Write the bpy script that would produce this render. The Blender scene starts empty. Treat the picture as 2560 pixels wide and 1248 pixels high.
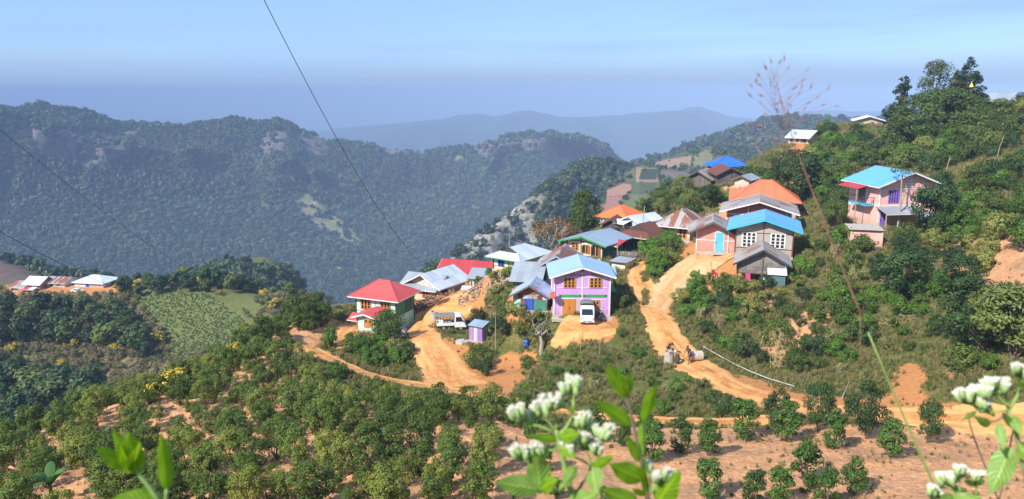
import bpy, bmesh, math, random
import numpy as np
from mathutils import Vector, Matrix
rad = math.radians
rng = np.random.default_rng(7)
random.seed(7)
SC = bpy.context.scene
COL = SC.collection

# ------------------------------------------------------------------ camera, sky, sun, exposure
F = 1900.0                              # focal length in photograph pixels (2560 wide)
PITCH = math.atan(399 / F)              # eye level lies at photograph row 225
CP, SP = math.cos(PITCH), math.sin(PITCH)
cam = bpy.data.cameras.new('camera')
cam.sensor_width = 36.0
cam.lens = 36.0 * F / 2560
cam.clip_start, cam.clip_end = 0.05, 90000
cam.dof.use_dof = True
cam.dof.focus_distance = 85
cam.dof.aperture_fstop = 9.0
cam_o = bpy.data.objects.new('camera', cam)
cam_o.rotation_euler = (math.pi / 2 - PITCH, 0, 0)
COL.objects.link(cam_o)
SC.camera = cam_o

SUN_EL, SUN_AZ = rad(40), rad(46)       # azimuth measured from behind the camera towards its left
to_sun = Vector((-math.sin(SUN_AZ) * math.cos(SUN_EL), -math.cos(SUN_AZ) * math.cos(SUN_EL), math.sin(SUN_EL)))
sun = bpy.data.lights.new('sun', 'SUN')
sun.energy = 5.0
sun.angle = rad(0.53)
sun.color = (1.0, 0.955, 0.88)
sun_o = bpy.data.objects.new('sun', sun)
sun_o.rotation_euler = to_sun.to_track_quat('Z', 'Y').to_euler()
COL.objects.link(sun_o)

world = bpy.data.worlds.new('World')
SC.world = world
world.use_nodes = True
wn, wl = world.node_tree.nodes, world.node_tree.links
wn.clear()
w_out = wn.new('ShaderNodeOutputWorld')
w_bg = wn.new('ShaderNodeBackground')
w_sky = wn.new('ShaderNodeTexSky')
w_sky.sky_type = 'NISHITA'
w_sky.sun_disc = False
w_sky.sun_elevation = SUN_EL
w_sky.sun_rotation = math.pi + SUN_AZ
w_sky.altitude = 1200
w_sky.air_density = 1.0
w_sky.dust_density = 0.6
w_sky.ozone_density = 3.0
w_bg.inputs['Strength'].default_value = 0.10
w_tc = wn.new('ShaderNodeTexCoord')
w_sep = wn.new('ShaderNodeSeparateXYZ')
wl.new(w_tc.outputs['Generated'], w_sep.inputs[0])
# hazy layer low above the horizon, the same all the way round
w_map = wn.new('ShaderNodeMapRange')
w_map.interpolation_type = 'SMOOTHSTEP'
w_map.inputs['From Min'].default_value = 0.004
w_map.inputs['From Max'].default_value = 0.050
w_map.inputs['To Min'].default_value = 0.95
w_map.inputs['To Max'].default_value = 0.0
# thin high cloud
w_mp = wn.new('ShaderNodeMapping')
w_mp.inputs['Scale'].default_value = (1.2, 1.2, 14)
wl.new(w_tc.outputs['Generated'], w_mp.inputs[0])
w_ns = wn.new('ShaderNodeTexNoise')
w_ns.inputs['Scale'].default_value = 2.2
w_ns.inputs['Detail'].default_value = 6
wl.new(w_mp.outputs[0], w_ns.inputs['Vector'])
w_cr = wn.new('ShaderNodeMapRange')
w_cr.inputs['From Min'].default_value = 0.40
w_cr.inputs['From Max'].default_value = 0.68
w_cr.inputs['To Min'].default_value = 0.55
w_cr.inputs['To Max'].default_value = 1.0
wl.new(w_ns.outputs['Fac'], w_cr.inputs['Value'])
w_hz = wn.new('ShaderNodeMath'); w_hz.operation = 'MULTIPLY_ADD'
wl.new(w_ns.outputs['Fac'], w_hz.inputs[0]); w_hz.inputs[1].default_value = 0.022; w_hz2 = wn.new('ShaderNodeMath'); w_hz2.operation = 'SUBTRACT'
wl.new(w_sep.outputs['Z'], w_hz2.inputs[0]); w_hz2.inputs[1].default_value = 0.011; wl.new(w_hz2.outputs[0], w_hz.inputs[2]); wl.new(w_hz.outputs[0], w_map.inputs['Value'])
w_m0 = wn.new('ShaderNodeMix'); w_m0.data_type = 'RGBA'; w_m0.blend_type = 'MULTIPLY'
w_m0.inputs['Factor'].default_value = 1.0
w_m0.inputs['B'].default_value = (0.82, 0.95, 1.22, 1)
wl.new(w_sky.outputs[0], w_m0.inputs['A'])
w_m1 = wn.new('ShaderNodeMix'); w_m1.data_type = 'RGBA'
w_m1.inputs['B'].default_value = (3.0, 4.7, 7.3, 1)
wl.new(w_cr.outputs[0], w_m1.inputs['Factor'])
wl.new(w_m0.outputs['Result'], w_m1.inputs['A'])
w_m2 = wn.new('ShaderNodeMix'); w_m2.data_type = 'RGBA'
w_m2.inputs['B'].default_value = (2.75, 3.75, 5.5, 1)
wl.new(w_map.outputs[0], w_m2.inputs['Factor'])
wl.new(w_m1.outputs['Result'], w_m2.inputs['A'])
wl.new(w_m2.outputs['Result'], w_bg.inputs['Color'])
wl.new(w_bg.outputs[0], w_out.inputs['Surface'])

SC.view_settings.view_transform = 'Standard'
SC.view_settings.look = 'None'
SC.view_settings.exposure = 0.50
SC.view_settings.gamma = 1.0
SC.render.engine = 'CYCLES'
SC.cycles.use_denoising = True
SC.cycles.use_adaptive_sampling = True
SC.cycles.adaptive_threshold = 0.02
SC.cycles.max_bounces = 5
SC.cycles.diffuse_bounces = 3
SC.cycles.glossy_bounces = 2
SC.cycles.transmission_bounces = 3
SC.cycles.transparent_max_bounces = 4
SC.cycles.volume_bounces = 0
SC.cycles.sample_clamp_indirect = 6

# ------------------------------------------------------------------ pixel <-> world (camera stands at the origin)
def ray(px, py):
    xr, yr = (px - 1280) / F, (624 - py) / F
    return Vector((xr, CP + yr * SP, -SP + yr * CP))
def at(px, py, Y):
    d = ray(px, py)
    return d * (Y / d.y)
def xat(px, Y, z):
    return (px - 1280) / F * (Y * CP - z * SP)
def proj(x, y, z):
    dep = np.maximum(y * CP - z * SP, 1e-3)
    return 1280 + F * x / dep, 624 - F * (y * SP + z * CP) / dep
def ppm(Y, z=-22):                      # photograph pixels per metre
    return F / (Y * CP - z * SP)

# ------------------------------------------------------------------ noise
def _hash(ix, iy, seed):
    h = (ix.astype(np.int64) * 374761393 + iy.astype(np.int64) * 668265263 + seed * 982451653) & 0x7fffffff
    h = ((h ^ (h >> 13)) * 1274126177) & 0x7fffffff
    return ((h ^ (h >> 16)) & 0xffff) / 65535.0
def vn(x, y, seed=0):
    x, y = np.asarray(x, float), np.asarray(y, float)
    ix, iy = np.floor(x), np.floor(y)
    fx, fy = x - ix, y - iy
    fx, fy = fx * fx * (3 - 2 * fx), fy * fy * (3 - 2 * fy)
    a, b = _hash(ix, iy, seed), _hash(ix + 1, iy, seed)
    c, d = _hash(ix, iy + 1, seed), _hash(ix + 1, iy + 1, seed)
    return (a + (b - a) * fx) * (1 - fy) + (c + (d - c) * fx) * fy
def fbm(x, y, seed=0, octv=4):
    s, amp, tot = 0, 1.0, 0
    for i in range(octv):
        s = s + amp * (vn(x * 2 ** i, y * 2 ** i, seed + i * 17) - .5)
        tot += amp; amp *= .5
    return s / tot * 2                   # about -1..1
def inpoly(px, py, poly):
    px, py = np.asarray(px, float), np.asarray(py, float)
    res = np.zeros(px.shape, bool)
    n = len(poly)
    for i in range(n):
        x1, y1 = poly[i]; x2, y2 = poly[(i + 1) % n]
        if y1 == y2: continue
        c = ((y1 > py) != (y2 > py)) & (px < (x2 - x1) * (py - y1) / (y2 - y1) + x1)
        res ^= c
    return res

# ------------------------------------------------------------------ object helpers
def tag(o, label=None, cat=None, group=None, kind=None):
    if label: o['label'] = label
    if cat: o['category'] = cat
    if group: o['group'] = group
    if kind: o['kind'] = kind
    return o
def link(name, data, parent=None):
    o = bpy.data.objects.new(name, data)
    COL.objects.link(o)
    if parent: o.parent = parent
    return o
def thing(name, label, cat, loc=(0, 0, 0), rz=0.0, group=None, sc=None):
    o = link(name, None)
    o.empty_display_size = .2
    o.location = loc
    o.rotation_euler = (0, 0, rz)
    if sc is not None: o.scale = (sc, sc, sc) if not hasattr(sc, '__len__') else sc
    return tag(o, label, cat, group)
def copy_thing(src, loc, rz=0.0, sc=1.0, label=None, group=None):
    c = src.copy(); COL.objects.link(c)
    c.location = loc; c.rotation_euler = (0, 0, rz)
    c.scale = (sc, sc, sc) if not hasattr(sc, '__len__') else sc
    if label: c['label'] = label
    if group: c['group'] = group
    for ch in list(src.children):
        k = ch.copy(); COL.objects.link(k); k.parent = c
        for g in list(ch.children):
            m = g.copy(); COL.objects.link(m); m.parent = k
    return c
def mesh_np(name, V, Fq, mats=(), midx=None, smooth=False):
    V = np.asarray(V, np.float32); Fq = np.asarray(Fq, np.int32)
    m = bpy.data.meshes.new(name)
    k = Fq.shape[1]
    m.vertices.add(len(V)); m.vertices.foreach_set('co', V.ravel())
    m.loops.add(Fq.size); m.loops.foreach_set('vertex_index', Fq.ravel())
    m.polygons.add(len(Fq)); m.polygons.foreach_set('loop_start', np.arange(len(Fq), dtype=np.int32) * k)
    for t in mats: m.materials.append(t)
    if midx is not None: m.polygons.foreach_set('material_index', np.asarray(midx, np.int32))
    if smooth: m.polygons.foreach_set('use_smooth', np.ones(len(Fq), bool))
    m.update(calc_edges=True); m.validate()
    return m
def grid_faces(nr, nc):
    i = np.arange(nr - 1)[:, None] * nc + np.arange(nc - 1)[None, :]
    return np.stack([i, i + 1, i + nc + 1, i + nc], -1).reshape(-1, 4)

class MB:
    def __init__(s): s.v, s.f, s.smooth = [], [], False
    def add(s, vs, fs):
        b = len(s.v); s.v += [tuple(p) for p in vs]; s.f += [tuple(b + i for i in q) for q in fs]; return s
    def box(s, c, d, rot=None):
        x, y, z = d[0] / 2, d[1] / 2, d[2] / 2
        vs = [Vector(p) for p in ((-x,-y,-z),(x,-y,-z),(x,y,-z),(-x,y,-z),(-x,-y,z),(x,-y,z),(x,y,z),(-x,y,z))]
        if rot is not None: vs = [rot @ p for p in vs]
        c = Vector(c)
        return s.add([p + c for p in vs], [(0,3,2,1),(4,5,6,7),(0,1,5,4),(1,2,6,5),(2,3,7,6),(3,0,4,7)])
    def bar(s, a, b, w, h=None):           # square bar from a to b
        a, b = Vector(a), Vector(b); d = b - a
        q = d.to_track_quat('X', 'Z').to_matrix()
        return s.box((a + b) / 2, (d.length, w, h or w), q)
    def tube(s, pts, r, n=6, caps=True):
        pts = [Vector(p) for p in pts]
        rs = [r] * len(pts) if not hasattr(r, '__len__') else r
        base = len(s.v); up = None
        for i, p in enumerate(pts):
            d = (pts[min(i + 1, len(pts) - 1)] - pts[max(i - 1, 0)]).normalized()
            if up is None: up = d.orthogonal().normalized()
            up = (up - d * up.dot(d))
            up = up.normalized() if up.length > 1e-6 else d.orthogonal().normalized()
            e = d.cross(up)
            for k in range(n):
                a = 2 * math.pi * k / n
                s.v.append(tuple(p + (up * math.cos(a) + e * math.sin(a)) * rs[i]))
        for i in range(len(pts) - 1):
            for k in range(n):
                k2 = (k + 1) % n
                s.f.append((base + i*n + k, base + i*n + k2, base + (i+1)*n + k2, base + (i+1)*n + k))
        if caps:
            s.f.append(tuple(base + k for k in reversed(range(n))))
            s.f.append(tuple(base + (len(pts)-1)*n + k for k in range(n)))
        return s
    def lathe(s, prof, n=16, c=(0,0,0)):   # prof: (r, z) pairs, closed by caller if wanted
        base = len(s.v)
        for r, z in prof:
            for k in range(n):
                a = 2 * math.pi * k / n
                s.v.append((c[0] + r*math.cos(a), c[1] + r*math.sin(a), c[2] + z))
        for i in range(len(prof) - 1):
            for k in range(n):
                k2 = (k + 1) % n
                s.f.append((base+i*n+k, base+i*n+k2, base+(i+1)*n+k2, base+(i+1)*n+k))
        return s
    def prism(s, poly, y0, y1):            # polygon in (x, z), extruded along y
        n = len(poly); b = len(s.v)
        s.v += [(x, y0, z) for x, z in poly] + [(x, y1, z) for x, z in poly]
        s.f.append(tuple(b + i for i in range(n))); s.f.append(tuple(b + n + i for i in reversed(range(n))))
        for i in range(n):
            j = (i + 1) % n
            s.f.append((b + i, b + n + i, b + n + j, b + j))
        return s
    def mesh(s, name, mat=None):
        m = bpy.data.meshes.new(name); m.from_pydata(s.v, [], s.f)
        if mat is not None: m.materials.append(mat)
        if s.smooth: m.polygons.foreach_set('use_smooth', [True] * len(m.polygons))
        m.update(); return m
    def build(s, name, mat=None, parent=None):
        return link(name, s.mesh(name, mat), parent)
def bevel(o, w=.02, seg=2):
    bm = bmesh.new(); bm.from_mesh(o.data)
    bmesh.ops.recalc_face_normals(bm, faces=bm.faces)
    bmesh.ops.bevel(bm, geom=[e for e in bm.edges if e.is_manifold and e.calc_face_angle(0) > .5], offset=w, segments=seg, affect='EDGES', profile=.6)
    bm.to_mesh(o.data); bm.free(); return o

# ------------------------------------------------------------------ materials
MATS = {}
def nodes_of(name):
    m = bpy.data.materials.new(name); m.use_nodes = True
    nt = m.node_tree
    return m, nt.nodes, nt.links, nt.nodes['Principled BSDF']
def mixrgb(nd, lk, a, b, fac, mode='MIX'):
    x = nd.new('ShaderNodeMix'); x.data_type = 'RGBA'; x.blend_type = mode
    for s, v in (('A', a), ('B', b)):
        if isinstance(v, tuple): x.inputs[s].default_value = (*v[:3], 1)
        else: lk.new(v, x.inputs[s])
    if isinstance(fac, (int, float)): x.inputs['Factor'].default_value = fac
    else: lk.new(fac, x.inputs['Factor'])
    return x.outputs['Result']
def noise(nd, lk, scale, detail=4, vec=None, stretch=None, rough=.55):
    t = nd.new('ShaderNodeTexNoise'); t.inputs['Scale'].default_value = scale
    t.inputs['Detail'].default_value = detail; t.inputs['Roughness'].default_value = rough
    if vec is None: vec = nd.new('ShaderNodeTexCoord').outputs['Object']
    if stretch:
        mp = nd.new('ShaderNodeMapping'); mp.inputs['Scale'].default_value = stretch
        lk.new(vec, mp.inputs[0]); vec = mp.outputs[0]
    lk.new(vec, t.inputs['Vector'])
    return t.outputs['Fac']
def ramp(nd, lk, val, lo, hi, a=0.0, b=1.0):
    r = nd.new('ShaderNodeMapRange'); r.interpolation_type = 'SMOOTHSTEP'
    r.inputs['From Min'].default_value = lo; r.inputs['From Max'].default_value = hi
    r.inputs['To Min'].default_value = a; r.inputs['To Max'].default_value = b
    lk.new(val, r.inputs['Value']); return r.outputs[0]
def bump(nd, lk, bsdf, h, strength=.4, dist=.03):
    b = nd.new('ShaderNodeBump'); b.inputs['Strength'].default_value = strength; b.inputs['Distance'].default_value = dist
    lk.new(h, b.inputs['Height']); lk.new(b.outputs[0], bsdf.inputs['Normal'])
def paint(name, c, c2=None, rough=.75, scale=1.5, lo=.35, hi=.75, stretch=None, metal=0.0, rnd=0.0, bmp=0.0, dirt=0.0):
    """worn paint, plaster, timber: two tones mixed by noise, plus an optional tone shift per object"""
    if name in MATS: return MATS[name]
    m, nd, lk, bs = nodes_of(name)
    c2 = c2 or tuple(v * .72 for v in c)
    n1 = noise(nd, lk, scale, 6, stretch=stretch)
    col = mixrgb(nd, lk, c, c2, ramp(nd, lk, n1, lo, hi))
    n2 = noise(nd, lk, scale * 9, 3, stretch=stretch)
    col = mixrgb(nd, lk, col, tuple(v * .6 for v in c2), ramp(nd, lk, n2, .55, .8, 0, .5))
    if dirt:                              # red dust splashed up from the ground, rain streaks below the eaves
        sp_ = nd.new('ShaderNodeSeparateXYZ'); lk.new(nd.new('ShaderNodeTexCoord').outputs['Object'], sp_.inputs[0])
        q = nd.new('ShaderNodeMath'); q.operation = 'MULTIPLY_ADD'; lk.new(n1, q.inputs[0]); q.inputs[1].default_value = -1.3; lk.new(sp_.outputs['Z'], q.inputs[2])
        col = mixrgb(nd, lk, col, (.36, .20, .11), ramp(nd, lk, q.outputs[0], .25, -.65, 0, dirt))
        n3 = noise(nd, lk, 1.0, 5, stretch=(5, 5, .35))
        col = mixrgb(nd, lk, col, tuple(v * .62 for v in c2), ramp(nd, lk, n3, .52, .75, 0, dirt * .8))
    if rnd:
        oi = nd.new('ShaderNodeObjectInfo')
        hs = nd.new('ShaderNodeHueSaturation')
        lk.new(ramp(nd, lk, oi.outputs['Random'], 0, 1, 1 - rnd, 1 + rnd), hs.inputs['Value'])
        lk.new(col, hs.inputs['Color']); col = hs.outputs[0]
    lk.new(col, bs.inputs['Base Color'])
    bs.inputs['Roughness'].default_value = rough; bs.inputs['Metallic'].default_value = metal
    if bmp: bump(nd, lk, bs, n2, bmp)
    MATS[name] = m; return m
def tin(name, c, rust=(.16, .055, .025), amount=.1, rough=.5, spec=.4, var=.12):
    """roof sheet: paint or zinc, rusting in streaks down the slope, each sheet at its own stage"""
    if name in MATS: return MATS[name]
    m, nd, lk, bs = nodes_of(name)
    oi = nd.new('ShaderNodeObjectInfo')
    tc = nd.new('ShaderNodeTexCoord')
    n1 = noise(nd, lk, .9, 6, vec=tc.outputs['Object'], stretch=(1.6, .45, 1))
    n2 = noise(nd, lk, 5, 5, vec=tc.outputs['Object'], stretch=(2.0, .6, 1))
    ad = nd.new('ShaderNodeMath'); ad.operation = 'MULTIPLY_ADD'
    lk.new(oi.outputs['Random'], ad.inputs[0]); ad.inputs[1].default_value = .38; lk.new(n1, ad.inputs[2])
    fac = ramp(nd, lk, ad.outputs[0], 1.12 - amount * .95, 1.30 - amount * .95)
    hs = nd.new('ShaderNodeHueSaturation'); hs.inputs['Color'].default_value = (*c, 1)
    lk.new(ramp(nd, lk, oi.outputs['Random'], 0, 1, 1 - var, 1 + var), hs.inputs['Value'])
    base = mixrgb(nd, lk, hs.outputs[0], tuple(v * .66 + .03 for v in c), ramp(nd, lk, n2, .42, .75, 0, .7))
    base = mixrgb(nd, lk, base, tuple(v * .78 + .05 for v in c), ramp(nd, lk, n1, .4, .65, 0, .6))
    rs = mixrgb(nd, lk, rust, tuple(min(1, v * 2.1) for v in rust), ramp(nd, lk, n2, .35, .7))
    lk.new(mixrgb(nd, lk, base, rs, fac), bs.inputs['Base Color'])
    bs.inputs['Roughness'].default_value = rough
    bs.inputs['Specular IOR Level'].default_value = spec
    MATS[name] = m; return m
def leafmat(name, dark, light, tip=None, trans=.28, var=.25, rough=.55):
    if name in MATS: return MATS[name]
    m, nd, lk, bs = nodes_of(name)
    geo = nd.new('ShaderNodeNewGeometry'); oi = nd.new('ShaderNodeObjectInfo')
    col = mixrgb(nd, lk, dark, light, geo.outputs['Random Per Island'])
    if tip: col = mixrgb(nd, lk, col, tip, ramp(nd, lk, oi.outputs['Random'], .35, 1.0, 0, .75))
    hs = nd.new('ShaderNodeHueSaturation')
    lk.new(ramp(nd, lk, oi.outputs['Random'], 0, 1, 1 - var, 1 + var), hs.inputs['Value'])
    lk.new(col, hs.inputs['Color'])
    lk.new(hs.outputs[0], bs.inputs['Base Color'])
    bs.inputs['Roughness'].default_value = rough
    bs.inputs['Specular IOR Level'].default_value = .3
    tr = nd.new('ShaderNodeBsdfTranslucent')
    br = mixrgb(nd, lk, hs.outputs[0], (1.25, 1.25, .6), 1.0, 'MULTIPLY')
    lk.new(br, tr.inputs['Color'])
    mx = nd.new('ShaderNodeMixShader'); mx.inputs[0].default_value = trans
    lk.new(bs.outputs[0], mx.inputs[1]); lk.new(tr.outputs[0], mx.inputs[2])
    lk.new(mx.outputs[0], nd['Material Output'].inputs['Surface'])
    MATS[name] = m; return m
def glass(name='glass_pane', c=(.02, .025, .03)):
    if name in MATS: return MATS[name]
    m, nd, lk, bs = nodes_of(name)
    bs.inputs['Base Color'].default_value = (*c, 1); bs.inputs['Roughness'].default_value = .12
    MATS[name] = m; return m
# ------------------------------------------------------------------ where the houses stand: px left, Y left, px right, Y right, base row, depth (m)
HP = {
 'purple': (1385, 77, 1523, 77, 792, 5.4), 'white': (1344, 87.5, 1440, 86.5, 752, 6.0),
 'cream_blue': (1234, 95, 1297, 92.6, 680, 6.0), 'green_gable': (1418, 101, 1506, 97.8, 645, 6.0),
 'brown': (1556, 105, 1618, 102.4, 628, 6.0), 'rusthip': (1652, 107, 1725, 104.8, 601, 6.0),
 'pinkshed': (1740, 87, 1818, 86.1, 632, 5.2), 'grey': (1836, 84.5, 1979, 82.6, 642, 6.2),
 'redbrick': (1815, 98, 1975, 95.6, 585, 6.2), 'orange': (1835, 112, 1988, 109.6, 552, 7.0),
 'bamboo': (1841, 78.2, 1966, 76.8, 706, 4.4), 'darkwood': (1795, 135, 1853, 135, 466, 6.5),
 'woodleft': (1713, 139, 1775, 137, 472, 5.5), 'tarp': (1787, 152, 1866, 152, 427, 6.0),
 'smallgrey': (1836, 124, 1872, 122.6, 468, 4.0), 'orangetile': (1500, 131, 1562, 128, 563, 6.0),
 'rustshed': (1505, 120, 1552, 119, 577, 4.0), 'paleblue': (1562, 119.5, 1592, 117.5, 574, 5.0),
 'pink': (2192, 88, 2330, 89, 568, 6.0), 'pinklow': (2125, 80, 2203, 79.2, 617, 3.5),
 'mint': (893, 92.6, 992, 90.4, 826, 4.4), 'mintlow': (894, 87.6, 938, 86.8, 828, 2.6),
 'greyroof': (1008, 101.5, 1088, 99.5, 750, 5.0), 'silver': (1096, 99, 1162, 104.0, 738, 5.0),
 'redlong': (1097, 113.5, 1226, 111, 708, 6.0), 'openshed': (1174, 98.5, 1238, 98, 724, 3.2),
 'tinshed': (1284, 84.5, 1346, 84, 728, 3.2), 'lowtin': (1283, 80.6, 1368, 79.8, 778, 3.0),
 'annex': (1529, 92.5, 1562, 91.5, 674, 2.4), 'outhouse': (1173, 80.6, 1206, 79.8, 855, 1.3),
 'left_rust': (28, 257, 60, 256, 727, 7.0), 'left_two': (62, 258, 101, 257, 723, 7.0),
 'left_mid': (113, 260, 162, 259, 717, 7.0), 'left_long': (187, 258, 259, 256, 719, 8.0),
 'hill_a': (1970, 173, 2020, 170, 358, 7.0), 'hill_b': (2140, 188, 2206, 186, 311, 7.0),
 'monastery': (2440, 150, 2528, 147, 259, 8.0),
}
def hplace(k):
    a, ya, b, yb, base, dep = HP[k]
    z = at((a + b) / 2, base, (ya + yb) / 2).z
    A, B = Vector((xat(a, ya, z), ya, z)), Vector((xat(b, yb, z), yb, z))
    return A, B, z, dep

# ------------------------------------------------------------------ the ground: one height field through surveyed points
CTRL = []
def cv(*pts):
    for p in pts: CTRL.append(tuple(at(*p)))
def ch(*pts):                           # (px direction, Y, z): out of sight
    for px, Y, z in pts: CTRL.append((xat(px, Y, z), Y, z))
for p in ((0, 0, -1.7), (-9, 0, -1.9), (10, 0, -1.6), (-20, 2, -3), (22, 2, -2.5), (0, -6, -.3), (-16, -6, -.6), (16, -6, 0),
          (0, 6, -5.6), (-12, 8, -7.6), (12, 8, -6.9), (-24, 10, -9.5), (24, 10, -8.0), (0, 15, -11.6), (-18, 17, -13.6), (18, 17, -12.4),
          (-30, 20, -16), (32, 20, -13.5), (0, 25, -16.4), (-22, 27, -18.4), (22, 26, -16.4), (-42, 30, -23), (40, 27, -16.6)):
    CTRL.append(p)
cv((-60,1248,42),(0,1248,41),(200,1248,39),(400,1248,37),(650,1248,35.5),(900,1248,34.5),(1300,1248,33.5),(1720,1248,33),(2200,1248,32.5),(2560,1248,31.5),(2700,1248,31))
cv((1300,1100,43),(900,1100,46),(500,1100,50),(250,1120,51),(100,1150,48.5),(1300,1000,58.5),(900,1010,61),(600,1000,62),(420,985,65),(300,1010,63),
   (150,1060,58),(30,1115,54),(700,940,70),(560,930,72),(800,905,76),(640,880,79),(720,830,87),(640,858,82),(760,800,92),(850,770,100),(1100,1050,51),(700,1050,54),
   (1500,1150,39),(1750,1150,38.5),(2000,1150,38),(2300,1150,37.5),(2560,1150,36.5))
cv((800,880,80),(900,930,74),(1000,955,70),(1100,970,67),(1200,985,63.5),(1300,1012,58),(1420,1035,54),(1540,1045,51.5),(1700,1055,49.2),(1850,1055,48.2),(2000,1042,47.4),(2150,1040,46.4),(2300,1045,45.2),(2450,1052,44),(2620,1055,42.8),
   (1930,1010,50.5),(1860,983,53),(1780,940,58),(1720,910,62),(1680,870,66),(1645,830,70),(1640,790,75),(1622,740,81),(1590,700,87),(1610,660,93),(1640,645,96),
   (1690,690,84),(1720,650,87.5),(1770,640,87))
cv((1440,835,73),(1530,815,75),(1480,850,71.4),(1130,826,86),(1080,775,93),(1170,770,92),(1120,740,97),(1060,840,83),(1075,890,78),(1100,940,72.5),(1190,858,80),(1316,872,77),(1260,800,84.5),(1250,740,90),
   (1270,935,70.5),(1250,960,67),(1340,905,73.5),(1400,880,73),(1450,900,66.5),(1450,960,60.5),(1600,960,58.5),(1600,890,67),(1560,760,80),(1550,700,87),(1750,960,57),(1350,980,62),(900,860,83),(960,900,79),(860,840,86),(1000,850,85))
cv((1790,855,67),(1850,800,70.5),(1750,770,78),(1720,715,82.5),(1950,760,72),(2000,900,60),(1900,940,58.5),(2100,960,53.5),(2200,850,59),(2300,930,51),(2450,920,48),(2560,880,47),(2300,740,65),(2450,780,57),(2560,700,57),
   (2100,700,74.5),(2050,800,66),(2160,640,80.5),(2400,620,72),(2560,560,70),(2450,480,92),(2560,420,97),(2560,300,132),(2480,262,150),(2400,300,146),(2330,350,148),(2200,318,184),(2000,359,172),(2080,320,178),(2100,400,152),(2050,480,116),
   (1960,455,126),(2250,450,116),(2350,420,118),(1850,430,146),(1800,468,133),(1900,500,112),(1750,520,120),(1650,530,128),(1560,575,121),(1460,600,112),(1380,640,104),(2060,560,94),(2050,640,84),(2020,360,168),(2130,500,104),(1930,400,150),(2560,250,155),(2700,240,150))
ch((1000,118,-34),(1150,130,-36),(1300,124,-34),(1420,135,-36),(1550,150,-34),(1680,160,-28),(1760,168,-24),(900,112,-36),(800,118,-42),(960,150,-58),(1200,170,-62),(1450,190,-62),(1650,215,-52),(1850,205,-36),(2000,215,-32),(2150,225,-30),(2350,220,-22),(2560,210,-16),
   (1200,260,-115),(1600,300,-105),(1900,300,-90),(2200,320,-75),(2600,320,-60),(900,230,-95),(1200,420,-230),(1600,430,-190),(2000,430,-190),(2500,430,-170))
cv((130,727,255),(40,730,256),(220,721,256),(300,725,253),(420,722,250),(560,720,250),(700,747,240),(800,760,228),(200,850,226),(450,850,222),(200,950,202),(40,950,206),(60,1010,190),(300,1000,188),(580,870,206),(450,920,203),(700,820,216),(-60,740,256),(-60,900,215),(340,780,238),(600,780,232))
ch((100,115,-73),(300,118,-69),(0,130,-80),(-80,90,-60),(-80,150,-85),(500,125,-62),(650,135,-60),(780,150,-60),(200,160,-82),(0,165,-84),(500,170,-74),(-150,60,-36),(150,85,-50),(350,88,-46),(550,100,-46),(700,112,-46),
   (0,310,-92),(300,310,-94),(600,310,-95),(850,300,-105))
cv((0,655,440),(60,668,430),(110,690,420),(0,700,385),(200,700,430),(560,690,470),(640,672,480),(740,705,465),(300,715,420),(450,712,430))
ch((0,520,-150),(300,520,-170),(600,560,-190),(900,480,-230),(0,640,-230),(600,660,-260),(1200,640,-290),(1600,640,-280),(2100,640,-270),(2700,640,-260),(-300,640,-240),(-300,300,-90),(-300,440,-120))
for k in HP:
    A, B, z, dep = hplace(k)
    n = Vector((-(B - A).y, (B - A).x, 0)).normalized()
    for p in (A, B, A + n * dep, B + n * dep): CTRL.append((p.x, p.y, z - .03))
CT = np.array(CTRL)
W0 = 25.0
def warp(x, y): return x / (y + W0), np.log((y + W0) / W0)
def tpsk(r2): return np.where(r2 > 1e-12, .5 * r2 * np.log(np.maximum(r2, 1e-12)), 0)
cu, cvv = warp(CT[:, 0], CT[:, 1])
_n = len(CT)
_K = tpsk((cu[:, None] - cu[None]) ** 2 + (cvv[:, None] - cvv[None]) ** 2) + np.eye(_n) * 4e-5
_P = np.stack([np.ones(_n), cu, cvv], 1)
_A = np.block([[_K, _P], [_P.T, np.zeros((3, 3))]])
_w = np.linalg.solve(_A, np.concatenate([CT[:, 2], np.zeros(3)]))
def tps(x, y):
    u, v = warp(np.asarray(x, float).ravel(), np.asarray(y, float).ravel())
    out = np.empty(len(u))
    for i in range(0, len(u), 20000):
        r2 = (u[i:i+20000, None] - cu[None]) ** 2 + (v[i:i+20000, None] - cvv[None]) ** 2
        out[i:i+20000] = tpsk(r2) @ _w[:_n] + _w[_n] + _w[_n+1] * u[i:i+20000] + _w[_n+2] * v[i:i+20000]
    return out.reshape(np.shape(x))
NR, NC = 760, 460
YF = 640.0
v0, v1 = math.log((W0 - 7) / W0), math.log((YF + W0) / W0)
GV, GU = np.linspace(v0, v1, NR), np.linspace(-1.0, 1.0, NC)
gy = np.exp(GV) * W0 - W0
GY = np.repeat(gy[:, None], NC, 1)
GX = GU[None, :] * (GY + W0)
# the spline is evaluated on a coarser lattice and refined bilinearly: it has no detail below a metre
cs = 2
Zc = tps(GX[::cs, ::cs], GY[::cs, ::cs])
ri, ci = np.arange(NR) / cs, np.arange(NC) / cs
r0 = np.minimum(ri.astype(int), Zc.shape[0] - 2); c0 = np.minimum(ci.astype(int), Zc.shape[1] - 2)
fr, fc = (ri - r0)[:, None], (ci - c0)[None]
GZ = (Zc[r0][:, c0] * (1 - fr) * (1 - fc) + Zc[r0 + 1][:, c0] * fr * (1 - fc) + Zc[r0][:, c0 + 1] * (1 - fr) * fc + Zc[r0 + 1][:, c0 + 1] * fr * fc)
PX, PY = proj(GX, GY, GZ)
near_ok = (GY > 20) & (GY < 120)
ORCH = [(-200,1500),(-200,1190),(0,1125),(150,1045),(300,985),(420,950),(560,890),(650,838),(780,790),(850,800),(750,905),(800,945),(880,985),(1000,1015),(1200,1040),(1330,1075),(1250,1120),(1230,1500)]
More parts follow.
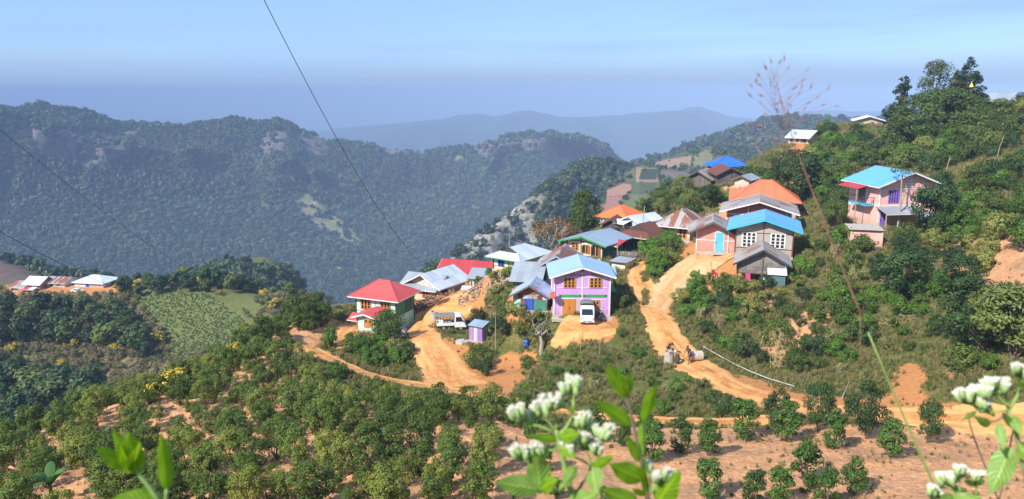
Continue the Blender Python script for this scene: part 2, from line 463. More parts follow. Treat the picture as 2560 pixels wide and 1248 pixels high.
ORCH_R = [(1230,1500),(1250,1110),(1330,1085),(1500,1066),(1750,1074),(2000,1062),(2300,1066),(2560,1074),(2900,1080),(2900,1500)]
orch = inpoly(PX, PY, ORCH) & near_ok
orch_r = inpoly(PX, PY, ORCH_R) & near_ok
amp = np.clip(GY / 80, .15, 4) * .16
GZ = GZ + fbm(GX / 3.1, GY / 3.1, 5, 4) * amp
terr = (GX * .45 + GY * .9 + 1.6 * fbm(GX / 9, GY / 9, 9, 2)) / 2.1
saw = (terr - np.floor(terr))
GZ = GZ + np.where(orch, .34 * (np.where(saw < .75, saw / .75, (1 - saw) / .25) - .5), 0) + np.where(orch | orch_r, .17 * fbm(GX / 1.1, GY / 1.1, 21, 4), 0)
def gz(x, y):
    u, v = warp(np.asarray(x, float), np.asarray(y, float))
    a = np.clip((u + 1) / 2 * (NC - 1), 0, NC - 1.001); b = np.clip((v - v0) / (v1 - v0) * (NR - 1), 0, NR - 1.001)
    i, j = b.astype(int), a.astype(int); fi, fj = b - i, a - j
    return (GZ[i, j] * (1-fi) * (1-fj) + GZ[i+1, j] * fi * (1-fj) + GZ[i, j+1] * (1-fi) * fj + GZ[i+1, j+1] * fi * fj)
def hit(px, py, ymin=28.0, ymax=600.0):
    d = ray(px, py)
    ys = np.exp(np.linspace(math.log(ymin), math.log(ymax), 1500))
    x, z = d.x / d.y * ys, d.z / d.y * ys
    below = z < gz(x, ys)
    k = int(np.argmax(below)) if below.any() else len(ys) - 1
    return Vector((x[k], ys[k], float(gz(x[k], ys[k]))))
def onG(x, y, dz=0.0): return Vector((x, y, float(gz(x, y)) + dz))

# what grows or lies bare on it (outlines on the ground, found through the photograph)
BARE = [(ORCH, .80), (ORCH_R, .92),
 ([(1185,990),(1195,930),(1260,888),(1345,888),(1335,930),(1290,960),(1262,1000)], 1.), ([(1025,735),(1200,712),(1215,790),(1180,800),(1100,808),(1040,800)], 1.),
 ([(1110,830),(1180,880),(1200,935),(1160,960),(1090,880)], .95), ([(2330,590),(2600,575),(2600,720),(2480,740),(2340,690)], .72), ([(2240,925),(2270,895),(2300,905),(2320,960),(2290,1000),(2220,985)], .9), ([(2200,985),(2330,990),(2430,1005),(2600,1012),(2600,1050),(2200,1030)], .66), ([(2340,930),(2370,920),(2390,960),(2350,975)], .7),
 ([(1880,880),(1960,790),(2080,760),(2090,800),(1960,930)], .62), ([(1840,930),(2000,985),(2200,1000),(2200,1030),(2000,1010),(1830,960)], .85), ([(1975,358),(2030,356),(2035,420),(1990,440),(1940,470),(1985,475)], 1.),
 ([(10,712),(300,712),(310,735),(10,742)], 1.), ([(1385,795),(1545,790),(1535,858),(1430,855)], 1.), ([(1700,600),(1760,600),(1850,650),(1850,720),(1700,690),(1690,650)], .95), ([(2090,560),(2220,560),(2180,600),(2100,600)], .9),
 ([(1780,720),(1850,700),(1980,740),(1900,790)], .5), ([(330,950),(520,930),(600,900),(560,990),(330,1040)], .0), ([(845,860),(880,850),(900,800),(880,800)], .9), ([(1480,1230),(1450,500),(1600,600),(1580,700)], .0)]
bare = np.zeros(GX.shape)
for poly, val in BARE:
    m_ = inpoly(PX, PY, poly) & (GY > 20)
    bare[m_] = np.maximum(bare[m_], val)
for k in HP:                           # trodden earth round the houses
    if k in ('hill_b', 'monastery', 'left_long', 'left_mid', 'left_two', 'left_rust', 'purple', 'pink', 'grey'): continue
    A, B, z, dep = hplace(k); c = (A + B) / 2; c.y += dep / 2
    dd = np.hypot(GX - c.x, GY - c.y)
    bare = np.maximum(bare, np.clip(1.5 - dd / ((B - A).length * .5 + dep * .35), 0, .85))
FIELD = [(330,735),(420,722),(500,728),(560,760),(620,810),(632,850),(610,868),(520,880),(430,900),(430,850),(370,780)]
FIELD2 = [(540,728),(560,724),(640,735),(660,770),(640,790),(590,765)]
FIELD3 = [(-20,640),(60,655),(112,690),(60,702),(-20,706)]
fld = np.where(inpoly(PX, PY, FIELD) & (GY > 180) & (GY < 262), 1., 0.)
fld = np.maximum(fld, np.where(inpoly(PX, PY, FIELD2) & (GY > 180) & (GY < 262), .55, 0.))
plough = np.where(inpoly(PX, PY, FIELD3) & (GY > 330), 1., 0.)
SCRUB = [(-50,900),(150,880),(400,900),(430,930),(560,880),(600,890),(300,1010),(-50,1100)]
dry = np.where(inpoly(PX, PY, SCRUB) & (GY > 150) & (GY < 262), 1., 0.)
dry = np.maximum(dry, np.where(inpoly(PX, PY, [(1880,420),(1960,370),(2000,400),(1990,440),(1960,455),(1900,440)]), .9, 0))
dry = np.maximum(dry, np.where(inpoly(PX, PY, [(2440,270),(2600,240),(2600,320),(2460,330)]), .7, 0))
path = np.zeros(GX.shape)
def box_blur(a, n=1):
    for _ in range(n):
        p = np.pad(a, 1, mode='edge')
        a = (p[:-2, 1:-1] + p[2:, 1:-1] + p[1:-1, :-2] + p[1:-1, 2:] + p[1:-1, 1:-1] * 2) / 6
    return a
bare, fld, dry, plough = box_blur(bare, 7), box_blur(fld, 2), box_blur(dry, 3), box_blur(plough, 1)

# far apron of the same sheet: valley floor out to the horizon
ext = np.exp(np.linspace(math.log(YF + 60), math.log(34000), 40))
EX = GU[None, :] * (ext[:, None] + W0) * np.linspace(1, 1.25, 40)[:, None]
EYY = np.repeat(ext[:, None], NC, 1)
bl = np.clip((EYY - YF) / 700, 0, 1)
EZ = GZ[-1][None] * (1 - bl) + (-380 - 520 * np.clip((EYY - 2000) / 2400, 0, 1) + 18 * fbm(EX / 500, EYY / 500, 3)) * bl
VX, VY, VZ = np.concatenate([GX, EX]), np.concatenate([GY, EYY]), np.concatenate([GZ, EZ])
pad = lambda a: np.concatenate([a, np.zeros(EX.shape)])
gm = mesh_np('ground', np.stack([VX, VY, VZ], -1).reshape(-1, 3), grid_faces(NR + 40, NC), smooth=True)
VILL = inpoly(PX, PY, [(840,1000),(780,860),(860,780),(1000,690),(1300,640),(1700,560),(1900,640),(1960,720),(1800,780),(1780,850),(2000,960),(2250,880),(2340,880),(2440,990),(2620,1000),(2620,1058),(2000,1058),(1700,1064),(1300,1030),(1100,985)]) & (GY > 30) & (GY < 135)
orange = box_blur(np.where(VILL, .85, 0.) + np.where(inpoly(PX, PY, [(1930,350),(2060,350),(2040,480),(1920,480)]), .9, 0) + np.where(inpoly(PX, PY, [(0,700),(320,700),(320,740),(0,745)]), .8, 0), 8)
for nm, arr in (('orange', orange), ('bare', bare), ('field', fld), ('dry', dry), ('plough', plough)):
    at_ = gm.attributes.new(nm, 'FLOAT', 'POINT')
    at_.data.foreach_set('value', pad(arr).ravel().astype(np.float32))
def attr(nd, name):
    a = nd.new('ShaderNodeAttribute'); a.attribute_name = name; return a.outputs['Fac']
m, nd, lk, bs = nodes_of('soil_and_turf')
pos = nd.new('ShaderNodeNewGeometry').outputs['Position']
na, nb, nc_ = noise(nd, lk, .11, 5, vec=pos), noise(nd, lk, .55, 6, vec=pos), noise(nd, lk, 3.2, 5, vec=pos, rough=.7)
soil = mixrgb(nd, lk, (.68, .335, .155), (.54, .275, .145), ramp(nd, lk, nb, .38, .62))
soil = mixrgb(nd, lk, soil, (.78, .49, .27), ramp(nd, lk, nc_, .52, .66, 0, .85))
soil = mixrgb(nd, lk, soil, (.40, .225, .13), ramp(nd, lk, noise(nd, lk, .35, 6, vec=pos, rough=.72), .50, .62, 0, .6))
soil = mixrgb(nd, lk, soil, (.52, .215, .07), attr(nd, 'orange'))
soil = mixrgb(nd, lk, soil, (.30, .16, .09), ramp(nd, lk, nc_, .46, .33, 0, .75))
veg = mixrgb(nd, lk, (.115, .125, .030), (.205, .175, .065), ramp(nd, lk, nb, .38, .68))
veg = mixrgb(nd, lk, veg, (.055, .075, .018), ramp(nd, lk, nc_, .45, .62, 0, .8))
veg = mixrgb(nd, lk, veg, (.24, .195, .085), attr(nd, 'dry'))
far_v = mixrgb(nd, lk, (.15, .17, .055), (.115, .14, .042), nb)
veg = mixrgb(nd, lk, veg, far_v, attr(nd, 'field'))
veg = mixrgb(nd, lk, veg, (.16, .115, .085), attr(nd, 'plough'))
sm = nd.new('ShaderNodeMath'); sm.operation = 'MULTIPLY_ADD'
lk.new(nb, sm.inputs[0]); sm.inputs[1].default_value = .9; lk.new(attr(nd, 'bare'), sm.inputs[2])
sm2 = nd.new('ShaderNodeMath'); sm2.operation = 'MULTIPLY_ADD'
lk.new(nc_, sm2.inputs[0]); sm2.inputs[1].default_value = .35; lk.new(sm.outputs[0], sm2.inputs[2])
lk.new(mixrgb(nd, lk, veg, soil, ramp(nd, lk, sm2.outputs[0], .98, 1.16)), bs.inputs['Base Color'])
bs.inputs['Roughness'].default_value = .95; bs.inputs['Specular IOR Level'].default_value = .1
bump(nd, lk, bs, nc_, 1.0, .22)
M_GROUND = m
gm.materials.append(m)
tag(link('ground', gm), 'orange soil hillside with patches of dry grass and weeds', 'ground', kind='structure')

# ------------------------------------------------------------------ earth roads, draped over the ground
def road(name, label, pts, widths, mat, dz=.05, wob=.25, cat='road', rut=.05):
    P = [hit(px, py) for px, py in pts]
    P = np.array([tuple(p) for p in P]); s = np.concatenate([[0], np.cumsum(np.hypot(np.diff(P[:, 0]), np.diff(P[:, 1])))])
    t = np.arange(0, s[-1], .35)
    x, y = np.interp(t, s, P[:, 0]), np.interp(t, s, P[:, 1])
    for _ in range(14):
        x[1:-1] = (x[:-2] + 2 * x[1:-1] + x[2:]) / 4; y[1:-1] = (y[:-2] + 2 * y[1:-1] + y[2:]) / 4
    w = np.interp(t, s, widths)
    tx, ty = np.gradient(x), np.gradient(y); L = np.hypot(tx, ty); nx, ny = -ty / L, tx / L
    n = 23
    q = np.linspace(-1, 1, n)
    wl_, wr_ = w / 2 + wob * fbm(t / 2.2, t * 0, 31, 3), w / 2 + wob * fbm(t / 2.0, t * 0 + 9, 47, 3)
    wl_, wr_ = wl_ + .35, wr_ + .35
    off = np.where(q[None] < 0, q[None] * wl_[:, None], q[None] * wr_[:, None])
    X, Y = x[:, None] + nx[:, None] * off, y[:, None] + ny[:, None] * off
    Z = gz(X, Y)
    edge = np.clip((1 - np.abs(q)) * 5, 0, 1)[None]
    Zs = Z.copy()
    for _ in range(6):
        p_ = np.pad(Zs, ((1, 1), (1, 1)), mode='edge'); Zs = (p_[:-2, 1:-1] + p_[2:, 1:-1] + p_[1:-1, :-2] + p_[1:-1, 2:]) / 4
    ruts = -rut * (np.exp(-((q - .42) / .13) ** 2) + np.exp(-((q + .42) / .13) ** 2))[None] + .03 * fbm(X / .8, Y / .8, 77, 3)
    e2 = np.clip((1 - np.abs(q))[None] * 3.2 + .9 * fbm(X / .7, Y / .7, 91, 3), 0, 1)
    Z = np.maximum(Z + .015, Zs + dz + ruts) * e2 + (Z - .10) * (1 - e2)
    mesh = mesh_np(name, np.stack([X, Y, Z], -1).reshape(-1, 3), grid_faces(len(t), n)[:, ::-1], [mat], smooth=True)
    a2 = mesh.attributes.new('st', 'FLOAT_VECTOR', 'POINT'); a2.data.foreach_set('vector', np.stack([off, np.broadcast_to(t[:, None] * .12, off.shape), off * 0], -1).ravel().astype(np.float32))
    aa = mesh.attributes.new('rut', 'FLOAT', 'POINT'); aa.data.foreach_set('value', np.broadcast_to(np.abs(q)[None], X.shape).ravel().astype(np.float32))
    ROADS.append((x, y, w))
    return tag(link(name, mesh), label, cat, kind='structure')
ROADS = []
def earth(name, c, c2, c3):
    m, nd, lk, bs = nodes_of(name)
    pos = nd.new('ShaderNodeNewGeometry').outputs['Position']
    n1, n2, n3 = noise(nd, lk, .5, 5, vec=pos), noise(nd, lk, 2.6, 6, vec=pos, rough=.7), noise(nd, lk, 11, 3, vec=pos)
    col = mixrgb(nd, lk, c, c2, ramp(nd, lk, n1, .40, .60))
    col = mixrgb(nd, lk, col, c3, ramp(nd, lk, n2, .5, .68, 0, .85))
    col = mixrgb(nd, lk, col, tuple(v * .55 for v in c2), ramp(nd, lk, n3, .56, .72, 0, .55))
    rt = attr(nd, 'rut')
    sa = nd.new('ShaderNodeAttribute'); sa.attribute_name = 'st'
    n4 = noise(nd, lk, 2.2, 5, vec=sa.outputs['Vector'], rough=.6)
    col = mixrgb(nd, lk, col, tuple(v * .62 for v in c2), ramp(nd, lk, n4, .52, .68, 0, .7))
    col = mixrgb(nd, lk, col, tuple(min(1, v * 1.08) for v in c3), ramp(nd, lk, n4, .46, .34, 0, .6))
    col = mixrgb(nd, lk, col, tuple(v * .8 for v in c2), ramp(nd, lk, rt, .72, 1.0, 0, .7))
    col = mixrgb(nd, lk, col, tuple(min(1, v * 1.1) for v in c3), ramp(nd, lk, rt, .12, .42, 0, .35))
    lk.new(col, bs.inputs['Base Color']); bs.inputs['Roughness'].default_value = .95
    bs.inputs['Specular IOR Level'].default_value = .08
    ad = nd.new('ShaderNodeMath'); ad.operation = 'ADD'; lk.new(n2, ad.inputs[0]); lk.new(n4, ad.inputs[1])
    bump(nd, lk, bs, ad.outputs[0], .9, .09)
    return m
M_ROAD = earth('orange_road_earth', (.62, .28, .092), (.47, .19, .06), (.72, .39, .165))
M_SAND = earth('pale_yard_earth', (.57, .32, .15), (.52, .255, .095), (.62, .42, .25))
road('main_road', 'orange earth road curving past the people up into the village', [(2650,1056),(2450,1052),(2300,1045),(2150,1036),(2000,1020),(1920,1000),(1860,980),(1775,932),(1700,880),(1660,830),(1645,790),(1628,745),(1602,715),(1590,690),(1602,664),(1636,648)],
     [2.7,2.7,2.7,2.8,2.9,2.9,2.9,3.1,3.4,2.9,2.8,3.2,2.6,2.3,2.2,2.0], M_ROAD, dz=.06)
road('lower_road', 'narrow orange track running below the village bank to the main road', [(772,872),(800,888),(850,908),(900,930),(960,948),(1060,966),(1200,987),(1300,1014),(1420,1036),(1540,1046),(1700,1056),(1850,1056),(1990,1040)],
     [2.8,3.0,1.8,1.6,1.5,2.2,2.2,1.7,1.5,1.5,1.5,1.6,1.6], M_ROAD, dz=.05)
road('stony_ramp', 'wide stony orange ramp climbing from the lower track to the timber yard', [(1150,968),(1105,920),(1075,870),(1052,830),(1050,800),(1075,775),(1130,762),(1190,745)], [6,5,3.8,3.2,3.8,6.0,6.5,4], M_ROAD, dz=.07, rut=.02)
road('sandy_drive', 'pale sandy drive rising to the pink shed with the blue door', [(1636,775),(1668,725),(1705,675),(1735,650),(1790,642),(1822,655)], [2.2,3.6,4.8,6.0,5.2,4.0], M_SAND, dz=.07, rut=.02)
road('house_yard', 'flat orange earth yard in front of the purple house', [(1400,814),(1450,822),(1500,824),(1536,818)], [2.6,4.6,4.6,3.0], M_ROAD, dz=.05, rut=0, cat='yard')
road('side_path', 'short orange path between hedges beside the mint green house', [(862,872),(850,845),(862,825),(885,815)], [1.6,1.6,2.2,2.4], M_ROAD, dz=.05, cat='path')

def road_dist(x, y):
    best = np.full(np.shape(x), 1e9)
    for rx, ry, rw in ROADS:
        for i in range(0, len(rx), 3):
            best = np.minimum(best, np.hypot(x - rx[i], y - ry[i]) - rw[i] / 2)
    return best

# ------------------------------------------------------------------ mountains behind: swept between surveyed lines of sight at their own distances
def ridge(name, label, rows, nu, nv, mat, amp, nscale, gully=0.0, gscale=150, seed=1, cliff=None, back=(500, -260), weights=None, mid=None):
    x0, x1 = rows[-1][0][0], rows[-1][-1][0]
    pxs = np.linspace(x0, x1, nu)
    L = []
    for r in rows:
        r = np.array(r, float)
        py, Y = np.interp(pxs, r[:, 0], r[:, 1]), np.interp(pxs, r[:, 0], r[:, 2])
        d = np.array([tuple(ray(a, b)) for a, b in zip(pxs, py)])
        L.append(d * (Y / d[:, 1])[:, None])
    bk = L[-1].copy(); bk[:, 1] += back[0]; bk[:, 2] += back[1]; bk[:, 0] *= (bk[:, 1] / L[-1][:, 1])
    L.append(bk)
    L = np.array(L); nr = len(L)
    t = np.linspace(0, nr - 1 - 1e-6, nv)
    i = t.astype(int); f = (t - i)[:, None, None]
    P = L[i] * (1 - f) + L[i + 1] * f
    tt = np.repeat((t / (nr - 2))[:, None], nu, 1)       # 1 at the crest
    body = np.clip(np.sin(np.clip(tt, 0, 1) * math.pi) * 1.25, 0, 1) * np.clip((1 - tt) * 3, 0, 1)
    P[..., 2] += amp * fbm(P[..., 0] / nscale, P[..., 1] / nscale, seed, 5) * body * (np.clip((tt - .3) / .4, .22, 1) if name == 'mountain_range' else 1)
    if gully:
        g = 1 - np.abs(fbm(P[..., 0] / gscale, P[..., 1] / (gscale * 4), seed + 5, 4)) * 2
        bd = body * (np.clip((tt - .38) / .3, 0.06, 1) if name == 'mountain_range' else 1)
        P[..., 1] += -gully * g * bd
        P[..., 2] += gully * .28 * g * bd
    crest = np.exp(-((tt - 1) / .06) ** 2)
    P[..., 2] += amp * (.07 if name == 'mountain_range' else .2) * fbm(P[..., 0] / (nscale * .16), P[..., 1] / (nscale * .16), seed + 9, 3) * crest
    mesh = mesh_np(name, P.reshape(-1, 3), grid_faces(nv, nu), [mat], smooth=True)
    o = tag(link(name, mesh), label, 'mountain' if 'mount' in name else 'hill', kind='structure')
    return o, P, tt
def hillmat(name, green, green2, rock, clear=(.22, .21, .10), rocklo=.62, rockhi=.42):
    m, nd, lk, bs = nodes_of(name)
    g = nd.new('ShaderNodeNewGeometry')
    sep = nd.new('ShaderNodeSeparateXYZ'); lk.new(g.outputs['Normal'], sep.inputs[0])
    n1, n2 = noise(nd, lk, .012, 6, vec=g.outputs['Position']), noise(nd, lk, .07, 6, vec=g.outputs['Position'], stretch=(1, 1, .35))
    col = mixrgb(nd, lk, green, green2, ramp(nd, lk, n1, .35, .65))
    rk = mixrgb(nd, lk, rock, tuple(v * .45 for v in rock), ramp(nd, lk, n2, .4, .65))
    rk = mixrgb(nd, lk, rk, tuple(v * .3 for v in rock), ramp(nd, lk, noise(nd, lk, .32, 5, vec=g.outputs['Position'], stretch=(1, 1, .3), rough=.7), .50, .64, 0, .85))
    ad = nd.new('ShaderNodeMath'); ad.operation = 'MULTIPLY_ADD'; lk.new(n2, ad.inputs[0]); ad.inputs[1].default_value = .35; lk.new(sep.outputs['Z'], ad.inputs[2])
    col = mixrgb(nd, lk, col, rk, ramp(nd, lk, ad.outputs[0], rocklo + .17, rockhi + .17))
    col = mixrgb(nd, lk, col, rk, attr(nd, 'rock'))
    cl = mixrgb(nd, lk, clear, tuple(v * .75 for v in clear), ramp(nd, lk, n2, .4, .6))
    col = mixrgb(nd, lk, col, cl, attr(nd, 'clear'))
    if name == 'field_hill_floor':
        fc = nd.new('ShaderNodeAttribute'); fc.attribute_name = 'fcol'
        col = mixrgb(nd, lk, col, fc.outputs['Color'], fc.outputs['Alpha'])
    lk.new(col, bs.inputs['Base Color']); bs.inputs['Roughness'].default_value = 1; bs.inputs['Specular IOR Level'].default_value = .05
    bump(nd, lk, bs, n2, .8, 3.0)
    return m
def fattr(o, name, arr):
    a = o.data.attributes.new(name, 'FLOAT', 'POINT'); a.data.foreach_set('value', np.asarray(arr, np.float32).ravel())
M_MOUNT = hillmat('mountain_forest_floor', (.030, .048, .022), (.045, .062, .024), (.17, .145, .145))
CREST = [(-60,300),(0,290),(40,276),(75,256),(100,249),(130,259),(170,266),(215,271),(250,285),(300,299),(340,301),(400,306),(470,311),(520,301),(560,293),(590,289),(620,299),(660,296),(690,289),(720,298),(750,316),(790,333),(830,346),(880,351),(930,356),(960,366),(1000,363),(1030,369),(1060,373),(1120,363),(1150,359),(1190,349),(1225,343),(1250,336),(1290,331),(1335,326),(1370,334),(1400,341),(1440,334),(1470,344),(1500,356),(1530,381),(1560,406),(1620,450)]
cY = lambda px: 1500 + 420 * max(0, px) / 1560
rows = [[(-60,735,1240),(400,735,1260),(800,770,1290),(1100,720,1380),(1300,660,1500),(1620,520,1800)],
        [(-60,620,1320),(400,640,1330),(800,650,1390),(1100,600,1480),(1300,540,1610),(1620,490,1840)],
        [(p, c + (430 - c) * .62 + 60 if p < 1250 else c + 62, cY(p) - 120 if p < 1250 else cY(p) - 80) for p, c in CREST],
        [(p, c + 92 if p < 1250 else c + 34, cY(p) - 38) for p, c in CREST],
        [(p, c + 9, cY(p)) for p, c in CREST]]
mount, MP, MT = ridge('mountain_range', 'long forested limestone mountain wall across the valley', rows, 640, 230, M_MOUNT, 75, 300, gully=150, gscale=210, seed=11)
mx_, my_ = proj(MP[..., 0], MP[..., 1], MP[..., 2])
CLEAR_P = [[(712,478),(765,482),(840,540),(900,592),(908,628),(870,618),(800,590),(745,540)], [(845,412),(878,425),(892,462),(862,462)], [(820,650),(880,672),(935,700),(900,702),(850,690),(815,665)], [(1130,385),(1165,392),(1150,420),(1125,410)], [(1050,430),(1075,450),(1060,480)]]
ROCK_P = [[(635,325),(740,330),(830,350),(815,395),(740,412),(650,405)], [(1165,365),(1250,345),(1350,340),(1430,385),(1330,395),(1200,405)], [(60,300),(200,330),(310,335),(315,395),(220,430),(90,395)], [(290,320),(350,330),(340,360),(300,350)], [(940,360),(1040,370),(1030,400),(960,395)], [(1000,365),(1060,378),(1070,405),(1010,400)]]
mclear = box_blur(np.max([inpoly(mx_, my_, p) for p in CLEAR_P], 0) * 1.0, 2)
mrock = box_blur(np.max([inpoly(mx_, my_, p) for p in ROCK_P], 0) * 1.0, 1) * (vn(mx_ / 30, my_ / 55, 6) > .16)
fattr(mount, 'clear', mclear); fattr(mount, 'rock', mrock * 1.0)
M_ROCKY = hillmat('rocky_hill_floor', (.045, .058, .022), (.085, .085, .035), (.40, .365, .32), rocklo=.75, rockhi=.5)
RC = [(1060,705),(1100,664),(1150,628),(1200,585),(1250,548),(1300,510),(1350,472),(1400,440),(1440,414),(1480,404),(1520,405),(1560,414),(1590,424),(1640,450)]
rY = lambda p: 430 + (p - 1060) * .62
rows = [[(1060,790,395),(1300,720,465),(1640,600,600)], [(1060,740,410),(1300,620,515),(1640,520,670)], [(p, c + 34, rY(p) - 28) for p, c in RC], [(p, c, rY(p)) for p, c in RC]]
rocky, RP, RT = ridge('rocky_hill', 'nearer grey limestone hill spotted with trees behind the village', rows, 260, 130, M_ROCKY, 17, 70, gully=15, gscale=48, seed=23, back=(150, -150))
rx_, ry_ = proj(RP[..., 0], RP[..., 1], RP[..., 2])
fattr(rocky, 'clear', rx_ * 0)
fattr(rocky, 'rock', box_blur(np.clip((1400 - rx_) / 120, .25, .95) * (vn(rx_ / 14, ry_ / 26, 8) > .3), 1))
M_FIELDH = hillmat('field_hill_floor', (.07, .085, .03), (.10, .105, .04), (.2, .17, .14), clear=(.17, .15, .075), rocklo=.3, rockhi=.1)
FC = [(1440,470),(1500,440),(1560,424),(1600,414),(1650,402),(1700,384),(1760,366),(1800,366),(1860,368),(1920,362),(2000,372),(2150,380)]
fY = lambda p: 700 + (p - 1440) * .35
rows = [[(1440,640,560),(1500,625,520),(1800,560,530),(2150,500,560)], [(1440,540,680),(1500,532,610),(1600,520,585),(1800,480,610),(2150,440,660)], [(1440,500,720),(1520,470,640),(1600,428,655),(1800,425,690),(2150,410,740)], [(p, c, fY(p)) for p, c in FC]]
fieldh, FP, FT = ridge('field_hill', 'cultivated hill of brown and green plots beyond the village', rows, 260, 120, M_FIELDH, 7, 90, seed=31, back=(120, -90))
fx_, fy_ = proj(FP[..., 0], FP[..., 1], FP[..., 2])
PLOTS = [([(1652,402),(1730,388),(1725,425),(1640,418),(1612,412)], (.30, .195, .125)), ([(1735,390),(1775,368),(1790,420),(1728,425)], (.19, .175, .085)), ([(1605,422),(1640,422),(1642,450),(1596,450)], (.045, .06, .035)),
         ([(1646,424),(1720,430),(1712,452),(1648,452)], (.15, .125, .105)), ([(1506,480),(1560,458),(1578,460),(1576,486),(1500,494)], (.28, .155, .115)), ([(1580,456),(1640,456),(1625,480),(1578,484)], (.075, .09, .045)), ([(1500,494),(1556,490),(1545,530),(1500,530)], (.26, .125, .10)),
         ([(1560,488),(1620,484),(1620,530),(1550,530)], (.105, .125, .05)), ([(1590,418),(1640,420),(1648,455),(1590,455)], (.26, .18, .11))]
fcol = np.zeros(fx_.shape + (4,))
for poly, c in reversed(PLOTS):
    k_ = inpoly(fx_, fy_, poly); fcol[k_] = (*c, 1.0)
ca = fieldh.data.attributes.new('fcol', 'FLOAT_COLOR', 'POINT'); ca.data.foreach_set('color', fcol.astype(np.float32).ravel())
fattr(fieldh, 'clear', .5 * (fbm(fx_ / 60, fy_ / 30, 2) > 0)); fattr(fieldh, 'rock', fx_ * 0)
WC = [(1540,430),(1600,411),(1650,396),(1700,376),(1750,356),(1800,338),(1850,322),(1900,308),(1950,301),(2000,299),(2060,301),(2150,303),(2300,300),(2620,310)]
rows = [[(1540,520,1050),(2620,440,1080)], [(1540,470,1100),(2620,390,1120)], [(p, c, 1150 + (p - 1540) * .1) for p, c in WC]]
woodh, WP, WT = ridge('wooded_hill', 'blue green wooded hill rising behind the field hill', rows, 200, 80, M_MOUNT, 22, 150, seed=41, back=(300, -160))
fattr(woodh, 'clear', WT * 0); fattr(woodh, 'rock', WT * 0)
DC = [(700,372),(780,346),(850,328),(920,320),(990,312),(1060,303),(1100,300),(1150,287),(1200,283),(1240,290),(1300,280),(1330,277),(1370,285),(1400,292),(1480,293),(1510,290),(1550,288),(1600,281),(1640,279),(1690,280),(1720,272),(1745,270),(1780,280),(1820,292),(1870,298),(1900,300),(1960,290),(2010,280),(2060,277),(2150,278),(2200,277),(2300,283),(2700,292)]
M_DIST = hillmat('distant_forest', (.035, .05, .028), (.03, .045, .025), (.05, .06, .04), rocklo=.2, rockhi=.0)
rows = [[(700,430,4900),(1500,450,4800),(2700,400,4900)], [(700,395,5500),(1300,345,5500),(1560,360,5400),(2700,330,5600)], [(p, c, 6200) for p, c in DC]]
dist, DP, DT = ridge('distant_mountains', 'hazy blue mountain chain on the horizon', rows, 260, 70, M_DIST, 110, 1200, gully=300, gscale=750, seed=51, back=(2500, -90))
rows = [[(340,330,9000),(520,330,9000)], [(340,306,11500),(385,297,11500),(425,287,11500),(470,302,11500),(520,310,11500)]]
peak, _, KT = ridge('distant_peak', 'single pale blue hilltop peeping over the mountain wall', rows, 60, 20, M_DIST, 20, 900, seed=61, back=(1500, -90))
# ------------------------------------------------------------------ building materials
T_LBLUE = tin('pale_blue_roof_tin', (.31, .46, .69), amount=0, var=.05, rough=.62)
T_BLUE = tin('bright_blue_roof_tin', (.09, .37, .80), amount=0, var=.04, rough=.6)
T_SKY = tin('sky_blue_roof_tin', (.12, .38, .70), amount=0, var=.05, rough=.6)
T_RED = tin('red_roof_tin', (.62, .075, .07), amount=.03, var=.06, rough=.5)
T_DRED = tin('dark_red_roof_tin', (.42, .03, .035), amount=.05, var=.08, rough=.55)
T_ORANGE = tin('orange_roof_tin', (.70, .155, .06), amount=.02, var=.06, rough=.55)
T_OTILE = tin('orange_tile', (.85, .17, .035), amount=0, var=.08, rough=.6)
T_SILVER = tin('silver_roof_tin', (.52, .56, .62), amount=.10, var=.16, rough=.42, spec=.7)
T_GREY = tin('grey_roof_tin', (.30, .33, .37), amount=.10, var=.14, rough=.5)
T_SLATE = tin('blue_grey_roof_tin', (.27, .34, .43), amount=.03, var=.08, rough=.42, spec=.7)
T_RUST = tin('half_rusted_roof_tin', (.40, .38, .37), rust=(.17, .062, .032), amount=.62, var=.15)
T_BROWN = tin('fully_rusted_roof_tin', (.15, .055, .032), rust=(.105, .034, .02), amount=.75, var=.12, rough=.65)
T_WEATH = tin('weathered_roof_tin', (.38, .34, .32), rust=(.16, .085, .06), amount=.48, var=.22, rough=.6)
T_WHITE = tin('white_roof_tin', (.66, .72, .80), amount=.03, var=.08, rough=.5)
T_TARP = tin('blue_tarpaulin', (.012, .135, .70), amount=0, var=.05, rough=.5)
T_PURPLE = tin('purple_painted_tin', (.40, .19, .50), rust=(.22, .20, .25), amount=.45, var=.2)
P_PURPLE = paint('lilac_plaster', (.60, .34, .68), (.53, .29, .60), scale=.8, bmp=.1, dirt=.55)
P_WHITE = paint('white_paint', (.78, .77, .75), (.66, .64, .60), scale=2, dirt=.55)
P_CREAM = paint('cream_plaster', (.74, .71, .50), (.66, .62, .43), scale=.8, dirt=.55)
P_YCREAM = paint('warm_cream_plaster', (.74, .62, .40), (.64, .52, .34), scale=.8, dirt=.55)
P_BEIGE = paint('beige_plaster', (.60, .50, .40), (.48, .40, .33), scale=.8, dirt=.55)
P_MINT = paint('mint_plaster', (.50, .82, .70), (.44, .74, .62), scale=.8, dirt=.55)
P_DGREEN = paint('dark_green_boards', (.05, .20, .13), (.07, .26, .18), scale=1.5)
P_GREEN = paint('green_fascia', (.04, .34, .10), (.03, .26, .08))
P_PINK = paint('faded_pink_plaster', (.66, .255, .20), (.72, .34, .28), scale=.9, lo=.4, hi=.7, bmp=.15, dirt=.55)
P_SALMON = paint('salmon_plaster', (.86, .45, .37), (.80, .40, .34), scale=.8, dirt=.55)
P_BRICK = paint('red_brick_paint', (.44, .15, .115), (.36, .12, .10), scale=1.2, dirt=.55)
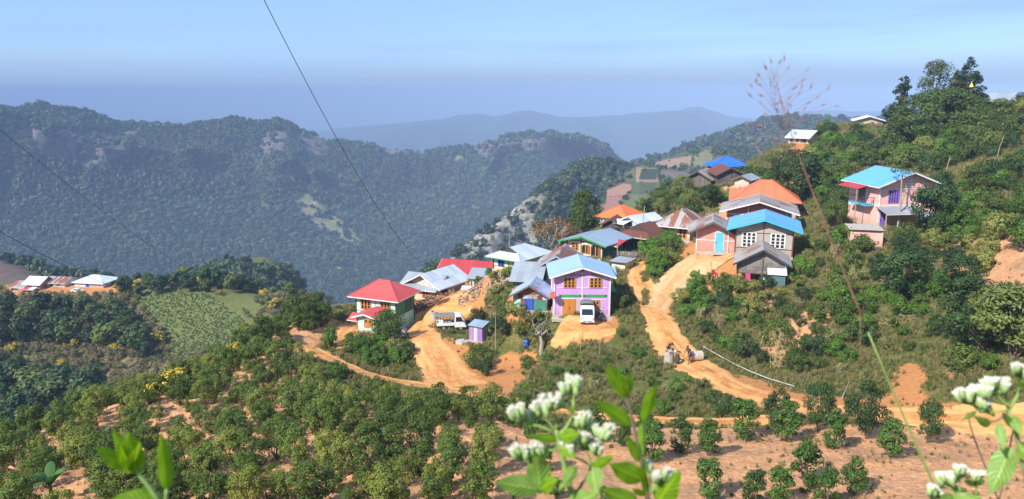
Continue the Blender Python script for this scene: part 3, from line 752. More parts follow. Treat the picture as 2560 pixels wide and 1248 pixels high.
P_RENDER = paint('grey_cement_render', (.43, .38, .32), (.35, .315, .275), scale=1.0, bmp=.2, dirt=.55)
P_CONC = paint('raw_concrete', (.46, .41, .35), (.36, .31, .26), scale=2.5, bmp=.3)
P_TEAL = paint('teal_paint', (.05, .45, .62), (.04, .38, .54))
P_SKYDOOR = paint('sky_blue_door', (.13, .50, .78), (.10, .43, .70))
P_TAN = paint('varnished_teak', (.55, .235, .055), (.46, .18, .04), scale=1.4, stretch=(6, 6, .6), rough=.5)
P_BLUE = paint('royal_blue_paint', (.03, .10, .48), (.025, .08, .38))
P_VIOLET = paint('violet_paint', (.22, .13, .52), (.18, .10, .42))
P_DARKRED = paint('dark_red_paint', (.20, .045, .04), (.15, .035, .03))
P_BLACKW = paint('dark_timber', (.055, .042, .034), (.035, .028, .024), stretch=(8, 8, .7), scale=1.2)
P_PLANK = paint('weathered_planks', (.155, .125, .105), (.075, .06, .052), stretch=(9, 9, .35), scale=.8, lo=.3, hi=.7, rnd=.25, bmp=.4)
P_BAMBOO = paint('grey_bamboo_mat', (.25, .215, .185), (.15, .13, .115), stretch=(5, 5, 1.2), scale=1.4, lo=.3, hi=.7, bmp=.5, rnd=.18)
P_STEEL = paint('galvanised_pipe', (.5, .51, .52), (.4, .4, .4), rough=.45)
P_WOODP = paint('dry_bamboo_pole', (.42, .33, .19), (.30, .23, .13), stretch=(1, 1, .4), rnd=.15)
P_LOG = paint('red_brown_logs', (.23, .115, .06), (.13, .065, .04), scale=3, rnd=.3, stretch=(1, .3, 1))
P_STONE = paint('pink_grey_stone', (.43, .31, .23), (.32, .22, .16), scale=4, rnd=.25)
P_BLOCK = paint('grey_cement_block', (.52, .48, .44), (.42, .39, .36), scale=4, rnd=.12)
P_RUBBER = paint('black_rubber', (.018, .018, .018), (.03, .028, .026), rough=.85)
P_CARW = paint('white_car_paint', (.80, .80, .80), (.74, .73, .70), rough=.3, scale=1)
P_CANVAS = paint('grey_canvas', (.20, .20, .20), (.15, .15, .15), rough=.9)
G_PANE = glass()

# ------------------------------------------------------------------ house kit
class House:
    pass
def sheets(H, O, S, T, ls, t1, mat, wid=.82, tiers=1, lift=.03, t0=None):
    """corrugated sheets side by side along an eave; S runs along it, T up the slope"""
    S, T = Vector(S).normalized(), Vector(T).normalized(); N = S.cross(T).normalized()
    R = Matrix((S, T, N)).transposed().to_4x4()
    n = max(1, round(ls / wid)); wd = ls / n
    cache = {}
    for i in range(n):
        for k in range(tiers):
            a, b = i * wd, (i + 1) * wd
            m = 9
            ss = np.linspace(a - (.03 if i else 0), b, m)
            hi = np.array([t1(float(np.clip(q, 1e-4, ls - 1e-4))) for q in ss]); lo = np.zeros(m) - .02
            lo_, hi_ = lo + (hi - lo) * k / tiers, lo + (hi - lo) * (k + 1) / tiers
            if k: lo_ = lo_ - .06
            if (hi_ - lo_).max() < .08: continue
            key = (k, tuple(np.round(hi_, 3)), i > 0)
            if key not in cache:
                zz = .016 * (np.arange(m) % 2)
                V = np.concatenate([np.stack([ss - a, lo_, zz + .008 * k], 1), np.stack([ss - a, np.maximum(hi_, lo_ + .002), zz + .008 * k], 1)])
                Fq = [(j, j + 1, m + j + 1, m + j) for j in range(m - 1)]
                cache[key] = mesh_np('roof_sheet', V, Fq, [mat])
            o = link('roof_sheet', cache[key], H.roof)
            o.matrix_local = Matrix.Translation(Vector(O) + S * a + N * (lift + random.uniform(0, .012))) @ R @ Matrix.Rotation(random.uniform(-.004, .004), 4, 'X')
def house(key, name, label, eave, apex=None, rise=1.0, roof='gable', wall=None, tinm=None, trimm=None, ovs=.45, ovf=.5, tiers=1, gablet=None, barge=None, plinth=P_CONC, legs=0, cat='house', group=None, deck=None):
    A, B, z, dep = hplace(key)
    H = House(); H.w, H.d = (B - A).length, dep
    c = (A + B) / 2
    H.h = at((HP[key][0] + HP[key][2]) / 2, eave, c.y).z - z
    if apex is not None: rise = at((HP[key][0] + HP[key][2]) / 2, apex, c.y).z - z - H.h
    H.rise = rise
    H.rz = math.atan2(B.y - A.y, B.x - A.x)
    H.root = thing(name, label, cat, (c.x, c.y, z), H.rz, group)
    w, d, h, rs = H.w, H.d, H.h, rise
    deck = deck or P_BLACKW; barge = barge or P_WHITE
    wb = MB()
    b0 = legs if legs else -.2
    if roof == 'gable': wb.prism([(-w/2, b0), (w/2, b0), (w/2, h), (0, h + rs), (-w/2, h)], 0, d)
    elif roof == 'side':
        n0 = len(wb.v); wb.prism([(0, b0), (d, b0), (d, h), (d/2, h + rs), (0, h)], -w/2, w/2)
        wb.v = [(y, x, zz) for x, y, zz in wb.v]
    elif roof == 'shed':
        wb.prism([(0, b0), (d, b0), (d, h + rs), (0, h)], -w/2, w/2); wb.v = [(y, x, zz) for x, y, zz in wb.v]
    else: wb.box((0, d/2, (h + b0)/2), (w, d, h - b0))
    H.wall = wb.build('wall', wall, H.root)
    bm = bmesh.new(); bm.from_mesh(H.wall.data); bmesh.ops.recalc_face_normals(bm, faces=bm.faces); bm.to_mesh(H.wall.data); bm.free()
    if plinth and not legs: MB().box((0, d/2, -.82), (w + .24, d + .24, 1.9)).build('plinth', plinth, H.root)
    rb = MB()
    x0, y0, y1 = w/2 + ovs, -ovf, d + ovf
    if roof == 'gable':
        k = rs / (w/2); ze = h - k * ovs; zt = h + rs; th = .05
        for s in (-1, 1): rb.add([(s*x0, y0, ze), (0, y0, zt), (0, y1, zt), (s*x0, y1, ze), (s*x0, y0, ze + th), (0, y0, zt + th), (0, y1, zt + th), (s*x0, y1, ze + th)], [(0,1,2,3),(4,5,6,7),(0,1,5,4),(2,3,7,6),(0,3,7,4)])
        H.roof = rb.build('roof', deck, H.root)
        sl = math.hypot(x0, zt - ze)
        sheets(H, (-x0, y1, ze + th), (0, -1, 0), (x0, 0, zt - ze), y1 - y0, lambda s: sl, tinm, tiers=tiers)
        sheets(H, (x0, y0, ze + th), (0, 1, 0), (-x0, 0, zt - ze), y1 - y0, lambda s: sl, tinm, tiers=tiers)
        for s in (-1, 1):
            MB().bar((s*(x0 + .02), y0 - .03, ze - .02), (s*.01, y0 - .03, zt - .02), .05, .17).build('barge_board', barge, H.root)
            MB().bar((s*(x0 + .02), y0, ze + .0), (s*(x0 + .02), y1, ze), .04, .12).build('eave_board', barge, H.root)
        MB().prism([(-.17, zt + .03), (0, zt + .115), (.17, zt + .03), (0, zt + .095)], y0 - .03, y1).build('ridge_cap', tinm, H.roof)
    elif roof == 'side':
        yh = d/2; k = rs / yh; ze = h - k * ovf; zt = h + rs; th = .05
        for (ya, yb) in ((y0, yh), (y1, yh)): rb.add([(-x0, ya, ze), (-x0, yb, zt), (x0, yb, zt), (x0, ya, ze), (-x0, ya, ze + th), (-x0, yb, zt + th), (x0, yb, zt + th), (x0, ya, ze + th)], [(0,1,2,3),(4,5,6,7),(0,1,5,4),(2,3,7,6),(0,3,7,4)])
        H.roof = rb.build('roof', deck, H.root)
        sl = math.hypot(yh - y0, zt - ze)
        sheets(H, (-x0, y0, ze + th), (1, 0, 0), (0, yh - y0, zt - ze), 2 * x0, lambda s: sl, tinm, tiers=tiers)
        sheets(H, (x0, y1, ze + th), (-1, 0, 0), (0, yh - y1, zt - ze), 2 * x0, lambda s: sl, tinm, tiers=tiers)
        MB().bar((-x0, y0 - .03, ze), (x0, y0 - .03, ze), .04, .12).build('eave_board', barge, H.root)
        for s in (-1, 1):
            MB().bar((s*(x0 + .02), y0, ze - .01), (s*(x0 + .02), yh, zt - .01), .04, .14).build('barge_board', barge, H.root)
            MB().bar((s*(x0 + .02), y1, ze - .01), (s*(x0 + .02), yh, zt - .01), .04, .14).build('barge_board', barge, H.root)
    elif roof == 'shed':
        k = rs / d; za, zb = h - k * ovf, h + rs + k * ovf
        rb.add([(-x0, y0, za), (x0, y0, za), (x0, y1, zb), (-x0, y1, zb), (-x0, y0, za + .05), (x0, y0, za + .05), (x0, y1, zb + .05), (-x0, y1, zb + .05)], [(0,1,2,3),(4,5,6,7),(0,1,5,4),(1,2,6,5),(2,3,7,6),(3,0,4,7)])
        H.roof = rb.build('roof', deck, H.root)
        sl = math.hypot(y1 - y0, zb - za)
        sheets(H, (-x0, y0, za + .05), (1, 0, 0), (0, y1 - y0, zb - za), 2 * x0, lambda s: sl, tinm, tiers=tiers)
    else:                                   # hip, with an optional gablet at the front end of the ridge
        W, D = 2 * x0, y1 - y0
        zt = h + rs; ze = h - .05
        if D >= W:
            hf = W / 2; g = gablet if gablet else 1.0
            ya, yb = y0 + hf * (g if gablet else 1), y1 - hf
            zg = ze + (zt - ze) * g; xg = hf * (1 - g)
            V = [(-x0, y0, ze), (x0, y0, ze), (x0, y1, ze), (-x0, y1, ze), (0, ya, zt), (0, yb, zt), (-xg, ya, zg), (xg, ya, zg)]
            rb.add(V, [(0,1,7,6), (6,7,4), (1,2,5,4,7), (0,6,4,5,3), (2,3,5), (0,3,2,1)] if gablet else [(0,1,4), (1,2,5,4), (0,4,5,3), (2,3,5), (0,3,2,1)])
            H.roof = rb.build('roof', deck, H.root)
            sl = math.hypot(hf, zt - ze)
            sheets(H, (-x0, y0, ze), (1, 0, 0), (0, hf, zt - ze), W, lambda s: min(min(s, W - s) / hf, g) * sl, tinm, tiers=1)
            sd = lambda s: sl if (gablet and g * hf <= s <= D - hf) else min(s / hf, (D - s) / hf, 1) * sl
            sheets(H, (x0, y0, ze), (0, 1, 0), (-hf, 0, zt - ze), D, sd, tinm, tiers=tiers)
            sheets(H, (-x0, y1, ze), (0, -1, 0), (hf, 0, zt - ze), D, lambda s: sd(D - s), tinm, tiers=tiers)
            for s in (-1, 1): MB().bar((s*x0, y0, ze + .07), (s*(xg if gablet else 0), ya, (zg if gablet else zt) + .07), .16, .05).build('ridge_cap', tinm, H.roof)
        else:
            hf = D / 2; xa = x0 - hf; ym = (y0 + y1) / 2
            rb.add([(-x0, y0, ze), (x0, y0, ze), (x0, y1, ze), (-x0, y1, ze), (-xa, ym, zt), (xa, ym, zt)], [(0,1,5,4), (1,2,5), (2,3,4,5), (3,0,4), (0,3,2,1)])
            H.roof = rb.build('roof', deck, H.root)
            sl = math.hypot(hf, zt - ze)
            tr_ = lambda s: min(s / hf, (W - s) / hf, 1) * sl
            sheets(H, (-x0, y0, ze), (1, 0, 0), (0, hf, zt - ze), W, tr_, tinm, tiers=tiers)
            sheets(H, (x0, y1, ze), (-1, 0, 0), (0, -hf, zt - ze), W, tr_, tinm, tiers=tiers)
            tri = lambda s: min(s, D - s) / hf * sl
            sheets(H, (x0, y0, ze), (0, 1, 0), (-hf, 0, zt - ze), D, tri, tinm)
            sheets(H, (-x0, y1, ze), (0, -1, 0), (hf, 0, zt - ze), D, tri, tinm)
            for s in (-1, 1): MB().bar((s*x0, y0, ze + .07), (s*xa, ym, zt + .07), .16, .05).build('ridge_cap', tinm, H.roof)
        MB().bar((-x0, y0 - .02, ze - .03), (x0, y0 - .02, ze - .03), .04, .13).build('eave_board', barge, H.root)
        for s in (-1, 1): MB().bar((s*(x0 + .02), y0, ze - .03), (s*(x0 + .02), y1, ze - .03), .04, .13).build('eave_board', barge, H.root)
    if trimm:
        for s in (-1, 1):
            MB().box((s * w/2, -.02, (h + b0)/2), (.13, .10, h - b0 - .02)).build('corner_post', trimm, H.root)
            MB().box((s * (w/2 + .012), d, (h + b0)/2), (.10, .12, h - b0 - .02)).build('corner_post', trimm, H.root)
    return H
def fbox(H, face, u0, u1, v0, v1, o0, o1):
    h = H.h
    if face == 'F': c, s = (-H.w/2 + (u0+u1)/2*H.w, -(o0+o1)/2, (v0+v1)/2*h), ((u1-u0)*H.w, o1-o0, (v1-v0)*h)
    elif face == 'R': c, s = (H.w/2 + (o0+o1)/2, (u0+u1)/2*H.d, (v0+v1)/2*h), (o1-o0, (u1-u0)*H.d, (v1-v0)*h)
    else: c, s = (-H.w/2 - (o0+o1)/2, (1-(u0+u1)/2)*H.d, (v0+v1)/2*h), (o1-o0, (u1-u0)*H.d, (v1-v0)*h)
    return c, s
def trim(H, face, segs, mat, name='trim', t=.07):
    L = H.w if face == 'F' else H.d
    for a, b, c, e in segs:               # (u0, v0, u1, v1): a vertical or horizontal strip
        du, dv = t / L / 2, t / H.h / 2
        if a == c: q = fbox(H, face, a - du, a + du, b, e, .003, .032)
        else: q = fbox(H, face, a, c, b - dv, b + dv, .004, .035)
        MB().box(*q).build(name, mat, H.root)
def window(H, face, u0, u1, v0, v1, n, fm, style='glass', rowsn=3, label=None):
    L = H.w if face == 'F' else H.d
    W, hh = (u1 - u0) * L, (v1 - v0) * H.h
    t = min(.07, W / n * .22); du, dv = t / L, t / H.h
    f = MB()
    for a, b in ((u0 - du, u0), (u1, u1 + du)): f.box(*fbox(H, face, a, b, v0 - dv, v1 + dv, .0, .08))
    for a, b in ((v0 - dv, v0), (v1, v1 + dv)): f.box(*fbox(H, face, u0 - du, u1 + du, a, b, .002, .078))
    for i in range(1, n):
        u = u0 + (u1 - u0) * i / n; f.box(*fbox(H, face, u - du * .9, u + du * .9, v0, v1, .004, .07))
    if style == 'glass':
        for j in range(1, rowsn):
            v = v0 + (v1 - v0) * j / rowsn; f.box(*fbox(H, face, u0, u1, v - dv * .45, v + dv * .45, .006, .055))
        for i in range(n):
            a = u0 + (u1 - u0) * i / n; f.box(*fbox(H, face, a, a + du * 1.2, v0, v1, .006, .06)); b = u0 + (u1 - u0) * (i + 1) / n; f.box(*fbox(H, face, b - du * 1.2, b, v0, v1, .006, .06))
    wn_ = f.build('window', fm, H.root)
    if label: wn_['label'] = label
    for i in range(n):
        a, b = u0 + (u1 - u0) * i / n, u0 + (u1 - u0) * (i + 1) / n
        if style == 'shut':
            MB().box(*fbox(H, face, a + du * .3, b - du * .3, v0, v1, .01, .05)).build('shutter', fm, wn_)
            MB().box(*fbox(H, face, a + (b-a)*.25, b - (b-a)*.25, v0 + (v1-v0)*.55, v1 - (v1-v0)*.12, .051, .056)).build('pane', G_PANE, wn_)
        else: MB().box(*fbox(H, face, a + .001, b - .001, v0, v1, .008, .02)).build('pane', G_PANE, wn_)
    if style == 'open':
        for s, u in ((-1, u0), (1, u1)):
            c, q = fbox(H, face, u - .002, u + .002, v0, v1, .05, .42)
            MB().box((c[0] + s * .16, c[1], c[2]), q, Matrix.Rotation(-s * .6, 3, 'Z')).build('shutter', fm, wn_)
    return wn_
def door(H, face, u0, u1, v1, mat, fmat=None, leaves=1, v0=.0):
    L = H.w if face == 'F' else H.d
    du, dv = .07 / L, .07 / H.h
    f = MB()
    for a, b in ((u0 - du, u0), (u1, u1 + du)): f.box(*fbox(H, face, a, b, v0, v1 + dv, 0, .07))
    f.box(*fbox(H, face, u0 - du, u1 + du, v1, v1 + dv, .002, .068))
    d_ = f.build('door', fmat or mat, H.root)
    for i in range(leaves):
        a, b = u0 + (u1 - u0) * i / leaves, u0 + (u1 - u0) * (i + 1) / leaves
        g = .012 / L
        lf = MB().box(*fbox(H, face, a + g, b - g, v0 + .01, v1 - .004, .005, .045))
        for j in range(4):                 # raised boards
            aa, bb = a + g + (b - a - 2*g) * j / 4, a + g + (b - a - 2*g) * (j + 1) / 4
            lf.box(*fbox(H, face, aa + g, bb - g, v0 + .03, v1 - .03, .044, .06))
        lf.build('door_leaf', mat, d_)
    hu = (u0 + u1) / 2 if leaves > 1 else u0 + (u1 - u0) * .12
    MB().box(*fbox(H, face, hu - .05/L, hu + .05/L, (v0+v1)/2 - .08/H.h, (v0+v1)/2 + .08/H.h, .06, .10)).build('handle', P_BLACKW, d_)
    return d_
def leanto(H, x0, x1, y0, y1, zl, zh, mat, barge=P_WHITE, posts=True, name='porch_roof'):
    """small roof that falls towards the viewer from the wall at y1"""
    r = MB().add([(x0,y0,zl),(x1,y0,zl),(x1,y1,zh),(x0,y1,zh),(x0,y0,zl+.05),(x1,y0,zl+.05),(x1,y1,zh+.05),(x0,y1,zh+.05)], [(0,3,2,1),(4,5,6,7),(0,1,5,4),(1,2,6,5),(2,3,7,6),(3,0,4,7)]).build(name, P_BLACKW, H.root)
    K = House(); K.roof = r
    sheets(K, (x0, y0, zl + .05), (1, 0, 0), (0, y1 - y0, zh - zl), x1 - x0, lambda s: math.hypot(y1 - y0, zh - zl), mat)
    MB().bar((x0, y0 - .02, zl + .02), (x1, y0 - .02, zl + .02), .03, .09).build('eave_board', barge, H.root)
    if posts:
        for x in (x0 + .12, x1 - .12): MB().bar((x, y0 + .12, -.9), (x, y0 + .12, zl), .09).build('post', P_WOODP, H.root)
    return r

# ------------------------------------------------------------------ purple house in the middle
H = house('purple', 'purple_house', 'two-storey lilac house with pale blue roof and van parked in front', 688, 667, wall=P_PURPLE, tinm=T_LBLUE, ovs=.55, ovf=.6, trimm=P_WHITE)
window(H, 'F', .175, .37, .715, .925, 3, P_TAN); window(H, 'F', .640, .845, .715, .925, 3, P_TAN)
window(H, 'F', .69, .81, .205, .39, 2, P_TAN, 'shut')
door(H, 'F', .145, .405, .435, P_TAN, P_WHITE, 2)
trim(H, 'F', [(.06,.945,.94,.945), (.06,.70,.94,.70), (.06,.445,.5,.445), (.52,.415,.94,.415), (.52,.18,.94,.18), (.155,.70,.155,.945), (.39,.70,.39,.945), (.62,.70,.62,.945), (.865,.70,.865,.945), (.43,0,.43,.445), (.67,.18,.67,.415), (.83,.18,.83,.415)], P_WHITE, t=.055)
trim(H, 'F', [(.5,.18,.5,1.02)], P_WHITE, t=.11)
MB().box(*fbox(H, 'F', .08, .485, .475, .535, .004, .05)).build('green_band', P_GREEN, H.root)
MB().box(*fbox(H, 'F', .515, .945, .475, .535, .004, .05)).build('green_band', P_GREEN, H.root)
for u in (.10, .46, .54, .92): MB().box(*fbox(H, 'F', u, u + .02, .485, .525, .05, .06)).build('band_ornament', P_BLACKW, H.root)
trim(H, 'F', [(.07,1.0,.93,1.0), (.31,1.0,.31,1.12), (.35,1.0,.35,1.12), (.67,1.0,.67,1.12), (.71,1.0,.71,1.12)], P_BLACKW, t=.04)
star = MB(); pts = []
for i in range(10):
    a = math.pi / 2 + i * math.pi / 5; r_ = .17 if i % 2 == 0 else .07
    pts.append((r_ * math.cos(a), H.h * 1.11 + r_ * math.sin(a)))
star.prism(pts, -.04, -.002).build('star', P_BLACKW, H.root)
MB().box((0, -.45, -.15), (H.w + .5, .9, .28)).build('step', P_CONC, H.root)
MB().box((-.9, -1.05, -.22), (1.6, .35, .22)).build('step', P_CONC, H.root)
b = MB()                                   # balcony on the right side
b.box((H.w/2 + .42, 2.4, H.h * .56), (.84, 2.6, .16)).build('balcony', P_GREEN, H.root)
for y in np.linspace(1.15, 3.65, 7): MB().bar((H.w/2 + .8, y, H.h*.58), (H.w/2 + .8, y, H.h*.74), .04).build('baluster', P_BLACKW, H.root)
MB().bar((H.w/2 + .8, 1.1, H.h*.75), (H.w/2 + .8, 3.7, H.h*.75), .06).build('railing', P_BLACKW, H.root)
leanto(H, H.w/2 + .3, H.w/2 + 1.15, 3.3, 5.2, H.h - .75, H.h - .35, T_LBLUE, posts=False, name='side_roof')
# satellite dish on its own bracket, fixed to the front corner
ds = thing('satellite_dish', 'small round rusty red satellite dish on the purple house corner', 'dish', H.root.matrix_basis @ Vector((-H.w/2 - .12, -.55, H.h * .53)), H.rz)
dm = MB(); dm.lathe([(0, 0), (.22, .03), (.4, .1), (.48, .16), (.47, .18), (.38, .12), (.2, .05), (0, .02)], 20)
do = dm.build('reflector', paint('rusty_red_dish', (.42, .10, .04), (.30, .07, .03)), ds); do.scale = (.8, .8, .8); do.rotation_euler = (rad(62), 0, rad(-35)); do.location = (0, -.1, .1)
MB().bar((0, 0, .1), (.1, .5, -.2), .05).build('bracket', P_STEEL, ds); MB().bar((0, -.1, .1), (-.25, -.5, .3), .03).build('feed_arm', P_STEEL, ds)

# ------------------------------------------------------------------ houses left of and behind it
H = house('white', 'white_house', 'white house with half rusted grey roof behind the purple house', 668, 638, wall=P_WHITE, tinm=T_RUST, ovs=.9, ovf=.7, trimm=P_BLACKW, tiers=2, barge=paint('blue_grey_barge', (.35, .42, .52)))
trim(H, 'F', [(0,.98,1,.98), (0,.70,1,.70), (.3,.7,.3,1.0), (.6,.7,.6,1.2)], P_BLACKW, t=.09)
window(H, 'F', .07, .22, .62, .9, 2, P_GREEN); MB().box(*fbox(H, 'F', .02, .4, .44, .5, .0, .05)).build('orange_band', P_TAN, H.root)
H = house('cream_blue', 'cream_house', 'cream house with blue window frames and silver gabled roof', 645, rise=1.25, roof='hip', gablet=.5, wall=P_CREAM, tinm=T_SILVER, ovs=.8, ovf=.8, trimm=P_BLACKW, barge=P_GREEN)
window(H, 'F', .20, .42, .42, .86, 2, P_BLUE, rowsn=2); window(H, 'F', .80, .97, .5, .86, 2, P_BLUE, rowsn=2)
trim(H, 'F', [(.6,0,.6,1), (0,.33,1,.33), (0,.97,1,.97)], P_BLACKW); trim(H, 'R', [(.5,0,.5,1), (0,.97,1,.97)], P_BLACKW)
H = house('green_gable', 'cream_house', 'cream house with blue grey roof, green gable boards and open orange shutters', 603, 590, wall=P_CREAM, tinm=T_SLATE, ovs=.95, ovf=.9, trimm=P_BLACKW, barge=P_GREEN)
window(H, 'F', .46, .60, .30, .78, 2, P_TAN, 'open'); window(H, 'F', .72, .90, .22, .82, 2, P_TAN, 'open'); window(H, 'F', .14, .32, .42, .78, 2, P_TAN)
trim(H, 'F', [(.39,.0,.39,1.15), (0,.97,1,.97), (.0,.12,1,.12)], P_BLACKW, t=.1)
MB().box((H.w/2 + .01, H.d/2, H.h*.5), (.03, H.d - .2, H.h*.96)).build('side_boarding', P_DGREEN, H.root)
for y in np.linspace(.5, H.d - .3, 5): MB().box((H.w/2 + .05, y, H.h*.5), (.06, .1, H.h)).build('side_post', P_BLACKW, H.root)
leanto(H, H.w/2 + .1, H.w/2 + 1.6, 1.2, 3.6, H.h*.78, H.h*.98, T_DRED, posts=True, name='side_porch_roof')
H = house('brown', 'wooden_house', 'dark plank house with fully rusted brown roof in the village centre', 590, rise=1.55, roof='hip', gablet=.45, wall=P_PLANK, tinm=T_BROWN, ovs=.9, ovf=.9, trimm=P_BLACKW, barge=P_STEEL)
for i in range(16): MB().box(*fbox(H, 'F', i/16 + .004, (i+1)/16 - .004, .02, .97, .01, .035 + .02*random.random())).build('plank', P_PLANK, H.root)
MB().box(*fbox(H, 'F', .62, .75, .4, .75, .02, .07)).build('hatch', P_BLACKW, H.root)
fn = thing('tin_fence', 'low grey corrugated fence below the brown plank house', 'fence', onG(*(hit(1565, 648).xy)), rad(-20))
for i in range(8): MB().box(((i - 4) * .42, random.uniform(-.02, .02), .35), (.40, .03, 1.3 + random.uniform(-.15, .1))).build('fence_sheet', P_BAMBOO, fn)
for x in (-1.7, -.1, 1.4): MB().bar((x, .06, -.4), (x, .06, 1.15), .08).build('post', P_PLANK, fn)
H = house('rusthip', 'cream_house', 'small cream house under streaky rusted hip roof with pale patch', 565, rise=2.1, roof='hip', wall=P_YCREAM, tinm=T_RUST, ovs=1.1, ovf=1.0, trimm=P_BLACKW, tiers=1)
window(H, 'F', .62, .86, .25, .86, 2, P_TAN); trim(H, 'F', [(.42,0,.42,1), (0,.12,1,.12)], P_TAN)
H = house('pinkshed', 'pink_shed', 'faded pink shed with sky blue door and weathered gable roof', 572, 554, wall=P_PINK, tinm=T_WEATH, ovs=1.0, ovf=.9, trimm=P_WHITE, tiers=3, barge=P_PLANK)
door(H, 'F', .60, .86, .86, P_SKYDOOR, P_WHITE); trim(H, 'F', [(0,.52,.58,.52), (.89,.52,1.22,.52)], P_WHITE, t=.08)
MB().box((H.w/2 + .42, .15, H.h*.5), (.84, .2, H.h * 1.04)).build('link_wall', P_PINK, H.root)
MB().box((H.w*.23, -.35, -.02), (1.4, .6, .16)).build('step', P_CONC, H.root)
H = house('grey', 'grey_house', 'grey cement house with bright blue roof and two white windows', 569, 548, wall=P_RENDER, tinm=T_SKY, ovs=.95, ovf=.9, trimm=P_DARKRED, barge=P_TEAL)
window(H, 'F', .125, .36, .33, .79, 3, P_WHITE, rowsn=4); window(H, 'F', .62, .865, .33, .79, 3, P_WHITE, rowsn=4)
trim(H, 'F', [(0,.80,1,.80), (0,.28,1,.28), (.49,0,.49,1.28)], P_DARKRED, t=.08)
MB().box((0, -.03, H.h + H.rise * .62), (.9, .12, .16)).build('gable_vent', P_BLACKW, H.root)
H = house('redbrick', 'brick_house', 'red brick house with streaky rusted gable roof behind the bright blue roof', 526, 503, wall=P_BRICK, tinm=T_WEATH, ovs=.95, ovf=.9, trimm=P_WHITE, tiers=2)
window(H, 'F', .12, .28, .35, .72, 3, P_SKYDOOR); trim(H, 'F', [(0,.80,1,.80), (.33,.8,.33,1.2), (.92,0,.92,1)], P_WHITE, t=.1)
MB().box(*fbox(H, 'F', .935, 1.0, .5, .98, .01, .05)).build('blue_panel', P_TEAL, H.root)
H = house('orange', 'orange_roof_house', 'house under a ribbed orange hip roof above the red brick house', 503, rise=2.75, roof='hip', wall=P_PINK, tinm=T_ORANGE, ovs=.7, ovf=.7, barge=P_BRICK)
K = leanto(H, -H.w/2 - .9, -H.w/2 + 2.4, -.7, 2.6, H.h - .1, H.h + 1.35, T_ORANGE, barge=P_BRICK, posts=False, name='wing_roof')
MB().box((-H.w/2 + .2, 1.2, H.h*.45), (1.2, 2.2, H.h*.95)).build('wing_wall', P_PINK, H.root)
# bamboo shed on posts
H = house('bamboo', 'bamboo_shed', 'grey woven bamboo shed on posts with half zinc half rusted roof', 657, 624, wall=P_BAMBOO, tinm=T_WEATH, ovs=.42, ovf=.6, legs=.95, tiers=2, barge=P_BLACKW)
for i in range(10):
    for j in range(3):
        u0, u1 = i/10 + .004, (i+1)/10 - .004
        if .17 < (u0+u1)/2 < .27 and j > 0: continue
        MB().box(*fbox(H, 'F', u0, u1, .40 + j*.2 + .004, .40 + (j+1)*.2 - .004, .006, .02 + .02*random.random())).build('mat_panel', P_BAMBOO, H.root)
for i in (-1, 0, 1): MB().bar((i*H.w*.49, -.04, -.6), (i*H.w*.49, -.04, H.h + (.1 if i else H.rise*.85)), .14).build('post', P_BLACKW if i else P_PLANK, H.root)
for i in (-1, 1): MB().bar((i*H.w*.49, H.d, -.9), (i*H.w*.49, H.d, H.h), .14).build('post', P_BLACKW, H.root)
MB().box((0, H.d*.5, .90), (H.w + .1, H.d + .1, .09)).build('floor', P_BLACKW, H.root)
MB().box(*fbox(H, 'F', .945, .995, .35, .95, .02, .05)).build('zinc_strip', T_WHITE, H.root)
MB().box((H.w*.12, -1.0, .35), (1.0, .14, .9)).build('block_wall', P_BLOCK, H.root)
K = leanto(H, H.w*.10, H.w*.48, -1.5, -.1, 1.25, 1.55, T_WHITE, posts=False)
dz = MB()
for i in range(9): MB().box((H.w*.18 + i*.16, -1.35 + .02*(i % 2), .45), (.155, .03, 1.6)).build('tin_door_sheet', tin('dark_teal_tin', (.09, .17, .17), amount=.1), H.root)
MB().box((H.w*.135, -1.33, .5), (.35, .08, 1.5)).build('door_post', P_PLANK, H.root)
cl = thing('hanging_cloth', 'bright pink cloth hanging under the bamboo shed', 'cloth', H.root.matrix_basis @ Vector((-H.w*.28, -.25, .98)), H.rz)
cb = MB(); n_ = 9
for j in range(5):
    for i in range(n_): cb.v.append(((i/(n_-1) - .5) * (.45 + .2*j/4), .05*math.sin(i*2.1) * (j/4), -j*.22))
for j in range(4):
    for i in range(n_-1): cb.f.append((j*n_+i, j*n_+i+1, (j+1)*n_+i+1, (j+1)*n_+i))
cb.smooth = True; cb.build('fabric', paint('pink_cloth', (.62, .06, .22), (.5, .04, .16)), cl); MB().tube([(-.4, 0, 0), (.4, 0, .01)], .01).build('line', P_BLACKW, cl)
# ------------------------------------------------------------------ upper village
H = house('darkwood', 'wooden_house', 'dark plank gable house with rusted roof below the blue tarpaulin', 434, 419, wall=P_PLANK, tinm=T_BROWN, ovs=.6, ovf=.6, trimm=P_BLACKW, barge=P_PLANK)
for i in range(12): MB().box(*fbox(H, 'F', i/12 + .006, (i+1)/12 - .006, .0, .96, .01, .04 + .03*random.random())).build('plank', P_PLANK, H.root)
house('woodleft', 'wooden_house', 'low grey plank house left of the dark plank gable house', 446, 428, wall=P_PLANK, tinm=T_WEATH, ovs=.5, ovf=.6, barge=P_PLANK, tiers=2)
house('tarp', 'tarpaulin_shelter', 'shelter under a bright blue tarpaulin roof on the ridge', 416, rise=1.7, roof='hip', wall=P_PLANK, tinm=T_TARP, ovs=.7, ovf=.5, barge=P_BLUE, cat='shelter')
H = house('smallgrey', 'small_shed', 'small pale shed with grey sheets half hidden by shrubs', 448, 440, wall=P_BEIGE, tinm=T_GREY, ovs=.5, ovf=.5, tiers=2, barge=P_PLANK, cat='shed')
H = house('orangetile', 'orange_tile_house', 'white house under a bright orange tiled hip roof', 543, rise=1.75, roof='hip', wall=P_WHITE, tinm=T_OTILE, ovs=.7, ovf=.7, barge=T_OTILE)
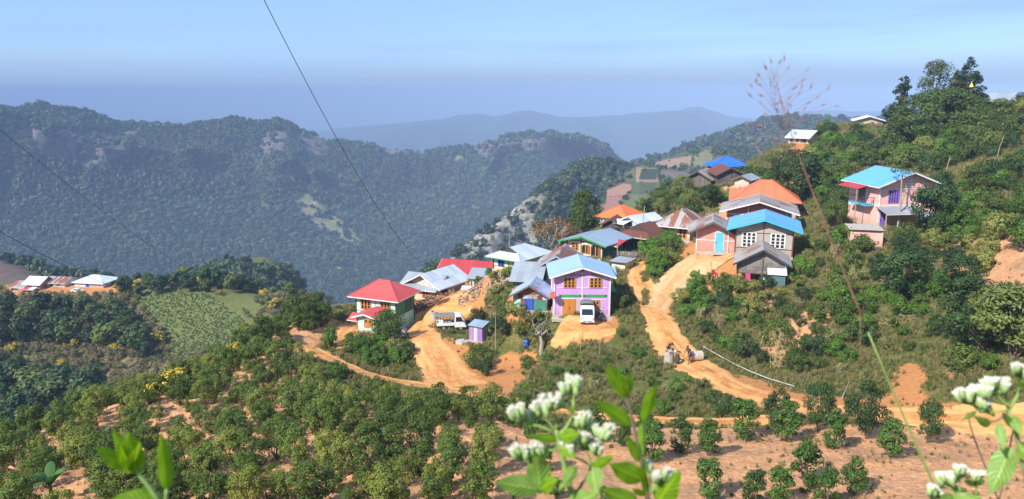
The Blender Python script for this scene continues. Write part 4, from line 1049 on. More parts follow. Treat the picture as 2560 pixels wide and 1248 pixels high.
window(H, 'F', .35, .55, .2, .85, 2, P_BLACKW); window(H, 'F', .7, .9, .2, .85, 2, P_BLACKW)
house('rustshed', 'small_shed', 'sagging grey brown shed in front of the orange tiled house', 561, 548, wall=P_PLANK, tinm=T_BROWN, ovs=.5, ovf=.5, barge=P_PLANK, cat='shed', tiers=2)
H = house('paleblue', 'pale_blue_house', 'small pale blue house with grey roof beside the rusty shed', 549, 540, wall=paint('pale_blue_plaster', (.62, .74, .78)), tinm=T_SILVER, ovs=.8, ovf=.6, trimm=P_WHITE)
window(H, 'F', .3, .6, .35, .8, 2, P_BLACKW); leanto(H, -H.w/2 - 1.6, 0, -1.6, 0, .9, 1.3, T_WHITE)
H = house('annex', 'flat_annex', 'tiny cream annex with flat grey roof beside the winding road', 656, rise=.05, roof='shed', wall=P_CREAM, tinm=T_GREY, ovs=.3, ovf=.35, cat='shed')
# ------------------------------------------------------------------ pink house on the right slope
H = house('pink', 'pink_house', 'two-storey salmon pink house with sky blue roof on the wooded slope', 459, 430, wall=P_SALMON, tinm=T_SKY, ovs=.85, ovf=.8, trimm=P_WHITE)
window(H, 'F', .16, .33, .58, .84, 4, P_VIOLET, rowsn=2); window(H, 'F', .70, .90, .58, .84, 3, P_VIOLET, rowsn=2)
trim(H, 'F', [(0,.88,1,.88), (0,.50,1,.50), (.52,.5,.52,1.2), (.66,.5,.66,.88), (0,1.0,1,1.0)], P_WHITE, t=.09)
window(H, 'F', .46, .52, 1.07, 1.14, 2, P_WHITE, rowsn=2)
door(H, 'F', .03, .14, .36, P_VIOLET, P_WHITE); trim(H, 'L', [(.5,0,.5,1), (0,.5,1,.5)], P_WHITE, t=.08)
door(H, 'L', .3, .55, .86, P_PLANK, P_WHITE, v0=.53)
leanto(H, -H.w/2 - .4, H.w*.18, -2.1, -.02, H.h*.36, H.h*.47, T_GREY); leanto(H, -H.w*.02, H.w*.34, -2.9, -.7, H.h*.30, H.h*.39, T_WHITE)
MB().box((-H.w/2 - .55, H.d*.45, H.h*.49), (1.1, H.d*.6, .16)).build('balcony', P_TEAL, H.root)
for y in np.linspace(H.d*.17, H.d*.73, 8): MB().bar((-H.w/2 - 1.05, y, H.h*.5), (-H.w/2 - 1.05, y, H.h*.66), .04).build('baluster', P_DARKRED, H.root)
for x in np.linspace(-H.w/2 - 1.05, -H.w/2 - .1, 5): MB().bar((x, H.d*.16, H.h*.5), (x, H.d*.16, H.h*.66), .04).build('baluster', P_DARKRED, H.root)
MB().bar((-H.w/2 - 1.05, H.d*.15, H.h*.67), (-H.w/2 - 1.05, H.d*.75, H.h*.67), .06).build('railing', P_DARKRED, H.root); MB().bar((-H.w/2 - 1.05, H.d*.16, H.h*.67), (-H.w/2, H.d*.16, H.h*.67), .06).build('railing', P_DARKRED, H.root)
aw = MB().add([(-H.w/2 - 2.1, H.d*.2, H.h*.86), (-H.w/2 - 2.1, H.d*.9, H.h*.86), (-H.w/2, H.d*.9, H.h*.98), (-H.w/2, H.d*.2, H.h*.98), (-H.w/2 - 2.1, H.d*.2, H.h*.87), (-H.w/2 - 2.1, H.d*.9, H.h*.87), (-H.w/2, H.d*.9, H.h*.99), (-H.w/2, H.d*.2, H.h*.99)], [(0,1,2,3),(4,7,6,5),(0,3,7,4),(1,0,4,5),(2,1,5,6),(3,2,6,7)])
aw.build('awning', T_DRED, H.root); MB().bar((-H.w/2 - 2.0, H.d*.25, -1.2), (-H.w/2 - 2.0, H.d*.25, H.h*.86), .09).build('post', P_WOODP, H.root)
H = house('pinklow', 'flat_pink_store', 'low flat-roofed salmon store with cement top below the pink house', 577, rise=.02, roof='shed', wall=P_SALMON, tinm=P_CONC, ovs=.2, ovf=.2, trimm=P_SALMON, cat='shed')
# ------------------------------------------------------------------ lower end of the village
H = house('mint', 'mint_house', 'mint green house with red hip roof at the lower village end', 744, rise=1.75, roof='hip', wall=P_MINT, tinm=T_RED, ovs=.75, ovf=.75, trimm=P_BLACKW)
window(H, 'F', .13, .37, .62, .96, 3, P_TAN); window(H, 'F', .63, .86, .62, .96, 3, P_TAN)
trim(H, 'F', [(.5,.55,.5,1), (0,.55,1,.55)], P_BLACKW, t=.05)
MB().box((H.w/2 + .01, H.d/2, H.h*.72), (.03, H.d - .3, H.h*.52)).build('side_boarding', P_DGREEN, H.root)
window(H, 'R', .5, .8, .55, .9, 2, P_BLACKW)
leanto(H, -H.w/2 - .6, H.w*.05, -1.3, 0, H.h*.30, H.h*.45, T_RED, posts=False)
H = house('mintlow', 'mint_room', 'low mint green room with red gable and teak window beside the mint house', 791, 784, wall=P_MINT, tinm=T_RED, ovs=.5, ovf=.5, trimm=P_TAN)
window(H, 'F', .42, .84, .30, .82, 2, P_TAN, 'shut')
H = house('greyroof', 'long_grey_house', 'long cream house with dull grey tin roof behind the red hip roof', 716, rise=1.2, roof='side', wall=P_YCREAM, tinm=T_GREY, ovs=.5, ovf=.7, trimm=P_TAN, tiers=2)
window(H, 'F', .62, .80, .25, .8, 2, P_TAN); window(H, 'F', .2, .36, .25, .8, 2, P_TAN)
H = house('silver', 'silver_roof_house', 'beige house with bright silver tin roof beside the timber yard', 703, rise=1.3, roof='side', wall=P_BEIGE, tinm=T_SILVER, ovs=.7, ovf=.8, tiers=2)
door(H, 'F', .12, .3, .8, P_BLACKW); window(H, 'R', .2, .5, .4, .8, 2, P_BLACKW)
H = house('redlong', 'long_red_house', 'long low house with dark red roof and white eave', 688, rise=1.6, roof='side', wall=P_YCREAM, tinm=T_DRED, ovs=.6, ovf=.7, tiers=2)
window(H, 'F', .55, .7, .2, .8, 2, P_TAN); window(H, 'F', .8, .9, .2, .8, 2, P_TAN)
H = house('openshed', 'open_shed', 'open shed with flat grey tin roof on posts above the stones', 698, rise=.55, roof='shed', wall=P_YCREAM, tinm=T_GREY, ovs=.35, ovf=.3, cat='shed')
MB().box(*fbox(H, 'F', .18, .95, .0, .9, .01, .06)).build('opening_shade_panel', P_BLACKW, H.root)  # dark panel on the solid wall imitates the shade inside the open front
for u in (.0, .35, .7, 1.0): MB().bar((-H.w/2 + u*H.w, -.35, -.6), (-H.w/2 + u*H.w, -.35, H.h), .12).build('post', P_PLANK, H.root)
leanto(H, -H.w/2 - .9, H.w/2, -1.5, -.5, .25, .5, T_WHITE, posts=False, name='low_roof')
H = house('tinshed', 'grey_tin_shed', 'grey tin shed with patched sloping roof against the white house', 701, rise=1.1, roof='shed', wall=P_PLANK, tinm=T_GREY, ovs=.5, ovf=.5, cat='shed', tiers=2)
H = house('lowtin', 'patched_tin_hut', 'patched tin hut with blue rusty roof left of the purple house', 737, 712, wall=tin('patched_wall_tin', (.40, .42, .44), amount=.55), tinm=tin('blue_grey_patched_tin', (.36, .46, .60), amount=.35, var=.2), ovs=.35, ovf=.6, cat='hut', tiers=2, barge=P_PLANK)
door(H, 'F', .36, .58, .72, P_BLUE); MB().box(*fbox(H, 'F', .03, .22, .1, .7, .01, .05)).build('mint_panel', P_MINT, H.root); MB().box(*fbox(H, 'F', .62, .98, .0, .7, .01, .06)).build('dark_green_panel', P_DGREEN, H.root)
for i in range(7): MB().box(*fbox(H, 'F', i/7 + .003, (i+1)/7 - .003, .74, .98, .01, .03 + .02*(i % 2))).build('wall_sheet', [T_GREY, T_BROWN, T_SILVER, T_RUST][i % 4], H.root)
H = house('outhouse', 'purple_outhouse', 'narrow purple and grey corrugated outhouse on the grassy terrace', 817, rise=.25, roof='shed', wall=T_GREY, tinm=T_SLATE, ovs=.12, ovf=.15, cat='outhouse')
for i in range(8): MB().box(*fbox(H, 'F', i/8 + .003, (i+1)/8 - .003, .02, .98, .005, .02 + .012*(i % 2))).build('tin_strip', T_PURPLE if i not in (3, 4) else T_SILVER, H.root)
# ------------------------------------------------------------------ houses across the valley and on the hilltop
house('left_rust', 'rusty_roof_house', 'low house with rusty roof, leftmost on the far terrace', 717, rise=1.3, roof='side', wall=P_BRICK, tinm=T_RUST, ovs=.6, ovf=.8)
H = house('left_two', 'pale_roof_house', 'raised house with pale blue roof and red lean-to on the far terrace', 709, rise=1.7, roof='side', wall=P_BRICK, tinm=T_WHITE, ovs=.6, ovf=.8)
door(H, 'F', .3, .5, .8, P_BLACKW); leanto(H, -H.w*.45, H.w*.1, -3.4, -.9, .5, 1.0, T_RED); leanto(H, H.w*.12, H.w*.46, -3.2, -.8, .5, 1.0, T_WHITE)
H = house('left_mid', 'half_rusted_house', 'white walled house with half white half rusted roof on the far terrace', 706, rise=1.2, roof='side', wall=P_WHITE, tinm=T_RUST, ovs=.5, ovf=.8)
door(H, 'F', .25, .4, .8, P_BLACKW); window(H, 'F', .6, .75, .3, .75, 2, P_BLACKW)
H = house('left_long', 'long_white_house', 'long house with gleaming white roof on the far terrace', 707, rise=1.9, roof='hip', wall=P_WHITE, tinm=T_WHITE, ovs=.6, ovf=.8)
door(H, 'F', .40, .50, .8, P_BLUE); MB().box(*fbox(H, 'F', .52, 1.0, .05, .98, .005, .05)).build('brick_panel', P_BEIGE, H.root)
H = house('hill_a', 'hilltop_house', 'cream and brown house with pale roof on the hill shoulder', 342, rise=1.3, roof='side', wall=P_CREAM, tinm=T_SILVER, ovs=.6, ovf=.8)
for u in (.1, .38, .62): MB().box(*fbox(H, 'F', u, u + .17, .08, .9, .005, .04)).build('brown_panel', P_PLANK, H.root)
door(H, 'F', .8, .9, .8, P_BLACKW)
H = house('hill_b', 'hilltop_house', 'beige gable house with pale roof half behind the hilltop tree', 300, 291, wall=P_BEIGE, tinm=T_WHITE, ovs=.9, ovf=.8)
H = house('monastery', 'hilltop_hall', 'brown hall with two-tier silver roof at the hilltop edge', 249, rise=1.2, roof='side', wall=P_PLANK, tinm=T_GREY, ovs=.8, ovf=1.0)
leanto(H, -H.w/2 - .3, H.w*.2, -2.6, -.3, H.h*.55, H.h*.92, T_WEATH); MB().box(*fbox(H, 'F', .55, .75, .2, .8, .01, .05)).build('white_panel', P_WHITE, H.root)
sp = thing('pagoda_spire', 'small golden pagoda spire beside the hilltop trees', 'spire', at(2429, 212, 143), sc=.5)
gold = paint('gold_leaf', (.80, .58, .12), (.7, .5, .1), rough=.35)
q = MB(); q.smooth = True
q.lathe([(0, -.9), (.75, -.9), (.75, -.6), (.6, -.55), (.55, -.1), (.42, .1), (.25, .3), (.16, .6), (.08, .9), (.02, 1.25), (0, 1.3)], 14).build('bell', gold, sp)
MB().box((0, 0, -5.6), (.5, .5, 9.4)).build('base', P_PLANK, sp)
MB().box((.2, 0, -.95), (2.0, 1.4, .12)).build('eave', P_DARKRED, sp)
# ------------------------------------------------------------------ plants: leaf by leaf crowns, a few patterns each, then copied
L_ORCH = leafmat('orchard_leaf', (.046, .096, .013), (.15, .21, .028), tip=(.195, .205, .036), trans=.24)
L_YOUNG = leafmat('young_tree_leaf', (.028, .075, .013), (.10, .17, .026), trans=.22)
L_SHRUB = leafmat('shrub_leaf', (.050, .095, .016), (.155, .21, .036), tip=(.23, .215, .055), trans=.26, var=.3)
L_BRIGHT = leafmat('bright_shrub_leaf', (.055, .13, .014), (.14, .25, .03), trans=.3)
L_DARK = leafmat('dark_tree_leaf', (.018, .045, .012), (.06, .105, .024), trans=.18)
L_TREE = leafmat('tree_leaf', (.038, .08, .016), (.13, .18, .034), tip=(.16, .18, .045), trans=.22)
L_DRY = leafmat('dry_brown_leaf', (.15, .085, .03), (.27, .16, .06), trans=.2)
L_YELLOW = leafmat('yellow_blossom', (.55, .38, .03), (.75, .55, .06), trans=.25, var=.15)
L_CANE = leafmat('cane_leaf', (.06, .12, .018), (.19, .25, .05), tip=(.26, .25, .09), trans=.3)
L_STRAW = leafmat('dry_straw', (.30, .24, .11), (.48, .40, .21), trans=.25)
L_GRASS = leafmat('grass_blade', (.075, .11, .018), (.19, .20, .05), tip=(.27, .235, .095), trans=.25)
L_BANANA = leafmat('banana_leaf', (.05, .13, .035), (.09, .19, .05), trans=.3)
L_FAR = leafmat('far_canopy', (.019, .046, .017), (.065, .11, .034), tip=(.07, .10, .038), trans=.1, var=.35)
L_FARB = leafmat('far_pale_canopy', (.03, .055, .018), (.085, .11, .04), tip=(.11, .105, .055), trans=.1, var=.35)
BARK = paint('grey_brown_bark', (.17, .125, .09), (.09, .07, .055), scale=6, stretch=(3, 3, .6))
BARKP = paint('pale_bark', (.36, .31, .25), (.24, .20, .16), scale=5, stretch=(3, 3, .6))

def leaves_mesh(name, C, Nn, L, Wd, mat, seed=0, droop=None, mats=None, midx=None):
    """one pointed leaf (4 corners) per centre C, facing Nn, length L, width Wd"""
    r = np.random.default_rng(seed); n = len(C)
    Nn = Nn / np.maximum(np.linalg.norm(Nn, axis=1, keepdims=True), 1e-6)
    d = r.normal(size=(n, 3))
    if droop is not None: d = d + droop
    d -= Nn * (d * Nn).sum(1, keepdims=True); d /= np.maximum(np.linalg.norm(d, axis=1, keepdims=True), 1e-6)
    w = np.cross(Nn, d)
    L = np.broadcast_to(L, n)[:, None]; Wd = np.broadcast_to(Wd, n)[:, None]
    V = np.stack([C - d * L * .5, C + w * Wd * .5 + d * L * .05, C + d * L * .5 - Nn * L * .12, C - w * Wd * .5 + d * L * .05], 1).reshape(-1, 3)
    return mesh_np(name, V, np.arange(4 * n).reshape(n, 4), mats or [mat], midx)
def clump_cloud(cl, per, seed, up=.5, rnd=.9, shell=.55, centre=None, out=.5):
    """leaf centres and normals on the shells of many small clumps (cl: x, y, z, radius)"""
    r = np.random.default_rng(seed); cl = np.asarray(cl, float)
    P, N = [], []
    c0 = cl[:, :3].mean(0) if centre is None else np.asarray(centre, float)
    for x, y, z, rr in cl:
        k = max(6, int(per * (rr / cl[:, 3].mean()) ** 2))
        d = r.normal(size=(k, 3)); d[:, 2] = d[:, 2] * .9 + .15; d /= np.linalg.norm(d, axis=1, keepdims=True)
        p = np.array([x, y, z]) + d * rr * (shell + (1 - shell) * r.random((k, 1)) ** .6) * np.array([1, 1, .85])
        o = p - c0; o /= np.maximum(np.linalg.norm(o, axis=1, keepdims=True), 1e-6)
        P.append(p); N.append(d * .6 + o * out + np.array([0, 0, up]) + r.normal(size=(k, 3)) * rnd * .5)
    return np.concatenate(P), np.concatenate(N)
def limbs(base, tops, r0, seed, n=5, bend=.12, kink=4):
    r = np.random.default_rng(seed); m = MB()
    for t in tops:
        b, t = np.array(base, float), np.array(t, float)
        pts = [b + (t - b) * q + r.normal(size=3) * bend * np.linalg.norm(t - b) * (q * (1 - q)) for q in np.linspace(0, 1, kink)]
        m.tube(pts, list(np.linspace(r0, r0 * .25, kink)), n, caps=False)
    return m
PROTO = {}
def proto(kind, crown_mesh, trunk_mesh, extra=None):
    PROTO.setdefault(kind, []).append((crown_mesh, trunk_mesh, extra))
def bushy(kind, seed, nclump, per, leaf, wid, rx, z0, z1, rr, mat, shape='vase', bark=BARK, stem=.022, nst=6, flower=None, up=.45):
    r = np.random.default_rng(seed); cl = []
    for i in range(nclump):
        q = r.random() ** .85; a = r.random() * 6.283
        if shape == 'vase': R = rx * (.60 + .40 * min(1, q * 1.7)) * (1 if q < .8 else 1 - (q - .8) * 2.2)
        elif shape == 'round': R = rx * math.sqrt(max(.05, 1 - (2 * q - 1) ** 2))
        elif shape == 'oval': R = rx * (math.sin(math.pi * (.12 + .80 * q ** .8)) ** .7)
        elif shape == 'cone': R = rx * (1.05 - q) ** .8
        elif shape == 'dome': R = rx * math.sqrt(max(.03, 1 - q ** 2.4))
        elif shape == 'flat': R = rx * (1 - .5 * q)
        else: R = rx
        R *= math.sqrt(r.random()) if r.random() < .45 else .75 + .35 * r.random()
        cl.append((R * math.cos(a), R * math.sin(a), z0 + (z1 - z0) * q, rr * r.uniform(.65, 1.35) * ((.35 + 1.1 * (1 - q)) if shape == 'cone' else 1)))
    P, N = clump_cloud(cl, per, seed, up=up)
    k = len(P); L = leaf * r.uniform(.7, 1.3, k)
    cm = leaves_mesh('crown', P, N, L, L * wid, mat, seed)
    order = r.permutation(len(cl))[:nst]
    tm = limbs((0, 0, -.03), [(cl[i][0] * .8, cl[i][1] * .8, cl[i][2]) for i in order], stem, seed + 1).mesh('trunk', bark)
    ex = None
    if flower:
        sel = r.random(k) < flower[1]; sel &= P[:, 2] > z0 + (z1 - z0) * .25
        ex = leaves_mesh('blossom', P[sel] * 1.06, N[sel], L[sel] * 1.1, L[sel] * .9, flower[0], seed + 3)
    proto(kind, cm, tm, ex)
for s in range(7): bushy('orchard_bush', 100 + s, 44, 58, .056, .48, .33, .09, .92, .105, L_ORCH, 'vase', stem=.016, nst=8)
for s in range(5): bushy('young_tree', 140 + s, 30, 74, .068, .42, .25, .14, .93, .11, L_YOUNG, 'oval', stem=.018, nst=7)
for s in range(6): bushy('shrub', 160 + s, 30, 60, .085, .5, .50, .15, .80, .16, L_SHRUB, 'round', stem=.018)
for s in range(3): bushy('bright_shrub', 180 + s, 32, 60, .085, .5, .48, .12, .84, .15, L_BRIGHT, 'round', stem=.016)
for s in range(3): bushy('dark_shrub', 190 + s, 30, 60, .075, .5, .46, .18, .84, .15, L_DARK, 'round', stem=.02)
for s in range(3): bushy('yellow_shrub', 200 + s, 26, 55, .085, .5, .5, .15, .8, .16, L_SHRUB, 'round', flower=(L_YELLOW, .38))
for s in range(4): bushy('round_tree', 210 + s, 58, 78, .048, .5, .37, .26, .93, .115, L_TREE, 'round', stem=.015, nst=9)
for s in range(3): bushy('dark_tree', 220 + s, 50, 85, .05, .5, .40, .22, .92, .115, L_DARK, 'round', stem=.013, nst=9)
for s in range(2): bushy('broad_tree', 230 + s, 150, 95, .034, .5, .58, .16, .90, .105, leafmat('broad_tree_leaf', (.045, .09, .018), (.13, .19, .036), trans=.22), 'dome', stem=.03, nst=12)
for s in range(2): bushy('spire_tree', 236 + s, 90, 60, .040, .32, .24, .10, 1.0, .062, L_DARK, 'cone', stem=.016, nst=14)
for s in range(2): bushy('feathery_tree', 240 + s, 46, 60, .045, .3, .26, .34, .96, .085, leafmat('silvery_leaf', (.05, .08, .04), (.13, .16, .08), trans=.2), 'round', stem=.016, nst=12)
bushy('dry_tree', 250, 46, 34, .05, .5, .52, .42, .86, .10, L_DRY, 'round', bark=BARKP, stem=.028, nst=16)
for s in range(4): bushy('far_tree', 260 + s, 22, 34, .13, .6, .36, .30, .90, .16, L_TREE if s % 2 else L_DARK, 'round', stem=.03, nst=3)
for s in range(3): bushy('scrub_bush', 270 + s, 16, 34, .12, .5, .5, .15, .75, .18, leafmat('scrub_leaf', (.09, .105, .033), (.22, .19, .075), tip=(.28, .22, .11), trans=.2), 'round', stem=.02, nst=4)
for s in range(3): bushy('crop_plant', 280 + s, 10, 26, .16, .5, .5, .1, .6, .2, leafmat('crop_leaf', (.06, .10, .025), (.14, .18, .05), trans=.2), 'round', stem=.02, nst=2)
def cane_clump(kind, seed, n, mat, leaf=.20, stems=9, lean=.5, wid=.13, per=26):
    r = np.random.default_rng(seed); P, N, tr = [], [], MB()
    for i in range(stems):
        a = r.random() * 6.283; ln = lean * r.uniform(.3, 1.1); b = np.array([r.normal() * .07, r.normal() * .07, 0])
        h = r.uniform(.6, 1.0)
        pts = [b + np.array([math.cos(a) * ln * q ** 2 * h, math.sin(a) * ln * q ** 2 * h, h * (q - .18 * q ** 3)]) for q in np.linspace(0, 1, 7)]
        tr.tube(pts, list(np.linspace(.012, .003, 7)), 4, caps=False)
        for k in range(per):
            q = r.uniform(.2, 1.0); j = min(5, int(q * 6)); f = q * 6 - j
            P.append(pts[j] * (1 - f) + pts[j + 1] * f + r.normal(size=3) * .05); N.append(r.normal(size=3) * .6 + np.array([0, 0, .7]))
    P, N = np.array(P), np.array(N); L = leaf * r.uniform(.6, 1.3, len(P))
    proto(kind, leaves_mesh('crown', P, N, L, L * wid, mat, seed, droop=np.array([0, 0, -.5])), tr.mesh('trunk', L_STRAW if mat is L_STRAW else P_WOODP))
for s in range(4): cane_clump('cane_clump', 300 + s, 0, L_CANE, leaf=.26, wid=.16, stems=11, per=34)
for s in range(2): cane_clump('straw_clump', 310 + s, 0, L_STRAW, leaf=.30, wid=.07, stems=12, lean=.35, per=14)

CNT = {}
def plant(kind, name, loc, h, label, cat, group=None, rz=None, wide=1.0, var=None):
    ps = PROTO[kind]; cm, tm, ex = ps[(random.randrange(len(ps)) if var is None else var % len(ps))]
    z = random.uniform(.9, 1.12)
    o = thing(name, label, cat, loc, random.uniform(0, 6.28) if rz is None else rz, group, (h * wide * z, h * wide / z, h))
    link('trunk', tm, o); link('crown', cm, o)
    if ex: link('blossom', ex, o)
    CNT[kind] = CNT.get(kind, 0) + 1
    return o
HOUSE_C = []
for k in HP:
    A, B, z, dep = hplace(k); n_ = Vector((-(B - A).y, (B - A).x, 0)).normalized()
    HOUSE_C.append(((A + B) / 2 + n_ * dep / 2, (B - A).normalized(), n_, (B - A).length / 2, dep / 2))
def clear_of(x, y, m=.5):
    for c, e, n_, a, b in HOUSE_C:
        dx, dy = x - c.x, y - c.y
        if abs(dx * e.x + dy * e.y) < a + m and abs(dx * n_.x + dy * n_.y) < b + m: return False
    return True
def spots(poly, ylo, yhi, spacing, n_try=6000, road=.4, jitter_seed=0, house=.5, taken=None):
    """random places on the ground inside an outline, no closer than spacing"""
    r = np.random.default_rng(jitter_seed + 1000)
    xs = [(p[0] - 1280) / F for p in poly]
    y = np.exp(r.uniform(math.log(ylo), math.log(yhi), n_try)); x = r.uniform(min(xs) * 1.12 - .05, max(xs) * 1.12 + .05, n_try) * y
    z = gz(x, y); px, py = proj(x, y, z)
    ok = inpoly(px, py, poly)
    x, y, z = x[ok], y[ok], z[ok]
    if road is not None and len(x): k = road_dist(x, y) > road; x, y, z = x[k], y[k], z[k]
    out = [] if taken is None else taken
    n0 = len(out)
    for a, b, c in zip(x, y, z):
        if all((a - q[0]) ** 2 + (b - q[1]) ** 2 > spacing ** 2 for q in out) and clear_of(a, b, house): out.append((a, b, c))
    return out[n0:]
def bigness(p, h): return h / p[1]

# orchard on the slope below the lower track: terrace rows
rows_ = []
rr_ = np.random.default_rng(3)
for i in np.arange(-30, 130, 1.0):
    for j in np.arange(-60, 60, 1.0):
        t, s_ = i * 2.15 + .4 * math.sin(j * 1.3), j * 2.1 + (1.05 if int(i) % 2 else 0)
        x = t * .447 + s_ * .894 + rr_.normal() * .28; y = t * .894 - s_ * .447 + rr_.normal() * .28
        if 30 < y < 112 and abs(x) < .72 * y + 2: rows_.append((x, y))
rows_ = np.array(rows_); rz_ = gz(rows_[:, 0], rows_[:, 1]); px, py = proj(rows_[:, 0], rows_[:, 1], rz_)
kk = inpoly(px, py, ORCH) & (road_dist(rows_[:, 0], rows_[:, 1]) > .9) & (py < 1330) & (px > -60) & (rr_.random(len(rows_)) < .90) & (fbm(rows_[:, 0] / 4.5, rows_[:, 1] / 4.5, 66, 3) > -.42)
orchp = [(a, b, c) for (a, b), c in zip(rows_[kk], rz_[kk])]
orchh = [2.35 * rr_.uniform(.60, 1.25) for _ in orchp]
def stuff_points(name, label, cat, pts, scl, protos, seed=0, tilt=None):
    """thousands of small plants that read as one mass: one object that instances a few patterns"""
    r = np.random.default_rng(seed); n = len(pts)
    me = bpy.data.meshes.new(name); me.vertices.add(n); me.vertices.foreach_set('co', np.asarray(pts, np.float32).ravel())
    a = me.attributes.new('sc', 'FLOAT', 'POINT'); a.data.foreach_set('value', np.asarray(scl, np.float32))
    a = me.attributes.new('rz', 'FLOAT', 'POINT'); a.data.foreach_set('value', r.uniform(0, 6.28, n).astype(np.float32))
    a = me.attributes.new('ix', 'INT', 'POINT'); a.data.foreach_set('value', r.integers(0, len(protos), n).astype(np.int32))
    col = bpy.data.collections.new(name + '_patterns')
    for i, pm in enumerate(protos): col.objects.link(bpy.data.objects.new('pattern_%02d' % i, pm))
    g = bpy.data.node_groups.new(name, 'GeometryNodeTree')
    g.interface.new_socket('Geometry', in_out='INPUT', socket_type='NodeSocketGeometry'); g.interface.new_socket('Geometry', in_out='OUTPUT', socket_type='NodeSocketGeometry')
    N_, K_ = g.nodes, g.links
    gi, go = N_.new('NodeGroupInput'), N_.new('NodeGroupOutput')
    ci = N_.new('GeometryNodeCollectionInfo'); ci.inputs['Collection'].default_value = col; ci.inputs['Separate Children'].default_value = True; ci.inputs['Reset Children'].default_value = True
    ip = N_.new('GeometryNodeInstanceOnPoints'); ip.inputs['Pick Instance'].default_value = True
    def na(nm, ty):
        q = N_.new('GeometryNodeInputNamedAttribute'); q.data_type = ty; q.inputs['Name'].default_value = nm; return q.outputs['Attribute']
    cx = N_.new('ShaderNodeCombineXYZ'); K_.new(na('rz', 'FLOAT'), cx.inputs['Z'])
    K_.new(gi.outputs[0], ip.inputs['Points']); K_.new(ci.outputs[0], ip.inputs['Instance']); K_.new(na('ix', 'INT'), ip.inputs['Instance Index'])
    K_.new(cx.outputs[0], ip.inputs['Rotation']); K_.new(na('sc', 'FLOAT'), ip.inputs['Scale']); K_.new(ip.outputs[0], go.inputs[0])
    o = link(name, me); md = o.modifiers.new('scatter', 'NODES'); md.node_group = g
    return tag(o, label, cat, kind='stuff')
ordr = sorted(range(len(orchp)), key=lambda i: -orchh[i] / orchp[i][1])
for n_, i in enumerate(ordr[:300]):
    plant('orchard_bush', 'orchard_bush', orchp[i], orchh[i], 'leafy green orchard bush in the dense planted rows below the lower track', 'bush', 'orchard bushes on the terraced slope')
rest = ordr[300:]
if rest:
    stuff_points('orchard_rows', 'small distant bushes filling the upper orchard rows', 'bushes', [orchp[i] for i in rest], [orchh[i] for i in rest], [p[0] for p in PROTO['orchard_bush']], 5)
# young trees on the bare slope
for px, py, hp in [(1485,1098,80),(1558,1116,60),(1625,1160,109),(1701,1131,91),(1771,1140,91),(1856,1098,106),(1768,1252,112),(1885,1262,92),(1507,1256,42),(1965,1103,102),(2013,1217,122),(2084,1120,97),(2133,1237,97),(1948,1262,100),(2067,1266,100),(2225,1144,97),(1420,1130,70),(1360,1180,72),(1330,1100,66),(1390,1250,60),(1610,1080,66)]:
    p = hit(px, py); plant('young_tree', 'young_tree', p, hp * 1.08 / ppm(p.y, p.z), 'compact dark green young tree on bare red soil below the main road', 'tree', 'young trees on the bare slope')
for px, py, hp, lb in [(2044,1078,126,'thin-trunked young tree with loose crown beside the road bend'), (2164,1098,146,'tallest dark round tree at the near road edge'), (2318,1108,112,'broad dark low tree at the near road edge by the right flowers'), (1940,1075,110,'sparse small tree left of the thin-trunked one at the road')]:
    p = hit(px, py); plant('dark_tree', 'roadside_tree', p, hp * 1.05 / ppm(p.y, p.z), lb, 'tree', wide=.68)
p = hit(1800, 1040); plant('dark_shrub', 'cypress_shrub', p, 1.9, 'single dark feathery shrub between the two roads', 'shrub', wide=.8)

SH = 'shrubs on the slopes'
def grove(poly, ylo, yhi, sp_, kinds, hlo, hhi, label, cat, group, seed, n_try=6000, name=None, wide=1.0, road=.4, limit=999):
    ps = spots(poly, ylo, yhi, sp_, n_try, road, seed)
    r = random.Random(seed)
    for p in ps[:limit]:
        k = r.choice(kinds); plant(k, name or k, p, r.uniform(hlo, hhi), label if isinstance(label, str) else label[k], cat if isinstance(cat, str) else cat[k], group if isinstance(group, str) else group[k], wide=wide)
    return len(ps)
NM = {'shrub': 'shrub', 'bright_shrub': 'shrub', 'dark_shrub': 'shrub', 'cane_clump': 'cane', 'straw_clump': 'reeds'}
def lab(where): return {'shrub': 'olive green shrub ' + where, 'bright_shrub': 'fresh green shrub ' + where, 'dark_shrub': 'dark green shrub ' + where, 'cane_clump': 'arching clump of leafy cane ' + where, 'straw_clump': 'dry straw coloured reed clump ' + where}
def grp(where): return {k: v + where for k, v in {'shrub': 'olive shrubs ', 'bright_shrub': 'fresh shrubs ', 'dark_shrub': 'dark shrubs ', 'cane_clump': 'cane clumps ', 'straw_clump': 'reed clumps '}.items()}
def G(where, poly, ylo, yhi, sp_, kinds, hlo, hhi, seed, **k): return grove(poly, ylo, yhi, sp_, kinds, hlo, hhi, lab(where), NM, grp(where), seed, **k)
c1 = G('on the grassy bank between the two roads', [(1300,905),(1400,892),(1500,895),(1610,900),(1700,940),(1830,1000),(1860,1030),(1700,1040),(1540,1030),(1400,1015),(1310,985)], 48, 76, 1.8, ['shrub','bright_shrub','cane_clump','straw_clump','bright_shrub'], .6, 1.4, 11)
c2 = G('in the thicket below the mint green house', [(858,858),(900,866),(950,866),(972,880),(1010,890),(1000,920),(935,920),(862,878)], 74, 92, 1.35, ['bright_shrub','bright_shrub','shrub'], 1.5, 2.4, 12)
c3 = G('on the bank beside the stony ramp', [(1150,905),(1205,890),(1245,915),(1200,965),(1155,950)], 64, 80, 1.3, ['shrub','shrub','dark_shrub'], 1.2, 2.1, 13)
c4 = G('on the terrace below the tin huts', [(1185,800),(1280,785),(1375,815),(1400,870),(1345,850),(1310,845),(1225,850)], 73, 90, 1.6, ['shrub','shrub','dark_shrub','straw_clump'], 1.5, 2.7, 14)
